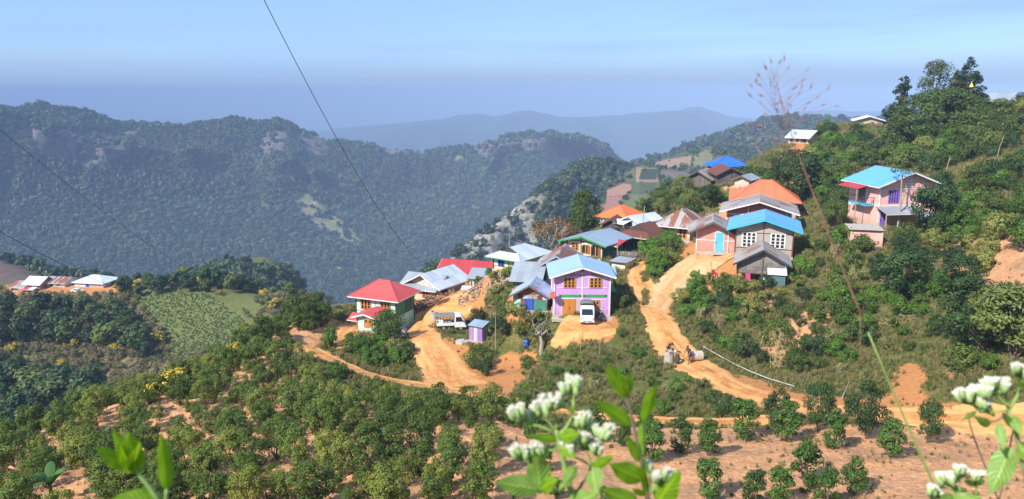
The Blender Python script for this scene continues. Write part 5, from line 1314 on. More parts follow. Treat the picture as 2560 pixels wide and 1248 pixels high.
c5 = G('on the slope above the timber yard', [(1195,700),(1275,695),(1282,745),(1235,775),(1200,745)], 82, 100, 1.6, ['bright_shrub','shrub'], 1.0, 1.8, 15)
c6 = G('in the hedge between the road and the sandy drive', [(1625,600),(1682,590),(1676,640),(1688,680),(1655,725),(1635,690),(1618,640)], 82, 106, 1.3, ['bright_shrub','shrub','bright_shrub'], 1.7, 2.9, 16, road=.5)
c7 = G('on the slope above the main road', [(1690,735),(1760,705),(1850,715),(1990,695),(2010,625),(2060,600),(2120,630),(2210,650),(2330,700),(2560,740),(2620,900),(2420,945),(2330,885),(2200,890),(2080,950),(1950,935),(1850,900),(1770,855),(1700,790)], 44, 86, 1.6, ['shrub','bright_shrub','cane_clump','dark_shrub','bright_shrub','shrub','cane_clump','straw_clump'], .9, 2.3, 17, n_try=9000)
c8 = G('on the hillside around the pink house', [(2020,470),(2110,455),(2100,560),(2090,625),(2215,640),(2340,690),(2600,700),(2600,400),(2350,465),(2340,575),(2250,600),(2215,635),(2110,620)], 62, 125, 2.3, ['shrub','shrub','dark_shrub','bright_shrub'], 1.6, 3.0, 18, n_try=9000)
c9 = G('on the upper hill below the hilltop trees', [(2040,330),(2110,335),(2215,345),(2300,340),(2440,300),(2600,265),(2600,430),(2350,455),(2200,415),(2060,475),(2000,450),(2035,390)], 112, 190, 3.6, ['shrub','dark_shrub','shrub','bright_shrub'], 2.2, 4.2, 19, n_try=7000)
c10 = G('on the knoll beside the orange slip', [(1850,440),(1900,420),(1960,380),(1990,400),(1985,440),(1930,470),(1870,480)], 115, 155, 3.0, ['shrub','bright_shrub','dark_shrub'], 1.4, 2.6, 20)
c11 = G('below the upper plank houses', [(1700,490),(1790,492),(1880,490),(1850,520),(1740,535),(1690,520)], 104, 140, 2.3, ['shrub','dark_shrub','bright_shrub'], 1.4, 2.4, 21)
c12 = G('behind the lower village roofs', [(1000,690),(1100,680),(1240,650),(1330,640),(1250,700),(1100,700)], 108, 140, 3.0, ['shrub','scrub_bush'] if False else ['shrub'], 1.8, 3.0, 22)
c13 = G('on the grass strip beside the main road', [(1545,745),(1570,745),(1580,800),(1560,850),(1545,860)], 66, 84, 1.7, ['shrub'], .6, 1.1, 23)
# grove behind the pink shed
grove([(1600,490),(1660,475),(1690,505),(1790,512),(1800,535),(1660,545),(1595,535)], 108, 140, 3.2, ['round_tree','dark_tree'], 2.8, 4.6, 'leafy green tree in the grove behind the rusted hip roof', 'tree', 'trees in the village grove', 31, name='grove_tree')
def tree(kind, px, py, hpx, label, name=None, wide=1.0, Y=None, cat='tree', var=None):
    p = hit(px, py) if Y is None else onG(xat(px, Y, -15), Y)
    base = at(px, py, p.y).z if Y is not None else p.z
    return plant(kind, name or kind, p, hpx / ppm(p.y, p.z) + (base - p.z if Y is not None else 0), label, cat, wide=wide, var=var)
tree('round_tree', 1462, 605, 130, 'tall round green tree at the village edge above the valley', Y=112, wide=.85, var=1)
tree('dry_tree', 1388, 628, 92, 'leafless brown spreading tree beside the tall green tree', Y=112, wide=1.25)
tree('spire_tree', 2238, 318, 122, 'narrow dark spire-shaped tree standing alone on the hilltop', Y=150, wide=1.1, var=0)
tree('feathery_tree', 2322, 300, 145, 'tall feathery grey green tree above the hilltop crown', Y=152, wide=1.0)
tree('spire_tree', 2396, 300, 152, 'tallest dark tree, ragged spire beside the pagoda', Y=150, wide=1.35, var=1)
tree('spire_tree', 2368, 300, 120, 'short dark ragged tree left of the tallest spire tree', Y=151, wide=1.25, var=0)
tree('broad_tree', 2340, 352, 132, 'huge spreading green tree covering the hilltop', Y=142, wide=1.45, var=0)
tree('broad_tree', 2430, 350, 90, 'lower spreading tree right of the huge hilltop tree', Y=138, wide=1.1, var=1)
tree('broad_tree', 2275, 355, 75, 'low spreading tree under the lone spire tree', Y=145, wide=1.2, var=1)
tree('dark_tree', 2335, 590, 135, 'dark glossy tree in front of the pink house', wide=1.05)
tree('dark_tree', 2250, 762, 150, 'dark round tree on the bare slope below the pink house', wide=.95)
tree('dark_tree', 2455, 880, 180, 'large dark tree leaning over the road bank', wide=1.25)
tree('dark_tree', 2395, 760, 130, 'dark tree above the leaning tree on the right slope', wide=1.0)
tree('round_tree', 2530, 900, 190, 'big leafy tree at the right edge above the road bank', wide=1.2)
tree('dark_tree', 1995, 470, 95, 'dark bushy tree beside the orange earth slip', Y=118, wide=.95)
tree('round_tree', 2090, 465, 70, 'round bushy tree left of the sky blue pink-house roof', wide=1.1)
tree('round_tree', 2085, 575, 80, 'olive tree left of the pink house balcony', wide=.9)
tree('round_tree', 960, 836, 62, 'round dark tree in front of the mint green house', wide=1.35, Y=84)
tree('round_tree', 655, 870, 80, 'tallest tree on the orchard edge at the side valley', wide=1.0)
tree('round_tree', 745, 820, 85, 'bushy tree on the orchard crest near the lower track', wide=1.2)
tree('round_tree', 800, 800, 70, 'leafy tree on the orchard crest beside the mint house', wide=1.2)
tree('shrub', 1560, 772, 44, 'single round shrub in the shade beside the purple house', 'shade_shrub', cat='shrub')
tree('bright_shrub', 835, 945, 44, 'fresh lime green bush hanging over the lower track', 'lime_bush', wide=1.5, cat='shrub')
tree('bright_shrub', 828, 865, 55, 'clipped bright green hedge bush beside the short path', 'hedge_bush', wide=.7, cat='shrub')
tree('cane_clump', 1730, 740, 40, 'reddish spiky plant at the drive corner', 'spiky_plant', cat='plant')
for px, py, hp in [(2330,720,75),(2400,660,50),(2350,690,60),(2370,740,60)]: tree('straw_clump', px, py, hp, 'dry straw coloured reed clump beside the dark right slope tree', 'reed_clump', cat='reeds')['group'] = 'dry reeds'
# far side of the side valley
FTG = 'trees on the far terrace slope'
grove([(0,790),(280,780),(335,820),(385,875),(390,915),(300,880),(150,870),(0,870)], 195, 262, 5.2, ['far_tree'], 5, 9, 'dark leafy tree in the wood below the far terrace', 'tree', FTG, 41, name='wood_tree', road=None, n_try=5000)
grove([(300,735),(420,712),(640,716),(760,745),(650,735),(520,732),(330,745)], 225, 266, 5.0, ['far_tree'], 4, 7, 'small tree in the line along the far ridge crest', 'tree', 'trees along the far crest', 42, name='crest_tree', road=None)
grove([(0,950),(120,990),(290,1020),(160,1080),(0,1120)], 90, 200, 5.0, ['far_tree'], 7, 11, 'dark tree in the shaded gully at the left edge', 'tree', 'trees in the gully', 43, name='gully_tree', road=None)
grove([(0,860),(150,865),(300,880),(410,900),(560,880),(600,900),(420,960),(250,1020),(60,970),(0,950)], 175, 235, 4.2, ['scrub_bush','scrub_bush','scrub_bush','far_tree'], 1.8, 3.6, {'scrub_bush': 'dry olive scrub bush on the far slope', 'far_tree': 'small green tree among the dry scrub on the far slope'}, {'scrub_bush': 'bush', 'far_tree': 'tree'}, {'scrub_bush': 'scrub bushes on the far slope', 'far_tree': 'trees among the scrub'}, 44, road=None, n_try=6000)
grove([(0,860),(160,850),(330,800),(430,870),(330,900),(100,930),(0,920)], 185, 250, 11, ['yellow_shrub'], 3.0, 4.6, 'yellow flowering shrub on the far slope', 'shrub', 'yellow shrubs on the far slope', 45, road=None)
grove([(285,715),(400,700),(580,705),(690,725),(690,745),(560,722),(400,722),(300,735)], 235, 265, 6, ['yellow_shrub','far_tree'], 2.8, 4.6, {'yellow_shrub': 'yellow flowering shrub along the far ridge crest', 'far_tree': 'green tree along the far ridge crest beyond the field'}, {'yellow_shrub': 'shrub', 'far_tree': 'tree'}, {'yellow_shrub': 'yellow shrubs on the crest', 'far_tree': 'crest trees beyond the field'}, 46, road=None)
grove([(640,745),(820,760),(840,790),(740,800),(650,790)], 190, 245, 5, ['scrub_bush','yellow_shrub','far_tree'], 2.5, 4.5, {'yellow_shrub': 'yellow flowering shrub right of the far field', 'far_tree': 'green tree right of the far field', 'scrub_bush': 'olive scrub bush right of the far field'}, {'yellow_shrub': 'shrub', 'far_tree': 'tree', 'scrub_bush': 'bush'}, {'yellow_shrub': 'yellow shrubs by the field', 'far_tree': 'trees by the field', 'scrub_bush': 'scrub by the field'}, 47, road=None)
tree('far_tree', 495, 722, 56, 'round lone tree on the far ridge above the field', 'lone_tree', Y=248)
for px, py, hp in [(425,985,62),(455,965,50),(590,905,50),(385,1000,44)]: tree('yellow_shrub', px, py, hp, 'yellow flowering shrub at the orchard edge', 'flowering_shrub', cat='shrub', wide=1.1)['group'] = 'yellow shrubs at the orchard edge'
# papaya tree before the pink house
pp = hit(2243, 575); pa = thing('papaya_tree', 'thin papaya tree with drooping top leaves before the pink house', 'tree', pp)
hh = 150 / ppm(pp.y, pp.z)
MB().tube([(0, 0, -.2), (.08, 0, hh*.4), (-.05, .05, hh*.8), (0, 0, hh)], [.13, .10, .08, .06], 7).build('trunk', BARKP, pa)
MB().tube([(.05, 0, hh*.35), (.45, 0, hh*.6), (.5, 0, hh*.75)], [.07, .06, .04], 6).build('branch', BARKP, pa)
r_ = np.random.default_rng(5); P, N = [], []
for i in range(11):
    a = i * 6.283 / 11; R = 1.0 + .3 * r_.random(); e = np.array([math.cos(a) * R, math.sin(a) * R, hh + .15 - .35 * r_.random()])
    for k in range(26): P.append(e + r_.normal(size=3) * .17); N.append(np.array([math.cos(a) * .4, math.sin(a) * .4, 1]) + r_.normal(size=3) * .5)
link('crown', leaves_mesh('crown', np.array(P), np.array(N), .26, .12, L_CANE, 5), pa)
limbs((0, 0, hh - .05), [(math.cos(i*.571)*1.0, math.sin(i*.571)*1.0, hh + .05) for i in range(11)], .025, 4, 4).build('leaf_stalks', L_CANE, pa)
# dead tree by the blue drum
dp = hit(1352, 882); dt = thing('dead_tree', 'bare grey dead tree with forked branches beside the blue drum', 'tree', dp)
dh = 90 / ppm(dp.y, dp.z)
MB().tube([(0, 0, -.3), (.1, 0, dh*.25), (-.05, .1, dh*.5)], [.28, .2, .14], 8).build('trunk', BARKP, dt)
limbs((-.05, .1, dh*.48), [(-.9, .2, dh*.85), (.9, -.2, dh*.8), (1.15, .1, dh*1.0), (-.3, .3, dh*1.0), (.4, .3, dh*.9), (-1.2, -.2, dh*.6), (1.3, .2, dh*.55), (.7, .5, dh*1.1), (-.7, -.4, dh*1.05), (.2, -.5, dh*.95), (-1.0, .5, dh*.75)], .065, 8, 5, bend=.45, kink=8).build('branches', BARKP, dt)
# banana plant at the bottom left
bp = hit(130, 1250); bn = thing('banana_plant', 'banana plant with ragged blue green leaves at the bottom left', 'plant', bp, sc=.8)
MB().tube([(0, 0, -.2), (0, 0, 1.5)], [.14, .09], 8).build('stem', L_BANANA, bn)
for i in range(7):
    a = i * .9 + .2; q = MB(); q.smooth = True; n_ = 8
    for k in range(n_):
        t = k / (n_ - 1); x = (1.1 + .5 * (i % 3) / 2) * t; z = 1.2 + (2.2 - .4 * (i % 2)) * t - 1.1 * t * t; wv = .34 * math.sin(math.pi * min(1, t * .95 + .05)) ** .6
        for s in (-1, 0, 1): q.v.append((x * math.cos(a) - s * wv * math.sin(a), x * math.sin(a) + s * wv * math.cos(a), z - abs(s) * .07))
    for k in range(n_ - 1):
        for s in (0, 1): q.f.append((k*3+s, k*3+s+1, k*3+s+4, k*3+s+3))
    q.build('leaf', L_BANANA, bn)
bp = hit(285, 1240); plant('dark_tree', 'glossy_tree', bp, 2.2, 'glossy dark citrus tree behind the blurred left sprig', 'tree', wide=1.2)

# ------------------------------------------------------------------ masses nobody could count
def tuft(seed, n=26, h=1.0, spread=.35, w=.028, mat=None):
    r = np.random.default_rng(seed); V, Fq = [], []
    for i in range(n):
        a, ln = r.random() * 6.283, spread * r.uniform(.3, 1.4); hh = h * r.uniform(.5, 1.1); b = np.array([r.normal() * .12, r.normal() * .12, -.05])
        d = np.array([math.cos(a), math.sin(a), 0]); s = np.array([-d[1], d[0], 0]) * w
        k = len(V)
        V += [b - s, b + s, b + d * ln * .35 + [0, 0, hh * .6] + s * .7, b + d * ln * .35 + [0, 0, hh * .6] - s * .7, b + d * ln + [0, 0, hh * .9]]
        Fq += [(k, k+1, k+2, k+3), (k+3, k+2, k+4, k+4)]
    m = bpy.data.meshes.new('tuft'); m.from_pydata([tuple(v) for v in V], [], [f if f[2] != f[3] else f[:3] for f in Fq]); m.materials.append(mat); return m
TUFTS = [tuft(s, mat=L_GRASS) for s in range(3)] + [tuft(9 + s, mat=leafmat('dry_grass_blade', (.20, .165, .065), (.34, .28, .13), tip=(.25, .20, .10), trans=.25)) for s in range(2)]
def veg_at(x, y):
    u, v = warp(x, y); a = np.clip((u + 1) / 2 * (NC - 1), 0, NC - 1).astype(int); b = np.clip((v - v0) / (v1 - v0) * (NR - 1), 0, NR - 1).astype(int)
    return bare[b, a], fld[b, a], dry[b, a]
r = np.random.default_rng(77)
n = 170000
y = np.exp(r.uniform(math.log(42), math.log(200), n)); x = r.uniform(-.72, .80, n) * y
ba, fi, dr = veg_at(x, y)
px, py = proj(x, y, gz(x, y))
k = (px > -30) & (px < 2590) & (py < 1270) & (r.random(n) > np.clip(ba * 1.5 - .1, 0, .985)) & (fbm(x / 2.5, y / 2.5, 8, 3) > -.35) & ~inpoly(px, py, ORCH)
x, y = x[k], y[k]; k = road_dist(x, y) > .12; x, y = x[k], y[k]
k = np.array([clear_of(a, b, .15) for a, b in zip(x, y)]); x, y = x[k], y[k]
g_ = []                                   # the grassy crown between the wheel tracks of the upper road
for _ in range(150):
    q = hit(r.normal(1612, 3.0), r.choice([r.uniform(684, 706), r.uniform(728, 765)])); g_.append((q.x + r.normal() * .1, q.y))
x, y = np.concatenate([x, [q[0] for q in g_]]), np.concatenate([y, [q[1] for q in g_]])
stuff_points('grass', 'rough grass and weeds covering the banks and slopes', 'grass', np.stack([x, y, gz(x, y)], 1), r.uniform(.22, .62, len(x)) * np.clip(y / 70, .8, 1.7), TUFTS, 2)
# low weeds on the bare soil
n = 3400; y = np.exp(r.uniform(math.log(31), math.log(95), n)); x = r.uniform(-.72, .74, n) * y; px, py = proj(x, y, gz(x, y))
k = (inpoly(px, py, ORCH_R) | inpoly(px, py, ORCH)) & (fbm(x / 3, y / 3, 12, 3) > .05); x, y = x[k], y[k]
k = road_dist(x, y) > .3; x, y = x[k], y[k]
stuff_points('weeds', 'scattered low weeds on the red orchard soil', 'weeds', np.stack([x, y, gz(x, y)], 1), r.uniform(.12, .30, len(x)), [PROTO['shrub'][0][0]] + TUFTS, 3)
# crop rows on the far field
pts = []
for i in range(-60, 140):
    for j in range(-140, 140):
        x, y = -95 + j * 1.15 + r.normal() * .2, 175 + i * .75 + j * .10 + r.normal() * .16
        pts.append((x, y))
pts = np.array(pts); z = gz(pts[:, 0], pts[:, 1]); px, py = proj(pts[:, 0], pts[:, 1], z)
k = inpoly(px, py, FIELD) & (r.random(len(px)) < .85) & (pts[:, 1] > 180) & (pts[:, 1] < 262)
stuff_points('crop_rows', 'rows of low green crops on the far sloping field', 'crops', np.stack([pts[k, 0], pts[k, 1], z[k]], 1), r.uniform(.45, .85, k.sum()), [p[0] for p in PROTO['crop_plant']], 4)
# forests on the hills behind
def forest(name, label, P, TT, n, smin, smax, dens, protos, seed, tmax=1.03, pmax=1.0):
    r = np.random.default_rng(seed)
    A = np.linalg.norm(np.cross(P[1:, :-1] - P[:-1, :-1], P[:-1, 1:] - P[:-1, :-1]), axis=2)
    wgt = (A * dens[:-1, :-1] * (TT[:-1, :-1] < tmax)).ravel(); c = np.cumsum(wgt); idx = np.searchsorted(c, r.random(n) * c[-1])
    i, j = np.unravel_index(np.minimum(idx, A.size - 1), A.shape); a, b = r.random((n, 1)), r.random((n, 1))
    q = P[i, j] * (1-a)*(1-b) + P[i+1, j] * a*(1-b) + P[i, j+1] * (1-a)*b + P[i+1, j+1] * a*b
    s = (smin + (smax - smin) * r.random(n) ** 2.0) * np.where(TT[i, j] > .97, .72, 1)
    stuff_points(name, label, 'forest', q - np.array([0, 0, 1.0]), s, protos, seed)
def canopy(seed, mat, nl=150):
    r = np.random.default_rng(seed); cl = []
    for i in range(7):
        a, R = r.random() * 6.283, .30 * math.sqrt(r.random()); cl.append((R * math.cos(a), R * math.sin(a), r.uniform(.35, .85), r.uniform(.17, .27)))
    P, N = clump_cloud(cl, nl // 7, seed, up=.5); L = .22 * r.uniform(.7, 1.3, len(P))
    return leaves_mesh('canopy', P, N, L, L * .75, mat, seed)
CAN = [canopy(400 + i, [L_FAR, L_FAR, L_FARB][i % 3]) for i in range(6)]
forest('mountain_forest', 'dense forest cloaking the mountain wall', MP, MT, 52000, 9, 18, np.clip(1 - mclear * .96, .02, 1) * np.clip(1 - mrock * .96, .04, 1), CAN, 71)
forest('hill_forest', 'trees dotted over the nearer limestone hill', RP, RT, 4200, 4, 9, np.clip(1.0 - .92 * np.clip((1440 - rx_) / 110, 0, 1), .06, 1) * (vn(rx_ / 18, ry_ / 18, 14) > .35), CAN, 72)
forest('ridge_forest', 'wood on the hill behind the field plots', WP, WT, 6000, 9, 17, np.ones(WT.shape), CAN, 73)
fd = (1 - fcol[..., 3]) * (fbm(fx_ / 40, fy_ / 25, 44) > .05); fd = np.maximum(fd, .015)
forest('hedgerow_trees', 'hedges and small trees between the hill plots', FP, FT, 2600, 2.5, 7, fd, CAN, 74)
# wood in the valley below the far ridge
n = 4000; y = r.uniform(300, 560, n); x = r.uniform(-.72, -.1, n) * y; px, py = proj(x, y, gz(x, y))
k = (inpoly(px, py, [(430,715),(500,690),(600,662),(760,690),(800,740),(640,740),(430,735)]) | inpoly(px, py, [(100,690),(260,690),(280,715),(110,712)]) | (inpoly(px, py, [(0,640),(110,680),(120,700),(0,660)]) & (r.random(n) < .3)))
stuff_points('valley_wood', 'dark wood in the hollow behind the far ridge', 'forest', np.stack([x[k], y[k], gz(x[k], y[k])], 1), r.uniform(4, 9, k.sum()), CAN, 75)
n = 9000; y = r.uniform(165, 262, n); x = r.uniform(-.75, -.2, n) * y; px, py = proj(x, y, gz(x, y)); ba, fi, dr = veg_at(x, y)
k = (fi < .08) & (ba < .5) & (px > -40) & (px < 900) & (r.random(n) < .75)
stuff_points('far_scrub', 'low olive and brown scrub covering the far slope', 'scrub', np.stack([x[k], y[k], gz(x[k], y[k])], 1), r.uniform(.9, 2.4, k.sum()), [p[0] for p in PROTO['scrub_bush']], 76)
print('PLANTS', CNT, len(orchp), [c1, c2, c3, c4, c5, c6, c7, c8, c9, c10, c11, c12, c13])
# ------------------------------------------------------------------ vehicles
def kei_truck(name, label, loc, rz, cover):
    t = thing(name, label, 'truck', loc, rz)
    prof = [(.04, .34), (.0, .62), (.04, .98), (.40, 1.66), (.56, 1.76), (1.2, 1.78), (1.26, 1.7), (1.26, .34)]
    cab = MB(); cab.prism([(y, z) for y, z in prof], -.70, .70); cab.v = [(y, x, z) for x, y, z in cab.v]
    bevel(cab.build('cab', P_CARW, t), .05, 3)
    cbo = t.children[0]
    a, b = Vector((0, .04, .98)), Vector((0, .40, 1.66)); d = (b - a).normalized(); nrm = Vector((0, -d.z, d.y))
    q = MB(); c0 = a + d * .07 + nrm * .006; c1 = b - d * .06 + nrm * .006
    q.add([(-.60, c0.y, c0.z), (.60, c0.y, c0.z), (.54, c1.y, c1.z), (-.54, c1.y, c1.z), (-.60, c0.y + .02, c0.z), (.60, c0.y + .02, c0.z), (.54, c1.y + .02, c1.z), (-.54, c1.y + .02, c1.z)], [(0,1,2,3),(4,7,6,5),(0,4,5,1),(1,5,6,2),(2,6,7,3),(3,7,4,0)])
    q.build('windshield', G_PANE, cbo)
    for s in (-1, 1):
        q = MB(); x = s * .705
        q.add([(x, .22, 1.02), (x, 1.12, 1.02), (x, 1.12, 1.6), (x, .50, 1.6), (x - s*.02, .22, 1.02), (x - s*.02, 1.12, 1.02), (x - s*.02, 1.12, 1.6), (x - s*.02, .50, 1.6)], [(0,1,2,3),(4,7,6,5),(0,4,5,1),(1,5,6,2),(2,6,7,3),(3,7,4,0)])
        q.build('side_window', G_PANE, cbo)
        MB().box((s * .52, .0, .72), (.26, .06, .16)).build('headlight', paint('clear_lamp', (.55, .55, .52), rough=.15), t)
        MB().box((s * .80, .28, 1.12), (.10, .05, .2)).build('mirror', P_RUBBER, t); MB().bar((s*.70, .28, 1.08), (s*.80, .28, 1.12), .02).build('mirror_arm', P_RUBBER, t)
        MB().box((s * .706, .55, .86), (.01, .14, .03)).build('door_handle', P_RUBBER, t)
        MB().box((s * .64, -.0, .56), (.10, .03, .06)).build('indicator', paint('amber_lamp', (.7, .25, .03)), t)
    MB().box((0, -.02, .43), (1.42, .12, .18)).build('bumper', P_CARW, t); MB().box((0, -.085, .44), (.9, .02, .07)).build('grille', P_RUBBER, t); MB().box((0, -.09, .36), (.34, .015, .13)).build('number_plate', P_WHITE, t)
    MB().box((0, -.012, .80), (.18, .02, .05)).build('badge', P_STEEL, t)
    for x in (-.58, .58):
        for y in (.55, 2.55):
            w = thing('wheel', None, None); w.parent = t; w.location = (x, y, .27); w.rotation_euler = (0, math.pi / 2, 0)
            for k in ('label', 'category'):
                if k in w: del w[k]
            ty = MB(); ty.smooth = True; ty.lathe([(.16, -.07), (.25, -.075), (.27, -.04), (.27, .04), (.25, .075), (.16, .07), (.16, -.07)], 20).build('tyre', P_RUBBER, w)
            MB().lathe([(0, -.05), (.16, -.055), (.16, .055), (0, .05)], 16).build('rim', P_STEEL, w)
    MB().box((0, 1.9, .36), (1.1, 2.7, .12)).build('chassis', P_RUBBER, t)
    MB().box((0, 2.32, .62), (1.40, 2.06, .08)).build('bed_floor', P_CARW, t)
    for s in (-1, 1): MB().box((s * .69, 2.32, .80), (.04, 2.06, .30)).build('bed_side', P_CARW, t)
    MB().box((0, 3.33, .80), (1.34, .04, .30)).build('tailgate', P_CARW, t)
    if cover == 'canvas':
        q = MB(); pr = [(-.70, .95), (.70, .95), (.72, 1.72), (.62, 1.88), (.3, 1.95), (-.3, 1.95), (-.62, 1.88), (-.72, 1.72)]
        q.prism(pr, 1.28, 3.36); q.build('canopy', P_CANVAS, t)
        for y in (1.27, 2.3, 3.37): MB().prism([(x * 1.012, z + (.012 if z > 1.5 else 0)) for x, z in pr], y - .025, y + .025).build('canopy_hoop', P_RUBBER, t)
    else:
        for s in (-1, 1):
            for y in np.linspace(1.34, 3.28, 6): MB().bar((s*.68, y, .95), (s*.68, y, 1.72), .035).build('cage_bar', P_PLANK, t)
            for z in (1.15, 1.35, 1.55): MB().bar((s*.68, 1.34, z), (s*.68, 3.28, z), .03).build('cage_rail', P_PLANK, t)
        q = MB(); q.prism([(-.76, 1.70), (.76, 1.70), (.74, 1.78), (.3, 1.86), (-.3, 1.86), (-.74, 1.78)], 1.28, 3.38); q.build('cage_roof', P_CANVAS, t)
        MB().box((.1, 2.1, .84), (.9, 1.0, .35)).build('cargo', P_BEIGE, t)
    return t
def ongr(px, py, dz=0.0): p = hit(px, py); p.z += dz; return p
kei_truck('canvas_truck', 'white mini truck with grey canvas top facing the viewer', ongr(1468, 815, .06), rad(-4), 'canvas')
kei_truck('cage_truck', 'white mini truck with caged bed parked side-on by the timber yard', ongr(1163, 824, .16), rad(97), 'cage')
# motorcycle
mp = ongr(1503, 806, .06); mc = thing('motorcycle', 'dark motorcycle parked beside the white canvas-topped truck', 'motorcycle', mp, rad(8))
def wheel_tube(y):
    q = MB(); q.smooth = True
    q.tube([(0, y + .27 * math.cos(a), .30 + .27 * math.sin(a)) for a in np.linspace(0, 2 * math.pi, 21)], .045, 7, caps=False); return q
for y in (0, 1.22):
    w = wheel_tube(y).build('wheel', P_RUBBER, mc); MB().tube([(-.04, y, .3), (.04, y, .3)], .07, 10).build('hub', P_STEEL, w)
MB().bar((0, .42, .62), (0, .85, .68), .20, .22).build('tank', paint('dark_bike_paint', (.05, .03, .035), rough=.3), mc); bevel(MB().box((0, 1.05, .76), (.22, .62, .10)).build('seat', P_RUBBER, mc), .03)
MB().box((0, .62, .38), (.26, .36, .30)).build('engine', P_STEEL, mc); MB().tube([(0, 0, .3), (0, .18, .75), (0, .25, .98)], .035, 6).build('fork', P_STEEL, mc)
MB().tube([(-.34, .30, 1.04), (-.12, .22, 1.0), (.12, .22, 1.0), (.34, .30, 1.04)], .018, 6).build('handlebar', P_STEEL, mc); MB().lathe([(0, -.06), (.085, -.06), (.09, .02), (0, .07)], 12, (0, .1, .84)).build('headlight', G_PANE, mc)
MB().tube([(.12, .6, .26), (.14, 1.3, .32)], .04, 8).build('exhaust', P_STEEL, mc); MB().tube([(0, .25, .9), (0, .6, .6), (0, 1.22, .32)], .03, 6).build('frame', P_RUBBER, mc); MB().tube([(0, .95, .62), (0, 1.22, .3)], .03, 6).build('shock', P_STEEL, mc)
MB().box((0, 1.42, .66), (.16, .30, .05)).build('mudguard', P_RUBBER, mc)
for s in (-1, 1): MB().bar((s*.26, .28, 1.04), (s*.30, .30, 1.22), .015).build('mirror_stalk', P_STEEL, mc); MB().box((s*.31, .30, 1.25), (.10, .02, .07)).build('mirror', P_RUBBER, mc)
# car before the long white house across the valley
cp = at(205, 716, 252); cp.z = float(gz(cp.x, cp.y)); fc = thing('parked_car', 'small white car parked before the long white house', 'car', cp, rad(82))
q = MB(); q.prism([(-.1, .35), (0, .75), (.9, .85), (1.4, 1.4), (2.9, 1.42), (3.7, .9), (4.1, .8), (4.1, .35)], -.8, .8); q.v = [(y, x, z) for x, y, z in q.v]; bevel(q.build('body', P_CARW, fc), .06)
for s in (-1, 1):
    MB().box((s*.80, 2.1, 1.1), (.03, 1.5, .36)).build('side_window', G_PANE, fc)
    for y in (.8, 3.2): MB().tube([(s*.70, y, .32), (s*.84, y, .32)], .32, 14).build('wheel', P_RUBBER, fc)
for s in (-1, 1): MB().box((s*.5, -.06, .68), (.3, .06, .14)).build('headlight', G_PANE, fc)

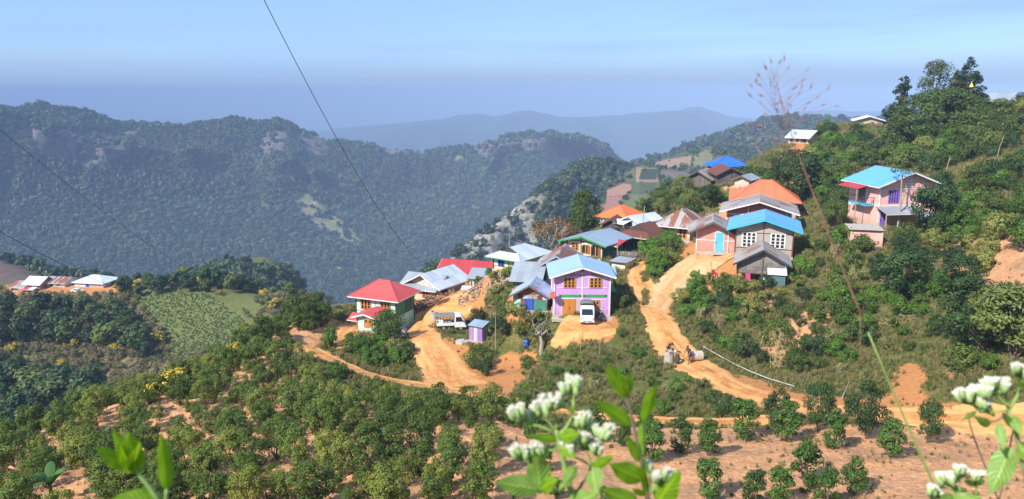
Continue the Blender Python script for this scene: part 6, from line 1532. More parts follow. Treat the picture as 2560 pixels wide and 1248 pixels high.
# ------------------------------------------------------------------ people and the cement well rings
SKIN = paint('brown_skin', (.24, .115, .065), (.20, .095, .055), rough=.6); HAIR = paint('black_hair', (.012, .010, .009), (.02, .016, .014), rough=.6)
def skinned(name, verts, edges, radii, mat, parent, root=0, sub=2):
    me = bpy.data.meshes.new(name); me.from_pydata([tuple(v) for v in verts], edges, []); me.materials.append(mat)
    o = link(name, me, parent)
    md = o.modifiers.new('Skin', 'SKIN')
    for i, sv in enumerate(me.skin_vertices[0].data):
        rr = radii[i]; sv.radius = (rr, rr) if not hasattr(rr, '__len__') else rr; sv.use_root = (i == root)
    md.use_smooth_shade = True
    sb = o.modifiers.new('Subsurf', 'SUBSURF'); sb.levels = sub; sb.render_levels = sub
    return o
def person(label, loc, rz, J, shirt, lower, longyi=False):
    """J: joint positions; the body faces -y in its own frame"""
    t = thing('person', label, 'person', loc, rz)
    V, R, ix = [], [], {}
    def v(k, p, r): ix[k] = len(V); V.append(Vector(p)); R.append(r)
    E = []
    v('pelvis', J['pelvis'], (.125, .10)); v('belly', (Vector(J['pelvis']) + Vector(J['chest'])) / 2, (.12, .095)); v('chest', J['chest'], (.145, .105)); v('neck', J['neck'], .052); v('head0', J['head'] - Vector(J['hd']) * .05, (.075, .085)); v('head1', J['head'] + Vector(J['hd']) * .055, (.072, .088)); 
    E += [('pelvis','belly'), ('belly','chest'), ('chest','neck'), ('neck','head0'), ('head0','head1')]
    f = Vector(J['face']); v('nose', J['head'] + f * .105 - Vector(J['hd']) * .02, .014); E.append(('head0', 'nose'))
    sd = f.cross(Vector(J['hd'])).normalized()
    for s, n in ((-1, 'earL'), (1, 'earR')): v(n, J['head'] + sd * s * .09, .014); E.append(('head0', n))
    for s in 'LR':
        v('sh' + s, J['sh' + s], .062); v('el' + s, J['el' + s], .043); v('wr' + s, J['wr' + s], .029)
        d = (Vector(J['wr' + s]) - Vector(J['el' + s])).normalized(); side = d.cross(Vector((0, 0, 1)));  side = side.normalized() if side.length > .1 else Vector((1, 0, 0))
        v('pa' + s, V[-1] + d * .07, (.034, .020)); E += [('chest', 'sh' + s), ('sh' + s, 'el' + s), ('el' + s, 'wr' + s), ('wr' + s, 'pa' + s)]
        for k, (o_, ln) in enumerate(((-.03, .065), (-.01, .078), (.01, .074), (.03, .058))):
            a = V[ix['pa' + s]] + d * .035 + side * o_; v('f%d%s' % (k, s), a, .0095); v('g%d%s' % (k, s), a + d * ln * .8 + Vector((0, 0, -.02)), .008); E += [('pa' + s, 'f%d%s' % (k, s)), ('f%d%s' % (k, s), 'g%d%s' % (k, s))]
        a = V[ix['wr' + s]] + d * .03; v('t0' + s, a - side * .045 + d * .01, .011); v('t1' + s, a - side * .06 + d * .05, .009); E += [('wr' + s, 't0' + s), ('t0' + s, 't1' + s)]
        v('hp' + s, J['hp' + s], .085); v('kn' + s, J['kn' + s], .058); v('ca' + s, Vector(J['kn' + s]).lerp(Vector(J['an' + s]), .35), .052); v('an' + s, J['an' + s], .036); v('to' + s, J['to' + s], (.042, .024))
        E += [('pelvis', 'hp' + s), ('hp' + s, 'kn' + s), ('kn' + s, 'ca' + s), ('ca' + s, 'an' + s), ('an' + s, 'to' + s)]
    skinned('body', V, [(ix[a], ix[b]) for a, b in E], R, SKIN, t)
    P = lambda k: V[ix[k]]
    def garment(name, pts, radii, edges, mat): skinned(name, pts, edges, radii, mat, t)
    upA = lambda s: P('sh' + s).lerp(P('el' + s), .6)
    garment('shirt', [P('pelvis') + Vector((0, 0, .02)), P('belly'), P('chest'), P('chest').lerp(P('neck'), .55), P('shL'), upA('L'), P('shR'), upA('R')], [(.15, .125), (.145, .118), (.165, .125), .075, .082, .066, .082, .066], [(0,1),(1,2),(2,3),(2,4),(4,5),(2,6),(6,7)], shirt)
    if longyi:
        q = MB(); q.smooth = True; c = (P('anL') + P('anR')) / 2; pv = P('pelvis')
        ringn = 14
        for k, (tt, rx, ry) in enumerate(((0, .185, .16), (.25, .225, .205), (.6, .225, .21), (.88, .22, .19), (.9, .20, .17))):
            cc = pv.lerp(c, tt) + (Vector((0, 0, .06)) if tt == 0 else Vector())
            for j in range(ringn): a = 2 * math.pi * j / ringn; q.v.append((cc.x + rx * math.cos(a) * (1 + .05 * math.sin(5*a)), cc.y + ry * math.sin(a), cc.z))
        for k in range(4):
            for j in range(ringn): q.f.append((k*ringn + j, k*ringn + (j+1) % ringn, (k+1)*ringn + (j+1) % ringn, (k+1)*ringn + j))
        q.build('longyi', lower, t)
    else:
        mid = lambda s: P('hp' + s).lerp(P('kn' + s), .72)
        garment('shorts', [P('pelvis'), P('hpL'), mid('L'), P('hpR'), mid('R')], [(.145, .125), .098, .076, .098, .076], [(0,1),(1,2),(0,3),(3,4)], lower)
    hd, fv = Vector(J['hd']), Vector(J['face'])
    q = MB(); q.smooth = True; c = Vector(J['head']) + hd * .045 - fv * .016
    x_, y_ = sd, fv; n1, n2 = 12, 7
    for i in range(n2):
        th = math.pi * .56 * i / (n2 - 1)
        for j in range(n1):
            a = 2 * math.pi * j / n1; fr = max(0, math.sin(a)); th2 = th * (1 - .32 * fr)
            q.v.append(tuple(c + hd * math.cos(th2) * .112 + (x_ * math.cos(a) * .096 + y_ * math.sin(a) * .112) * math.sin(th2)))
    for i in range(n2 - 1):
        for j in range(n1): q.f.append((i*n1+j, i*n1+(j+1) % n1, (i+1)*n1+(j+1) % n1, (i+1)*n1+j))
    q.build('hair', HAIR, t)
    for s in (-1, 1):
        e = Vector(J['head']) + fv * .082 + sd * s * .032 + hd * .005
        MB().lathe([(0, -.008), (.010, -.004), (.010, .004), (0, .008)], 8, tuple(e)).build('eye', HAIR, t)
    return t
def JJ(pelvis, chest, neck, head, hd, face, **k):
    d = dict(pelvis=Vector(pelvis), chest=Vector(chest), neck=Vector(neck), head=Vector(head), hd=Vector(hd).normalized(), face=Vector(face).normalized())
    d.update({a: Vector(b) for a, b in k.items()}); return d
def ring_pipe(name, label, loc, rot, r=.42, h=1.12):
    t = thing(name, label, 'cement ring', loc); t.rotation_euler = rot
    q = MB(); q.smooth = False
    q.lathe([(r, 0), (r + .012, .02), (r + .012, h - .02), (r, h), (r - .07, h), (r - .075, h * .5), (r - .07, 0), (r, 0)], 28).build('ring_wall', P_CONC, t)
    for z in (h * .26, h * .52, h * .78): MB().lathe([(r + .012, z - .018), (r + .02, z), (r + .012, z + .018)], 28).build('mould_seam', P_CONC, t)
    return t
pr = ongr(1672, 911, .05); ring_pipe('well_ring', 'tall pale cement ring standing upright on the road', pr, (0, 0, 0))
pb = ongr(1740, 904, .05); ring_pipe('well_ring', 'weathered cement ring lying on its side by the road bank', pb + Vector((-.56, .1, .44)), (0, rad(90), rad(4)))
pa_ = ongr(1690, 913, .05)
person('person in white shirt and dark green longyi bending over the upright cement ring', pa_, rad(-72), JJ((0,.10,.86), (0,-.14,1.22), (0,-.30,1.36), (0,-.42,1.40), (0,-.55,.8), (0,-.8,-.55),
  shL=(.17,-.20,1.27), shR=(-.17,-.20,1.27), elL=(.22,-.40,1.08), elR=(-.20,-.42,1.10), wrL=(.16,-.60,1.10), wrR=(-.14,-.62,1.12),
  hpL=(.09,.10,.82), hpR=(-.09,.10,.82), knL=(.10,.0,.45), knR=(-.10,.06,.45), anL=(.10,.06,.07), anR=(-.10,.14,.07), toL=(.11,-.10,.03), toR=(-.11,-.02,.03)), paint('white_shirt', (.78, .78, .79), (.45, .48, .52), scale=7, stretch=(1, 1, .2)), paint('dark_green_longyi', (.05, .075, .05), (.03, .045, .03)), longyi=True)
pb_ = ongr(1722, 911, .05)
person('person in maroon shirt and dark shorts stepping away from the lying ring', pb_, rad(-62), JJ((0,.06,.86), (0,-.08,1.27), (0,-.17,1.43), (0,-.24,1.53), (0,-.25,1), (0,-1,-.2),
  shL=(.18,-.08,1.35), shR=(-.18,-.10,1.35), elL=(.24,-.14,1.07), elR=(-.24,-.20,1.08), wrL=(.22,-.32,.88), wrR=(-.22,-.38,.90),
  hpL=(.09,.06,.82), hpR=(-.09,.06,.82), knL=(.11,-.14,.46), knR=(-.10,.10,.44), anL=(.11,-.12,.07), anR=(-.10,.34,.09), toL=(.12,-.28,.03), toR=(-.11,.20,.03)), paint('maroon_shirt', (.06, .022, .03), (.04, .016, .022), scale=5), paint('grey_shorts', (.075, .065, .075), (.05, .045, .05)))
pc_ = ongr(1676, 899, .05) + Vector((0, .45, 0))
person('person in dark clothes leaning over the back of the upright cement ring', pc_, rad(12), JJ((0,.28,.84), (0,-.05,1.22), (.02,-.22,1.32), (.04,-.34,1.34), (.05,-.75,.7), (0,-.72,-.75),
  shL=(.18,-.10,1.26), shR=(-.18,-.10,1.26), elL=(.26,-.28,1.14), elR=(-.26,-.26,1.16), wrL=(.14,-.44,1.15), wrR=(-.16,-.42,1.16),
  hpL=(.09,.28,.80), hpR=(-.09,.28,.80), knL=(.10,.18,.44), knR=(-.10,.2,.44), anL=(.10,.26,.07), anR=(-.10,.34,.07), toL=(.11,.10,.03), toR=(-.11,.18,.03)), paint('dark_grey_shirt', (.055, .05, .06), (.035, .03, .04)), paint('brown_shorts', (.07, .045, .03), (.05, .03, .02)))

# ------------------------------------------------------------------ pipes, poles, drums, timber
def polyline(pts, r, n=6): return MB().tube(pts, r, n)
pp = [ongr(x, y, .28) for x, y in ((1758,874),(1790,893),(1830,915),(1870,935),(1920,955),(1985,975))]
tag(polyline(pp, .032).build('white_pipe', paint('dusty_white_pipe', (.62, .58, .50), (.5, .45, .38))), 'long white water pipe lying along the bank above the road', 'pipe')
pp = [ongr(x, y, .15) for x, y in ((1224,920),(1236,911),(1252,902))]
tag(polyline(pp, .05).build('bent_pipe', P_WHITE), 'short bent white pipe on the bank above the lower track', 'pipe')
pp = [ongr(2105,1000,.1), ongr(2112,985,.2), ongr(2122,966,.35)]
tag(polyline(pp, [.06, .05, .02]).build('fallen_branch', BARKP), 'forked bare branch lying on the road bank', 'branch')
def pole(px, py, hpx, label, lean=0.0, r=.045, Y=None, name='bamboo_pole', mat=None):
    p = hit(px, py) if Y is None else onG(xat(px, Y, -20), Y); hh = hpx / ppm(p.y, p.z)
    t = tag(MB().tube([(0, 0, -.4), (lean * .4 * hh, 0, hh * .5), (lean * hh, 0, hh)], [r, r * .9, r * .6], 6).build(name, mat or P_WOODP), label, 'pole'); t.location = p; return t
pole(1604, 572, 92, 'tall pale bamboo pole rising beside the brown rusted roof', .06, .08, Y=108)
pole(1239, 878, 98, 'thin bamboo pole standing on the terrace by the outhouse', 0, .05)
pole(1601, 632, 52, 'thin grey pole in front of the dark plank house', 0, .05, Y=100)
pole(2362, 440, 48, 'slanting bamboo pole on the hillside right of the pink house', .18, .06)
pole(2490, 400, 62, 'slanting bamboo pole high on the right hillside', .2, .06)
pole(2082, 505, 32, 'short bamboo pole left of the pink house', -.1, .05)
pole(2120, 520, 48, 'bamboo prop leaning below the red awning of the pink house', .2, .06)
pole(1452, 880, 72, 'slim leaning stick in front of the purple house steps', -.12, .03)
pole(1500, 890, 40, 'short thin stick at the yard edge below the canvas-topped truck', -.1, .03)
pole(1746, 706, 30, 'weathered grey stump post beside the sandy drive', 0, .12, mat=P_PLANK, name='stump_post')
pole(1791, 716, 66, 'upright bamboo pole carrying the red washing', 0, .045)
pole(1804, 708, 36, 'short bamboo stick right of the red washing', 0, .035)
pole(582, 1262, 38, 'white marker stick in the orchard at the bottom edge', 0, .03, mat=P_WHITE, name='marker_stick')
pole(514, 1262, 36, 'white marker stick with cross piece in the orchard', 0, .03, mat=P_WHITE, name='marker_stick')
for px, py, lb in ((1780, 672, 'red cloth pegged left on the washing line'), (1789, 680, 'red and dark cloth pegged right on the washing line')):
    p = hit(1791, 716) + Vector(((px - 1791) / 24, 0, (716 - py) / 24)); q = MB(); q.smooth = True
    for j in range(5):
        for i in range(6): q.v.append((-.18 + i * .072 + .02 * j, .04 * math.sin(i * 2.3 + j), -j * .13))
    for j in range(4):
        for i in range(5): q.f.append((j*6+i, j*6+i+1, (j+1)*6+i+1, (j+1)*6+i))
    o = tag(q.build('washing', paint('red_cloth', (.55, .03, .04), (.35, .02, .03))), lb, 'cloth'); o.location = p
p = hit(1791, 716); tag(polyline([p + Vector((-.85, 0, 1.95)), p + Vector((-.3, 0, 1.85)), p + Vector((.6, .1, 1.95))], .012, 4).build('washing_line', P_BLACKW), 'thin line holding the red washing', 'line')
# blue drum, basin, concrete slab, tank
p = ongr(1316, 871); dr_ = thing('blue_drum', 'blue plastic water drum beside the dead tree', 'drum', p)
blue = paint('blue_plastic', (.03, .10, .32), (.025, .08, .26), rough=.4)
q = MB(); q.smooth = True; q.lathe([(0, -.05), (.28, -.05), (.30, .25), (.31, .28), (.30, .31), (.30, .58), (.31, .61), (.30, .64), (.29, .88), (0, .88)], 20).build('barrel', blue, dr_); MB().lathe([(.30, .86), (.315, .88), (.315, .92), (.27, .92), (.27, .89)], 20).build('rim', P_RUBBER, dr_)
p = ongr(1221, 886, .03); bs_ = thing('pink_basin', 'pink plastic basin lying on the terrace grass', 'basin', p); q = MB(); q.smooth = True
q.lathe([(0, 0), (.22, 0), (.30, .14), (.33, .15), (.28, .13), (.2, .02), (0, .02)], 18).build('bowl', paint('pink_plastic', (.75, .35, .42)), bs_)
p = ongr(1236, 884, .0); tag(MB().box((0, 0, .04), (1.3, .7, .1), Matrix.Rotation(.2, 3, 'Z')).build('black_sheet', P_RUBBER), 'dark plastic sheet folded beside the pink basin', 'sheet').location = p
p = ongr(1156, 856, .0); q = MB(); q.lathe([(0, .16), (.74, .16), (.78, .12), (.78, -.3)], 24); o = tag(q.build('cement_slab', P_CONC), 'round flat cement slab beside the purple outhouse', 'slab'); o.location = p
p = ongr(1086, 797, -.05); tk = thing('cement_tank', 'round grey cement tank at the edge of the timber yard', 'tank', p)
MB().lathe([(.47, -.1), (.47, .95), (.38, .95), (.38, .3), (0, .3)], 22).build('tank_wall', P_CONC, tk); MB().lathe([(.475, .88), (.5, .9), (.5, .97), (.46, .97)], 22).build('rim', P_CONC, tk)
p = ongr(1826, 628, 0); jr = thing('cement_jar', 'cement jar with black cover at the pink shed corner', 'jar', p); q = MB(); q.smooth = True
q.lathe([(0, 0), (.4, 0), (.46, .5), (.44, .95), (0, .95)], 18).build('jar_body', P_CONC, jr); MB().box((0, 0, 1.0), (1.0, .7, .12), Matrix.Rotation(.2, 3, 'Y')).build('cover', P_RUBBER, jr)
bst = ongr(997, 848, -.02); bk = thing('block_stack', 'neat stack of pale cement blocks beside the ramp', 'blocks', bst, rad(-8))
for iz in range(8):
    for ix_ in range(4):
        for iy in range(2):
            if iz > 6 and ix_ != 1: continue
            if iz > 5 and ix_ == 3: continue
            MB().box((-.62 + ix_ * .40 + random.uniform(-.015, .015), iy * .45, .10 + iz * .205), (.385, .42, .195)).build('block', P_BLOCK, bk)
for i in range(11):                          # planks in the yard
    p = hit(1052 + i * 6.4, 770 - i * 1.4 + random.uniform(-2, 2)); o = tag(MB().box((0, 0, .12), (3.2 * random.uniform(.8, 1.1), .24, .14)).build('timber_beam', P_LOG), 'reddish squared timber beam laid out in the yard', 'timber', 'beams laid in the timber yard')
    o.location = p + Vector((0, 0, .04 + .12 * (i % 2))); o.rotation_euler = (0, rad(-4), rad(38 + random.uniform(-6, 6)))
for i in range(9):                           # leaning boards beside the mint house
    p = hit(1010 + i * 5.5, 790 - i * 3); o = tag(MB().box((0, 0, .7), (.22, .08, 2.3)).build('leaning_board', P_LOG), 'brown board leaning in the scrap wood beside the mint house', 'board', 'boards leaning by the mint house')
    o.location = p; o.rotation_euler = (rad(random.uniform(-12, 8)), rad(random.uniform(-48, -20)), rad(random.uniform(-30, 30)))
def heap(name, label, cat, px, py, n, rx, ry, hz, size, mat, seed, log=0.0):
    """loose pieces too small to tell apart one by one"""
    r = np.random.default_rng(seed); c = hit(px, py); q = MB()
    for i in range(n):
        a, R = r.random() * 6.283, math.sqrt(r.random()); x, y = rx * R * math.cos(a), ry * R * math.sin(a)
        z = float(gz(c.x + x, c.y + y)) - c.z + hz * (1 - R) * r.random() + size * .25
        s = size * r.uniform(.6, 1.3); rot = Matrix.Rotation(r.random() * 6.28, 3, 'Z') @ Matrix.Rotation(r.normal() * .35, 3, 'X') @ Matrix.Rotation(r.normal() * .35, 3, 'Y')
        if log: 
            d = rot @ Vector((1, 0, 0)) * (log * r.uniform(.7, 1.2)); q.tube([(x - d.x/2, y - d.y/2, z - d.z/4), (x + d.x/2, y + d.y/2, z + d.z/4)], s * .5, 6)
        else:
            b0 = len(q.v); q.box((x, y, z), (s * r.uniform(.7, 1.4), s * r.uniform(.7, 1.2), s * r.uniform(.5, .9)), rot)
            for k in range(b0, len(q.v)): q.v[k] = tuple(np.array(q.v[k]) + r.normal(size=3) * s * .09)
    o = tag(q.build(name, mat), label, cat, kind='stuff'); o.location = c; return o
heap('stone_heap', 'heap of pinkish quarry stones above the timber yard', 'stones', 1255, 702, 120, 2.4, 1.2, .9, .26, P_STONE, 1)
heap('rubble', 'spill of pale stones beside the open shed', 'stones', 1178, 738, 90, 1.9, 1.6, .5, .26, P_STONE, 2)
heap('firewood', 'stacked firewood under the grey lean-to by the pink shed', 'firewood', 1712, 604, 60, 1.9, .7, .8, .17, P_LOG, 3, log=1.0)
heap('scrap_wood', 'dark heap of scrap wood and roots in the timber yard', 'scrap', 1090, 752, 80, 2.6, 1.3, 1.3, .22, P_LOG, 4, log=1.5)
heap('log_pile', 'brown split logs piled behind the caged truck', 'logs', 1190, 800, 70, 2.2, 1.2, .9, .2, P_LOG, 5, log=1.2)
heap('log_pile', 'small log pile at the tail of the caged truck', 'logs', 1090, 815, 26, .8, .6, .6, .18, P_LOG, 6, log=1.0)
heap('ramp_stones', 'loose stones strewn along the edge of the ramp', 'stones', 1085, 925, 130, 1.4, 5.0, .05, .13, paint('orange_stone', (.46, .25, .12), (.36, .18, .08), scale=4, rnd=.2), 7)
heap('bank_rocks', 'row of dark rocks at the drive edge below the washing', 'stones', 1762, 696, 18, 1.2, .4, .3, .24, P_PLANK, 8)
heap('shed_stones', 'pale stones heaped below the bamboo shed', 'stones', 1885, 720, 40, 1.4, .8, .4, .26, P_STONE, 9)
heap('brush', 'dry brushwood dumped above the road cut', 'brush', 2260, 800, 60, 1.6, .6, .3, .06, P_WOODP, 10, log=1.6)
# stick fence beside the tin hut
fp = hit(1272, 790); fe = thing('stick_fence', 'crooked stick fence beside the patched tin hut', 'fence', fp, rad(-30))
for i in range(4): MB().bar((-.9 + i*.6, 0, -.4), (-.9 + i*.6 + random.uniform(-.1, .1), 0, 1.5), .07).build('post', P_WOODP, fe)
for i in range(7): MB().bar((-1.0, .05, .1 + i*.2), (1.0, .05, .1 + i*.2 + random.uniform(-.08, .08)), .05).build('rail', P_WOODP, fe)
# aerial on the cream house with blue windows
A, B, z, dep = hplace('cream_blue'); ap = (A + B) / 2; ae = thing('tv_aerial', 'thin television aerial above the cream house with blue windows', 'aerial', (ap.x + .4, ap.y + 2.2, z + 2.4))
MB().tube([(0, 0, 0), (0, 0, 2.2)], .025, 5).build('mast', P_STEEL, ae)
for i in range(5): MB().bar((-.6 + i*.3, -.35 + .04*i, 2.05), (-.6 + i*.3, .35 - .04*i, 2.05), .018).build('element', P_STEEL, ae)
MB().bar((-.7, 0, 2.05), (.7, 0, 2.05), .02).build('boom', P_STEEL, ae)
# overhead cables
def cable(name, label, pts, sag, r):
    P = [at(*p) for p in pts]; out = []
    for a, b in zip(P[:-1], P[1:]):
        for t in np.linspace(0, 1, 24, endpoint=False): q = a.lerp(b, t); q.z -= sag * 4 * t * (1 - t); out.append(q)
    out.append(P[-1]); o = tag(MB().tube(out, r, 5).build(name, P_RUBBER), label, 'cable'); return o
cable('power_cable', 'black cable crossing the sky down to the silver roofed house', [(640, -40, 40), (1094, 690, 98)], 2.6, .020)
cable('power_cable', 'thin cable slanting across the forested mountain on the left', [(-60, 275, 40), (505, 690, 96)], .8, .014)
cable('power_cable', 'lower cable sagging past the far terrace houses into the orchard', [(-60, 545, 44), (330, 735, 66), (640, 880, 82)], .35, .018)
# ------------------------------------------------------------------ plants an arm's length from the camera, rooted in the slope below it
def nearleaf(name, c1, c2, trans):
    m, nd, lk, bs = nodes_of(name)
    sa = nd.new('ShaderNodeAttribute'); sa.attribute_name = 'uv_leaf'
    sp_ = nd.new('ShaderNodeSeparateXYZ'); lk.new(sa.outputs['Vector'], sp_.inputs[0])
    av = nd.new('ShaderNodeMath'); av.operation = 'ABSOLUTE'; lk.new(sp_.outputs['Y'], av.inputs[0])
    sv = nd.new('ShaderNodeMath'); sv.operation = 'MULTIPLY_ADD'; lk.new(av.outputs[0], sv.inputs[0]); sv.inputs[1].default_value = -.22; lk.new(sp_.outputs['X'], sv.inputs[2])
    ws = nd.new('ShaderNodeMath'); ws.operation = 'MULTIPLY'; lk.new(sv.outputs[0], ws.inputs[0]); ws.inputs[1].default_value = 55
    sn = nd.new('ShaderNodeMath'); sn.operation = 'SINE'; lk.new(ws.outputs[0], sn.inputs[0])
    n1 = noise(nd, lk, 6, 5, vec=sa.outputs['Vector'], rough=.65)
    col = mixrgb(nd, lk, c1, c2, ramp(nd, lk, n1, .35, .65))
    col = mixrgb(nd, lk, col, tuple(v * .55 for v in c1), ramp(nd, lk, noise(nd, lk, 16, 3, vec=sa.outputs['Vector']), .60, .75, 0, .6))
    col = mixrgb(nd, lk, col, tuple(min(1, v * 1.35) for v in c2), ramp(nd, lk, sn.outputs[0], .82, .98, 0, .5))
    col = mixrgb(nd, lk, col, tuple(min(1, v * 1.5) for v in c2), ramp(nd, lk, av.outputs[0], .11, .04, 0, .8))
    lk.new(col, bs.inputs['Base Color']); bs.inputs['Roughness'].default_value = .42
    tr = nd.new('ShaderNodeBsdfTranslucent'); lk.new(mixrgb(nd, lk, col, (1.2, 1.15, .45), 1.0, 'MULTIPLY'), tr.inputs['Color'])
    mx = nd.new('ShaderNodeMixShader'); mx.inputs[0].default_value = trans
    lk.new(bs.outputs[0], mx.inputs[1]); lk.new(tr.outputs[0], mx.inputs[2]); lk.new(mx.outputs[0], nd['Material Output'].inputs['Surface'])
    bump(nd, lk, bs, sn.outputs[0], .25, .002)
    return m
L_FG = nearleaf('veined_near_leaf', (.17, .33, .014), (.27, .43, .025), .5)
L_FG2 = nearleaf('veined_pale_leaf', (.22, .37, .07), (.30, .45, .10), .45)
L_STEM = paint('near_green_stem', (.24, .36, .09), (.20, .30, .08), rough=.6)
L_STEMB = paint('near_brown_stem', (.20, .14, .10), (.16, .11, .08), rough=.6)
L_BUDG = paint('pale_green_bud', (.34, .46, .18), (.28, .40, .14), rough=.6, scale=60)
L_BUDW = paint('white_florets', (.80, .78, .64), (.70, .64, .56), rough=.8, scale=60)
L_SEED = paint('reddish_seed', (.34, .15, .11), (.26, .11, .08), rough=.8, scale=90)
def leaf3(parent, b, t, wpx, mat, fold=.35, curl=.15, roll=0.0, shape=.45, Y=.7, Yt=None):
    """b, t: base and tip as photograph positions; width in photograph pixels at distance Y"""
    B, T = at(b[0], b[1], Y), at(t[0], t[1], Yt or Y * .97)
    W = wpx / F * Y * .56; d = T - B; L = d.length; d.normalize()
    view = ((B + T) / 2).normalized(); s = d.cross(view).normalized(); n = s.cross(d).normalized()
    s, n = s * math.cos(roll) + n * math.sin(roll), n * math.cos(roll) - s * math.sin(roll)
    q = MB(); q.smooth = True; nu, nv = 16, 7
    for i in range(nu):
        u = i / (nu - 1); w = W * (u ** .6) * ((1 - u) ** (shape + .62)) * 2.55
        for j in range(nv):
            v = (j / (nv - 1) - .5) * 2
            p = B + d * (L * u) + s * (w * v) + n * (-fold * w * (1 - abs(v)) + curl * L * (u * (1 - u)) * 1.6 + .09 * W * math.sin(u * 13 + v * 2.4 + B.x * 90) * abs(v))
            q.v.append(tuple(p - parent.location))
    for i in range(nu - 1):
        for j in range(nv - 1): q.f.append((i*nv+j, i*nv+j+1, (i+1)*nv+j+1, (i+1)*nv+j))
    o = q.build('leaf', mat, parent)
    a = o.data.attributes.new('uv_leaf', 'FLOAT_VECTOR', 'POINT'); a.data.foreach_set('vector', [c for i in range(nu) for j in range(nv) for c in (i / (nu - 1), (j / (nv - 1) - .5) * 2, .37 * parent.location.x)])
    return o
def stem3(parent, pts, r, mat, name='stem', Y=.7):
    P = [at(p[0], p[1], p[2] if len(p) > 2 else Y) - parent.location for p in pts]
    q = MB(); q.smooth = True
    Q = []
    for a, b in zip(P[:-1], P[1:]): Q += [a.lerp(b, t) for t in (0, .5)]
    Q.append(P[-1]); 
    for _ in range(2): Q = [Q[0]] + [(Q[i-1] + Q[i] * 2 + Q[i+1]) / 4 for i in range(1, len(Q) - 1)] + [Q[-1]]
    rs = list(np.interp(np.linspace(0, 1, len(Q)), np.linspace(0, 1, len(r)), r)) if hasattr(r, '__len__') else r
    return q.tube(Q, rs, 7).build(name, mat, parent)
def bud_meshes():
    g = MB(); g.smooth = True; g.lathe([(0, 0), (.12, .02), (.26, .2), (.29, .5), (.26, .78), (.2, .84)], 9)
    w = MB(); r = random.Random(4)
    for i in range(22):
        a, R = r.random() * 6.28, .26 * math.sqrt(r.random()); x, y = R * math.cos(a), R * math.sin(a); dx, dy = x * .8, y * .8; z1 = 1.02 + r.uniform(-.08, .14)
        w.tube([(x, y, .72), (x + dx * .35, y + dy * .35, z1)], [.045, .05], 4)
    return g.mesh('involucre', L_BUDG), w.mesh('florets', L_BUDW)
BG, BW = bud_meshes()
def heads(parent, centres, root, Y=.7, n=6, spread=16, size=.0110, seed=0):
    """flower heads on short stalks round each centre, stalks gathered towards root"""
    r = random.Random(seed); R0 = at(root[0], root[1], Y)
    for c in centres:
        cx, cy = c[:2]; k = int((c[2] if len(c) > 2 else n) * 1.5); sp = c[3] if len(c) > 3 else spread
        stem3(parent, [root, ((root[0] + cx) / 2 + 4, (root[1] + cy) / 2 + 6), (cx, cy + 18)], [.0013, .0008], L_STEM, 'stalk', Y)
        for i in range(k):
            px, py = cx + r.uniform(-sp, sp), cy + r.uniform(-sp * .55, sp * .55); yy = Y + r.uniform(-.012, .012)
            p = at(px, py + 12, yy); o = link('flower_head', BG, parent); o.location = p - parent.location
            up = Vector((r.uniform(-.35, .35) + (px - root[0]) / 260, r.uniform(-.4, .2), 1)).normalized()
            o.rotation_euler = up.to_track_quat('Z', 'Y').to_euler(); s = size * r.uniform(.85, 1.15); o.scale = (s, s, s)
            w = link('florets', BW, o)
            stem3(parent, [(cx, cy + 20, Y), (px, py + 13, yy)], .0005, L_STEM, 'stalk', Y)
def near_plant(name, label, px, py, Y, cat='plant', stem=None, r=.003, mat=L_STEM):
    p = at(px, py, Y); g = float(gz(p.x, Y)); t = thing(name, label, cat, (p.x, Y, g))
    bot = p.copy(); rt = Vector((p.x + .01, Y, g - .03))
    MB().tube([rt - t.location, (rt.lerp(bot, .5) + Vector((.02, .01, 0))) - t.location, bot - t.location], [r * 1.5, r * 1.2, r], 7).build('stem', mat, t)
    return t
Y1 = .66
A1 = near_plant('flowering_weed', 'blurred weed with white flower heads in the near centre', 1440, 1290, Y1, r=.0032)
stem3(A1, [(1440,1290),(1430,1240),(1406,1140),(1395,1092),(1389,1075)], [.0032, .0026, .002], L_STEM, Y=Y1)
stem3(A1, [(1395,1092),(1418,1069),(1436,1033),(1433,1000)], [.0018, .0015], L_STEM, 'branch', Y1); stem3(A1, [(1436,1240),(1462,1200),(1480,1165)], [.0016, .0013], L_STEMB, 'branch', Y1); stem3(A1, [(1398,1110),(1360,1125),(1330,1140)], [.0014, .001], L_STEM, 'branch', Y1)
heads(A1, [(1298,1034,8,15), (1325,1040,3,8)], (1386,1082), Y1, seed=1); heads(A1, [(1352,1020,7,20), (1385,1006,8,22)], (1390,1080), Y1, seed=2); heads(A1, [(1430,968,7,20)], (1434,1004), Y1, seed=3)
heads(A1, [(1454,1055,6,13)], (1432,1090), Y1, seed=4); heads(A1, [(1308,1132,8,17), (1345,1122,5,15)], (1398,1118), Y1, seed=5); heads(A1, [(1424,1120,7,14), (1462,1105,8,18), (1508,1085,8,15), (1494,1122,5,10)], (1480,1168), Y1, seed=6)
for b, t, w, k in [((1352,1222),(1233,1206),62,0), ((1352,1235),(1338,1128),70,0), ((1440,1165),(1396,1228),34,0), ((1482,1165),(1490,1236),56,0), ((1398,1095),(1450,1082),40,1), ((1396,1100),(1318,1088),26,1), ((1436,1030),(1410,1012),16,0), ((1352,1225),(1398,1195),44,1), ((1432,1262),(1500,1232),60,0), ((1480,1170),(1535,1140),30,1), ((1400,1120),(1440,1150),30,1)]:
    leaf3(A1, b, t, w, L_FG2 if k == 0 else L_FG, Y=Y1, fold=.3, curl=random.uniform(-.2, .25), roll=random.uniform(-.5, .5))
Y2 = .60
A2 = near_plant('leafy_stem', 'blurred upright leafy stem right of the central white flowers', 1626, 1290, Y2, r=.0026, mat=L_STEMB)
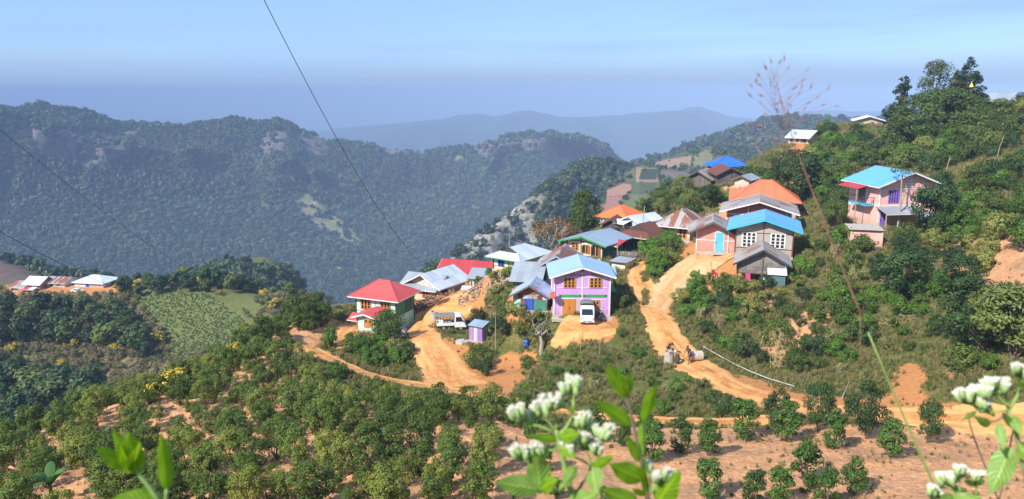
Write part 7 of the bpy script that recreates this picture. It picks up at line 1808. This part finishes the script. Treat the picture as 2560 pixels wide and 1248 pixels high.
stem3(A2, [(1626,1290),(1612,1200),(1598,1131),(1583,1057),(1570,1000),(1560,975)], [.0026, .0016, .0009], L_STEMB, Y=Y2)
for b, t, w, rl in [((1566,995),(1513,905),46,.3), ((1568,992),(1576,930),34,-.5), ((1564,990),(1540,925),40,.9), ((1609,1056),(1643,950),36,-.4), ((1580,1062),(1484,1000),42,.2), ((1596,1156),(1566,1085),30,.3), ((1604,1060),(1608,1135),26,.6), ((1607,1200),(1522,1160),62,.1), ((1618,1240),(1612,1130),30,-.8), ((1640,1262),(1700,1176),72,.2), ((1600,1262),(1500,1222),56,-.2), ((1612,1240),(1580,1222),20,.1)]:
    leaf3(A2, b, t, w, L_FG, Y=Y2, fold=.35, curl=.12, roll=rl, shape=.5)
heads(A2, [(1645,1190,6,13), (1668,1188,5,10), (1626,1170,2,5)], (1622,1232), Y2, size=.0095, seed=8)
Y3 = .72
A3 = near_plant('flowering_weed', 'white flowering weed reaching in at the right edge', 2590, 1290, Y3, r=.0034)
stem3(A3, [(2590,1290),(2562,1175),(2538,1069),(2523,1024)], [.0034, .0024, .0018], L_STEM, Y=Y3); stem3(A3, [(2523,1024),(2545,990),(2557,960)], [.0016, .0014], L_STEM, 'branch', Y3); stem3(A3, [(2523,1026),(2490,1060),(2462,1052)], [.0014, .001], L_STEMB, 'branch', Y3); stem3(A3, [(2523,1024),(2480,1034),(2440,1028)], .0011, L_STEM, 'branch', Y3)
heads(A3, [(2415,990,8,13), (2435,980,6,14), (2462,976,8,14), (2450,1012,7,14)], (2485,1040), Y3, seed=11); heads(A3, [(2480,962,7,12), (2512,966,8,16)], (2520,1020), Y3, seed=12); heads(A3, [(2548,924,8,14), (2575,930,5,12)], (2556,962), Y3, seed=13)
for b, t, w in [((2528,1118),(2474,1238),66), ((2497,1056),(2509,1128),28), ((2475,1064),(2434,1040),26), ((2532,1040),(2552,1090),30), ((2540,1075),(2505,1030),20), ((2545,1110),(2590,1160),50), ((2440,1030),(2402,1052),14), ((2560,970),(2540,955),18)]:
    leaf3(A3, b, t, w, L_FG2, Y=Y3, fold=.3, curl=random.uniform(-.15, .2), roll=random.uniform(-.4, .4))
A4 = near_plant('flowering_weed', 'low white flowering weed at the bottom right corner', 2400, 1300, .75, r=.0024)
stem3(A4, [(2400,1300),(2396,1240),(2390,1215)], .0018, L_STEM, Y=.75); heads(A4, [(2372,1196,8,14), (2398,1178,7,10), (2356,1200,3,8)], (2396,1235), .75, seed=14); heads(A4, [(2332,1232,6,12)], (2360,1270), .75, seed=15); heads(A4, [(2438,1190,5,8)], (2440,1240), .75, seed=16)
for b, t, w in [((2370,1252),(2456,1244),36), ((2440,1215),(2410,1200),16), ((2440,1212),(2462,1200),16), ((2385,1240),(2350,1255),30)]: leaf3(A4, b, t, w, L_FG2, Y=.75, fold=.25, curl=.1)
stem3(A4, [(2500,1262,.8),(2470,1180,.8),(2430,1090,.8),(2418,1030,.8)], .0009, L_STEMB, 'dry_stalk', .8); stem3(A4, [(2495,1262,.8),(2515,1180,.8),(2535,1060,.8)], .0009, L_STEMB, 'dry_stalk', .8)
Y5 = .52
A5 = near_plant('leaf_sprig', 'blurred fresh green leaf sprig at the bottom left', 408, 1290, Y5, r=.0024)
stem3(A5, [(408,1290),(396,1243),(353,1192),(325,1165)], [.0024, .0018, .0011], L_STEM, Y=Y5)
for b, t, w, rl in [((341,1182),(320,1078),58,.2), ((318,1172),(240,1117),46,.15), ((322,1170),(280,1070),44,.7), ((418,1228),(402,1076),40,.1), ((330,1178),(350,1100),44,-.8), ((400,1255),(268,1250),70,.1), ((330,1180),(296,1110),40,-.6)]: leaf3(A5, b, t, w, L_FG, Y=Y5, fold=.4, curl=.1, roll=rl, shape=.5)
stem3(A5, [(408,1290),(416,1250),(417,1222)], .0014, L_STEM, 'branch', Y5)
# tall seeding grass
Y6 = .85
A6 = near_plant('seeding_grass', 'tall reddish seeding grass stalk crossing the right half of the view', 2372, 1300, Y6, r=.0026)
ST = [(2372,1300),(2350,1248),(2240,1000),(2170,830),(2110,680),(2060,560),(2020,450),(1990,370),(1970,310),(1955,260),(1940,200),(1925,170)]
stem3(A6, ST[:4], [.0018, .0009], L_STEM, Y=Y6); stem3(A6, ST[3:], [.0009, .0005, .00025], L_SEED, 'panicle_axis', Y6)
SPK = [(250,140),(315,150),(370,120),(210,200),(395,200),(565,215),(145,265),(110,320),(165,345),(310,275),(515,305),(75,360),(285,375),(440,385),(530,370),(610,375),(760,390),(320,390),(490,435),(180,440),(400,475),(70,450),(655,465),(265,515),(150,520),(350,520),(435,535),(565,515),(705,530),(830,535),(540,570),(310,575),(405,605),(215,625),(520,650),(60,715),(100,710),(180,720),(340,730),(650,700),(240,850),(330,840),(120,890),(480,790)]
sm_ = MB(); sm_.smooth = True; sm_.tube([(0, 0, 0), (0, 0, .3), (0, 0, .7), (0, 0, 1)], [.05, .13, .11, .02], 6); sm_.tube([(0, 0, .9), (.05, 0, 1.9)], [.02, .008], 4)
SPM = sm_.mesh('spikelet', L_SEED); rr = random.Random(9)
for i, (a, b) in enumerate(SPK):
    px, py = 1860 + a / 3.669, 120 + b / 3.669; yy = Y6 + rr.uniform(-.03, .03); p = at(px, py, yy)
    ax = 1952 + (py - 250) * .28 if py < 420 else 2010; ay = min(py + 60, 470)
    o = link('spikelet', SPM, A6); o.location = p - A6.location; d = Vector((a - 330 + rr.uniform(-250, 250), rr.uniform(-150, 150), 420 - b * .3 + rr.uniform(-260, 200))).normalized()
    o.rotation_euler = d.to_track_quat('Z', 'Y').to_euler(); s = .0062 * rr.uniform(.85, 1.25); o.scale = (s, s, s)
    stem3(A6, [(ax, ay, Y6), ((ax + px) / 2, (ay + py) / 2 - 8, yy), (px, py, yy)], .00016, L_SEED, 'pedicel', Y6)
stem3(A6, [(2150,790),(2152,860),(2150,905)], .0004, L_SEED, 'side_stalk', Y6)
# ------------------------------------------------------------------ say which one: look-alike plants and timber are told apart by size and by the nearest landmark
LANDMARK = {'mint green house': (940, 790), 'stony ramp': (1090, 900), 'purple outhouse': (1190, 835), 'dead tree': (1350, 840), 'purple house': (1455, 740), 'upright cement ring': (1672, 893),
 'upper road bend': (1600, 690), 'bamboo shed': (1905, 665), 'pink house': (2260, 510), 'flat pink store': (2163, 590), 'hilltop hall': (2480, 245), 'hill shoulder house': (1995, 345), 'blue tarpaulin': (1828, 405),
 'blurred left leaf sprig': (330, 1150), 'central white flowers': (1390, 1060), 'right-edge white flowers': (2460, 985), 'far long white house': (222, 705), 'lone far ridge tree': (495, 700), 'banana plant': (130, 1210),
 'white pipe': (1870, 930), 'red road cut': (2270, 950), 'orange earth slip': (2000, 400), 'orchard-edge yellow shrub': (425, 960), 'rusted hip roof': (1690, 550), 'orange tiled roof': (1530, 530), 'crop field': (480, 800), 'silver roofed house': (1120, 700), 'lime green bush': (835, 920), 'huge hilltop tree': (2340, 290), 'cement block stack': (997, 830)}
ORD = ['nearest', 'second nearest', 'third nearest', 'fourth nearest', 'fifth nearest', 'sixth nearest', 'seventh nearest', 'eighth nearest', 'ninth nearest', 'tenth nearest', 'eleventh nearest', 'twelfth nearest']
SPLIT = [' on ', ' in ', ' below ', ' above ', ' along ', ' behind ', ' among ', ' right of ', ' around ', ' beside ', ' at ', ' laid ', ' leaning ']
groups_ = {}
for o in COL.objects:
    if o.parent is None and o.get('group') and o.get('label'): groups_.setdefault(o['label'], []).append(o)
bucket = {}
for lb, os_ in groups_.items():
    if len(os_) < 2: continue
    hs_ = sorted(o.scale.z for o in os_); lo_, hi_ = hs_[len(hs_) // 3], hs_[(2 * len(hs_)) // 3]
    core = lb
    for s in SPLIT: core = core.split(s)[0]
    for o in os_:
        sz = '' if hi_ - lo_ < .05 else ('small ' if o.scale.z < lo_ else 'tall ' if o.scale.z > hi_ else 'medium ')
        p = o.location; x, y = proj(p.x, p.y, p.z + o.scale.z * .5); x, y = float(x), float(y)
        nm, (lx, ly) = min(LANDMARK.items(), key=lambda kv: math.hypot(kv[1][0] - x, kv[1][1] - y)); dx, dy = x - lx, y - ly
        if abs(dx) > 1.4 * abs(dy): di = 'left of' if dx < 0 else 'right of'
        elif abs(dy) > 1.4 * abs(dx): di = 'above' if dy < 0 else 'below'
        else: di = ('upper ' if dy < 0 else 'lower ') + ('left of' if dx < 0 else 'right of')
        bucket.setdefault((sz + core, di, nm), []).append((math.hypot(dx, dy), o))
for (core, di, nm), L_ in bucket.items():
    L_.sort(key=lambda t: t[0])
    for i, (_, o) in enumerate(L_):
        if len(L_) == 1: o['label'] = '%s %s the %s' % (core, di, nm)
        else: o['label'] = '%s %s %s the %s' % (ORD[i] if i < len(ORD) else 'more distant', core, di, nm)
# ------------------------------------------------------------------ the hazy air
def haze_box(dens, color, aniso):
    m = bpy.data.materials.new('haze_air'); m.use_nodes = True
    nd, lk = m.node_tree.nodes, m.node_tree.links
    nd.clear()
    o_ = nd.new('ShaderNodeOutputMaterial'); v = nd.new('ShaderNodeVolumePrincipled')
    v.inputs['Density'].default_value = dens; v.inputs['Color'].default_value = (*color, 1)
    v.inputs['Anisotropy'].default_value = aniso
    lk.new(v.outputs[0], o_.inputs['Volume'])
    b = MB().box((0, 17000, -485), (90000, 36400, 1030))
    tag(b.build('haze', m), 'thin blue haze lying over the whole valley', 'haze', kind='stuff')
haze_box(2.5e-4, (.385, .525, .785), -.3)
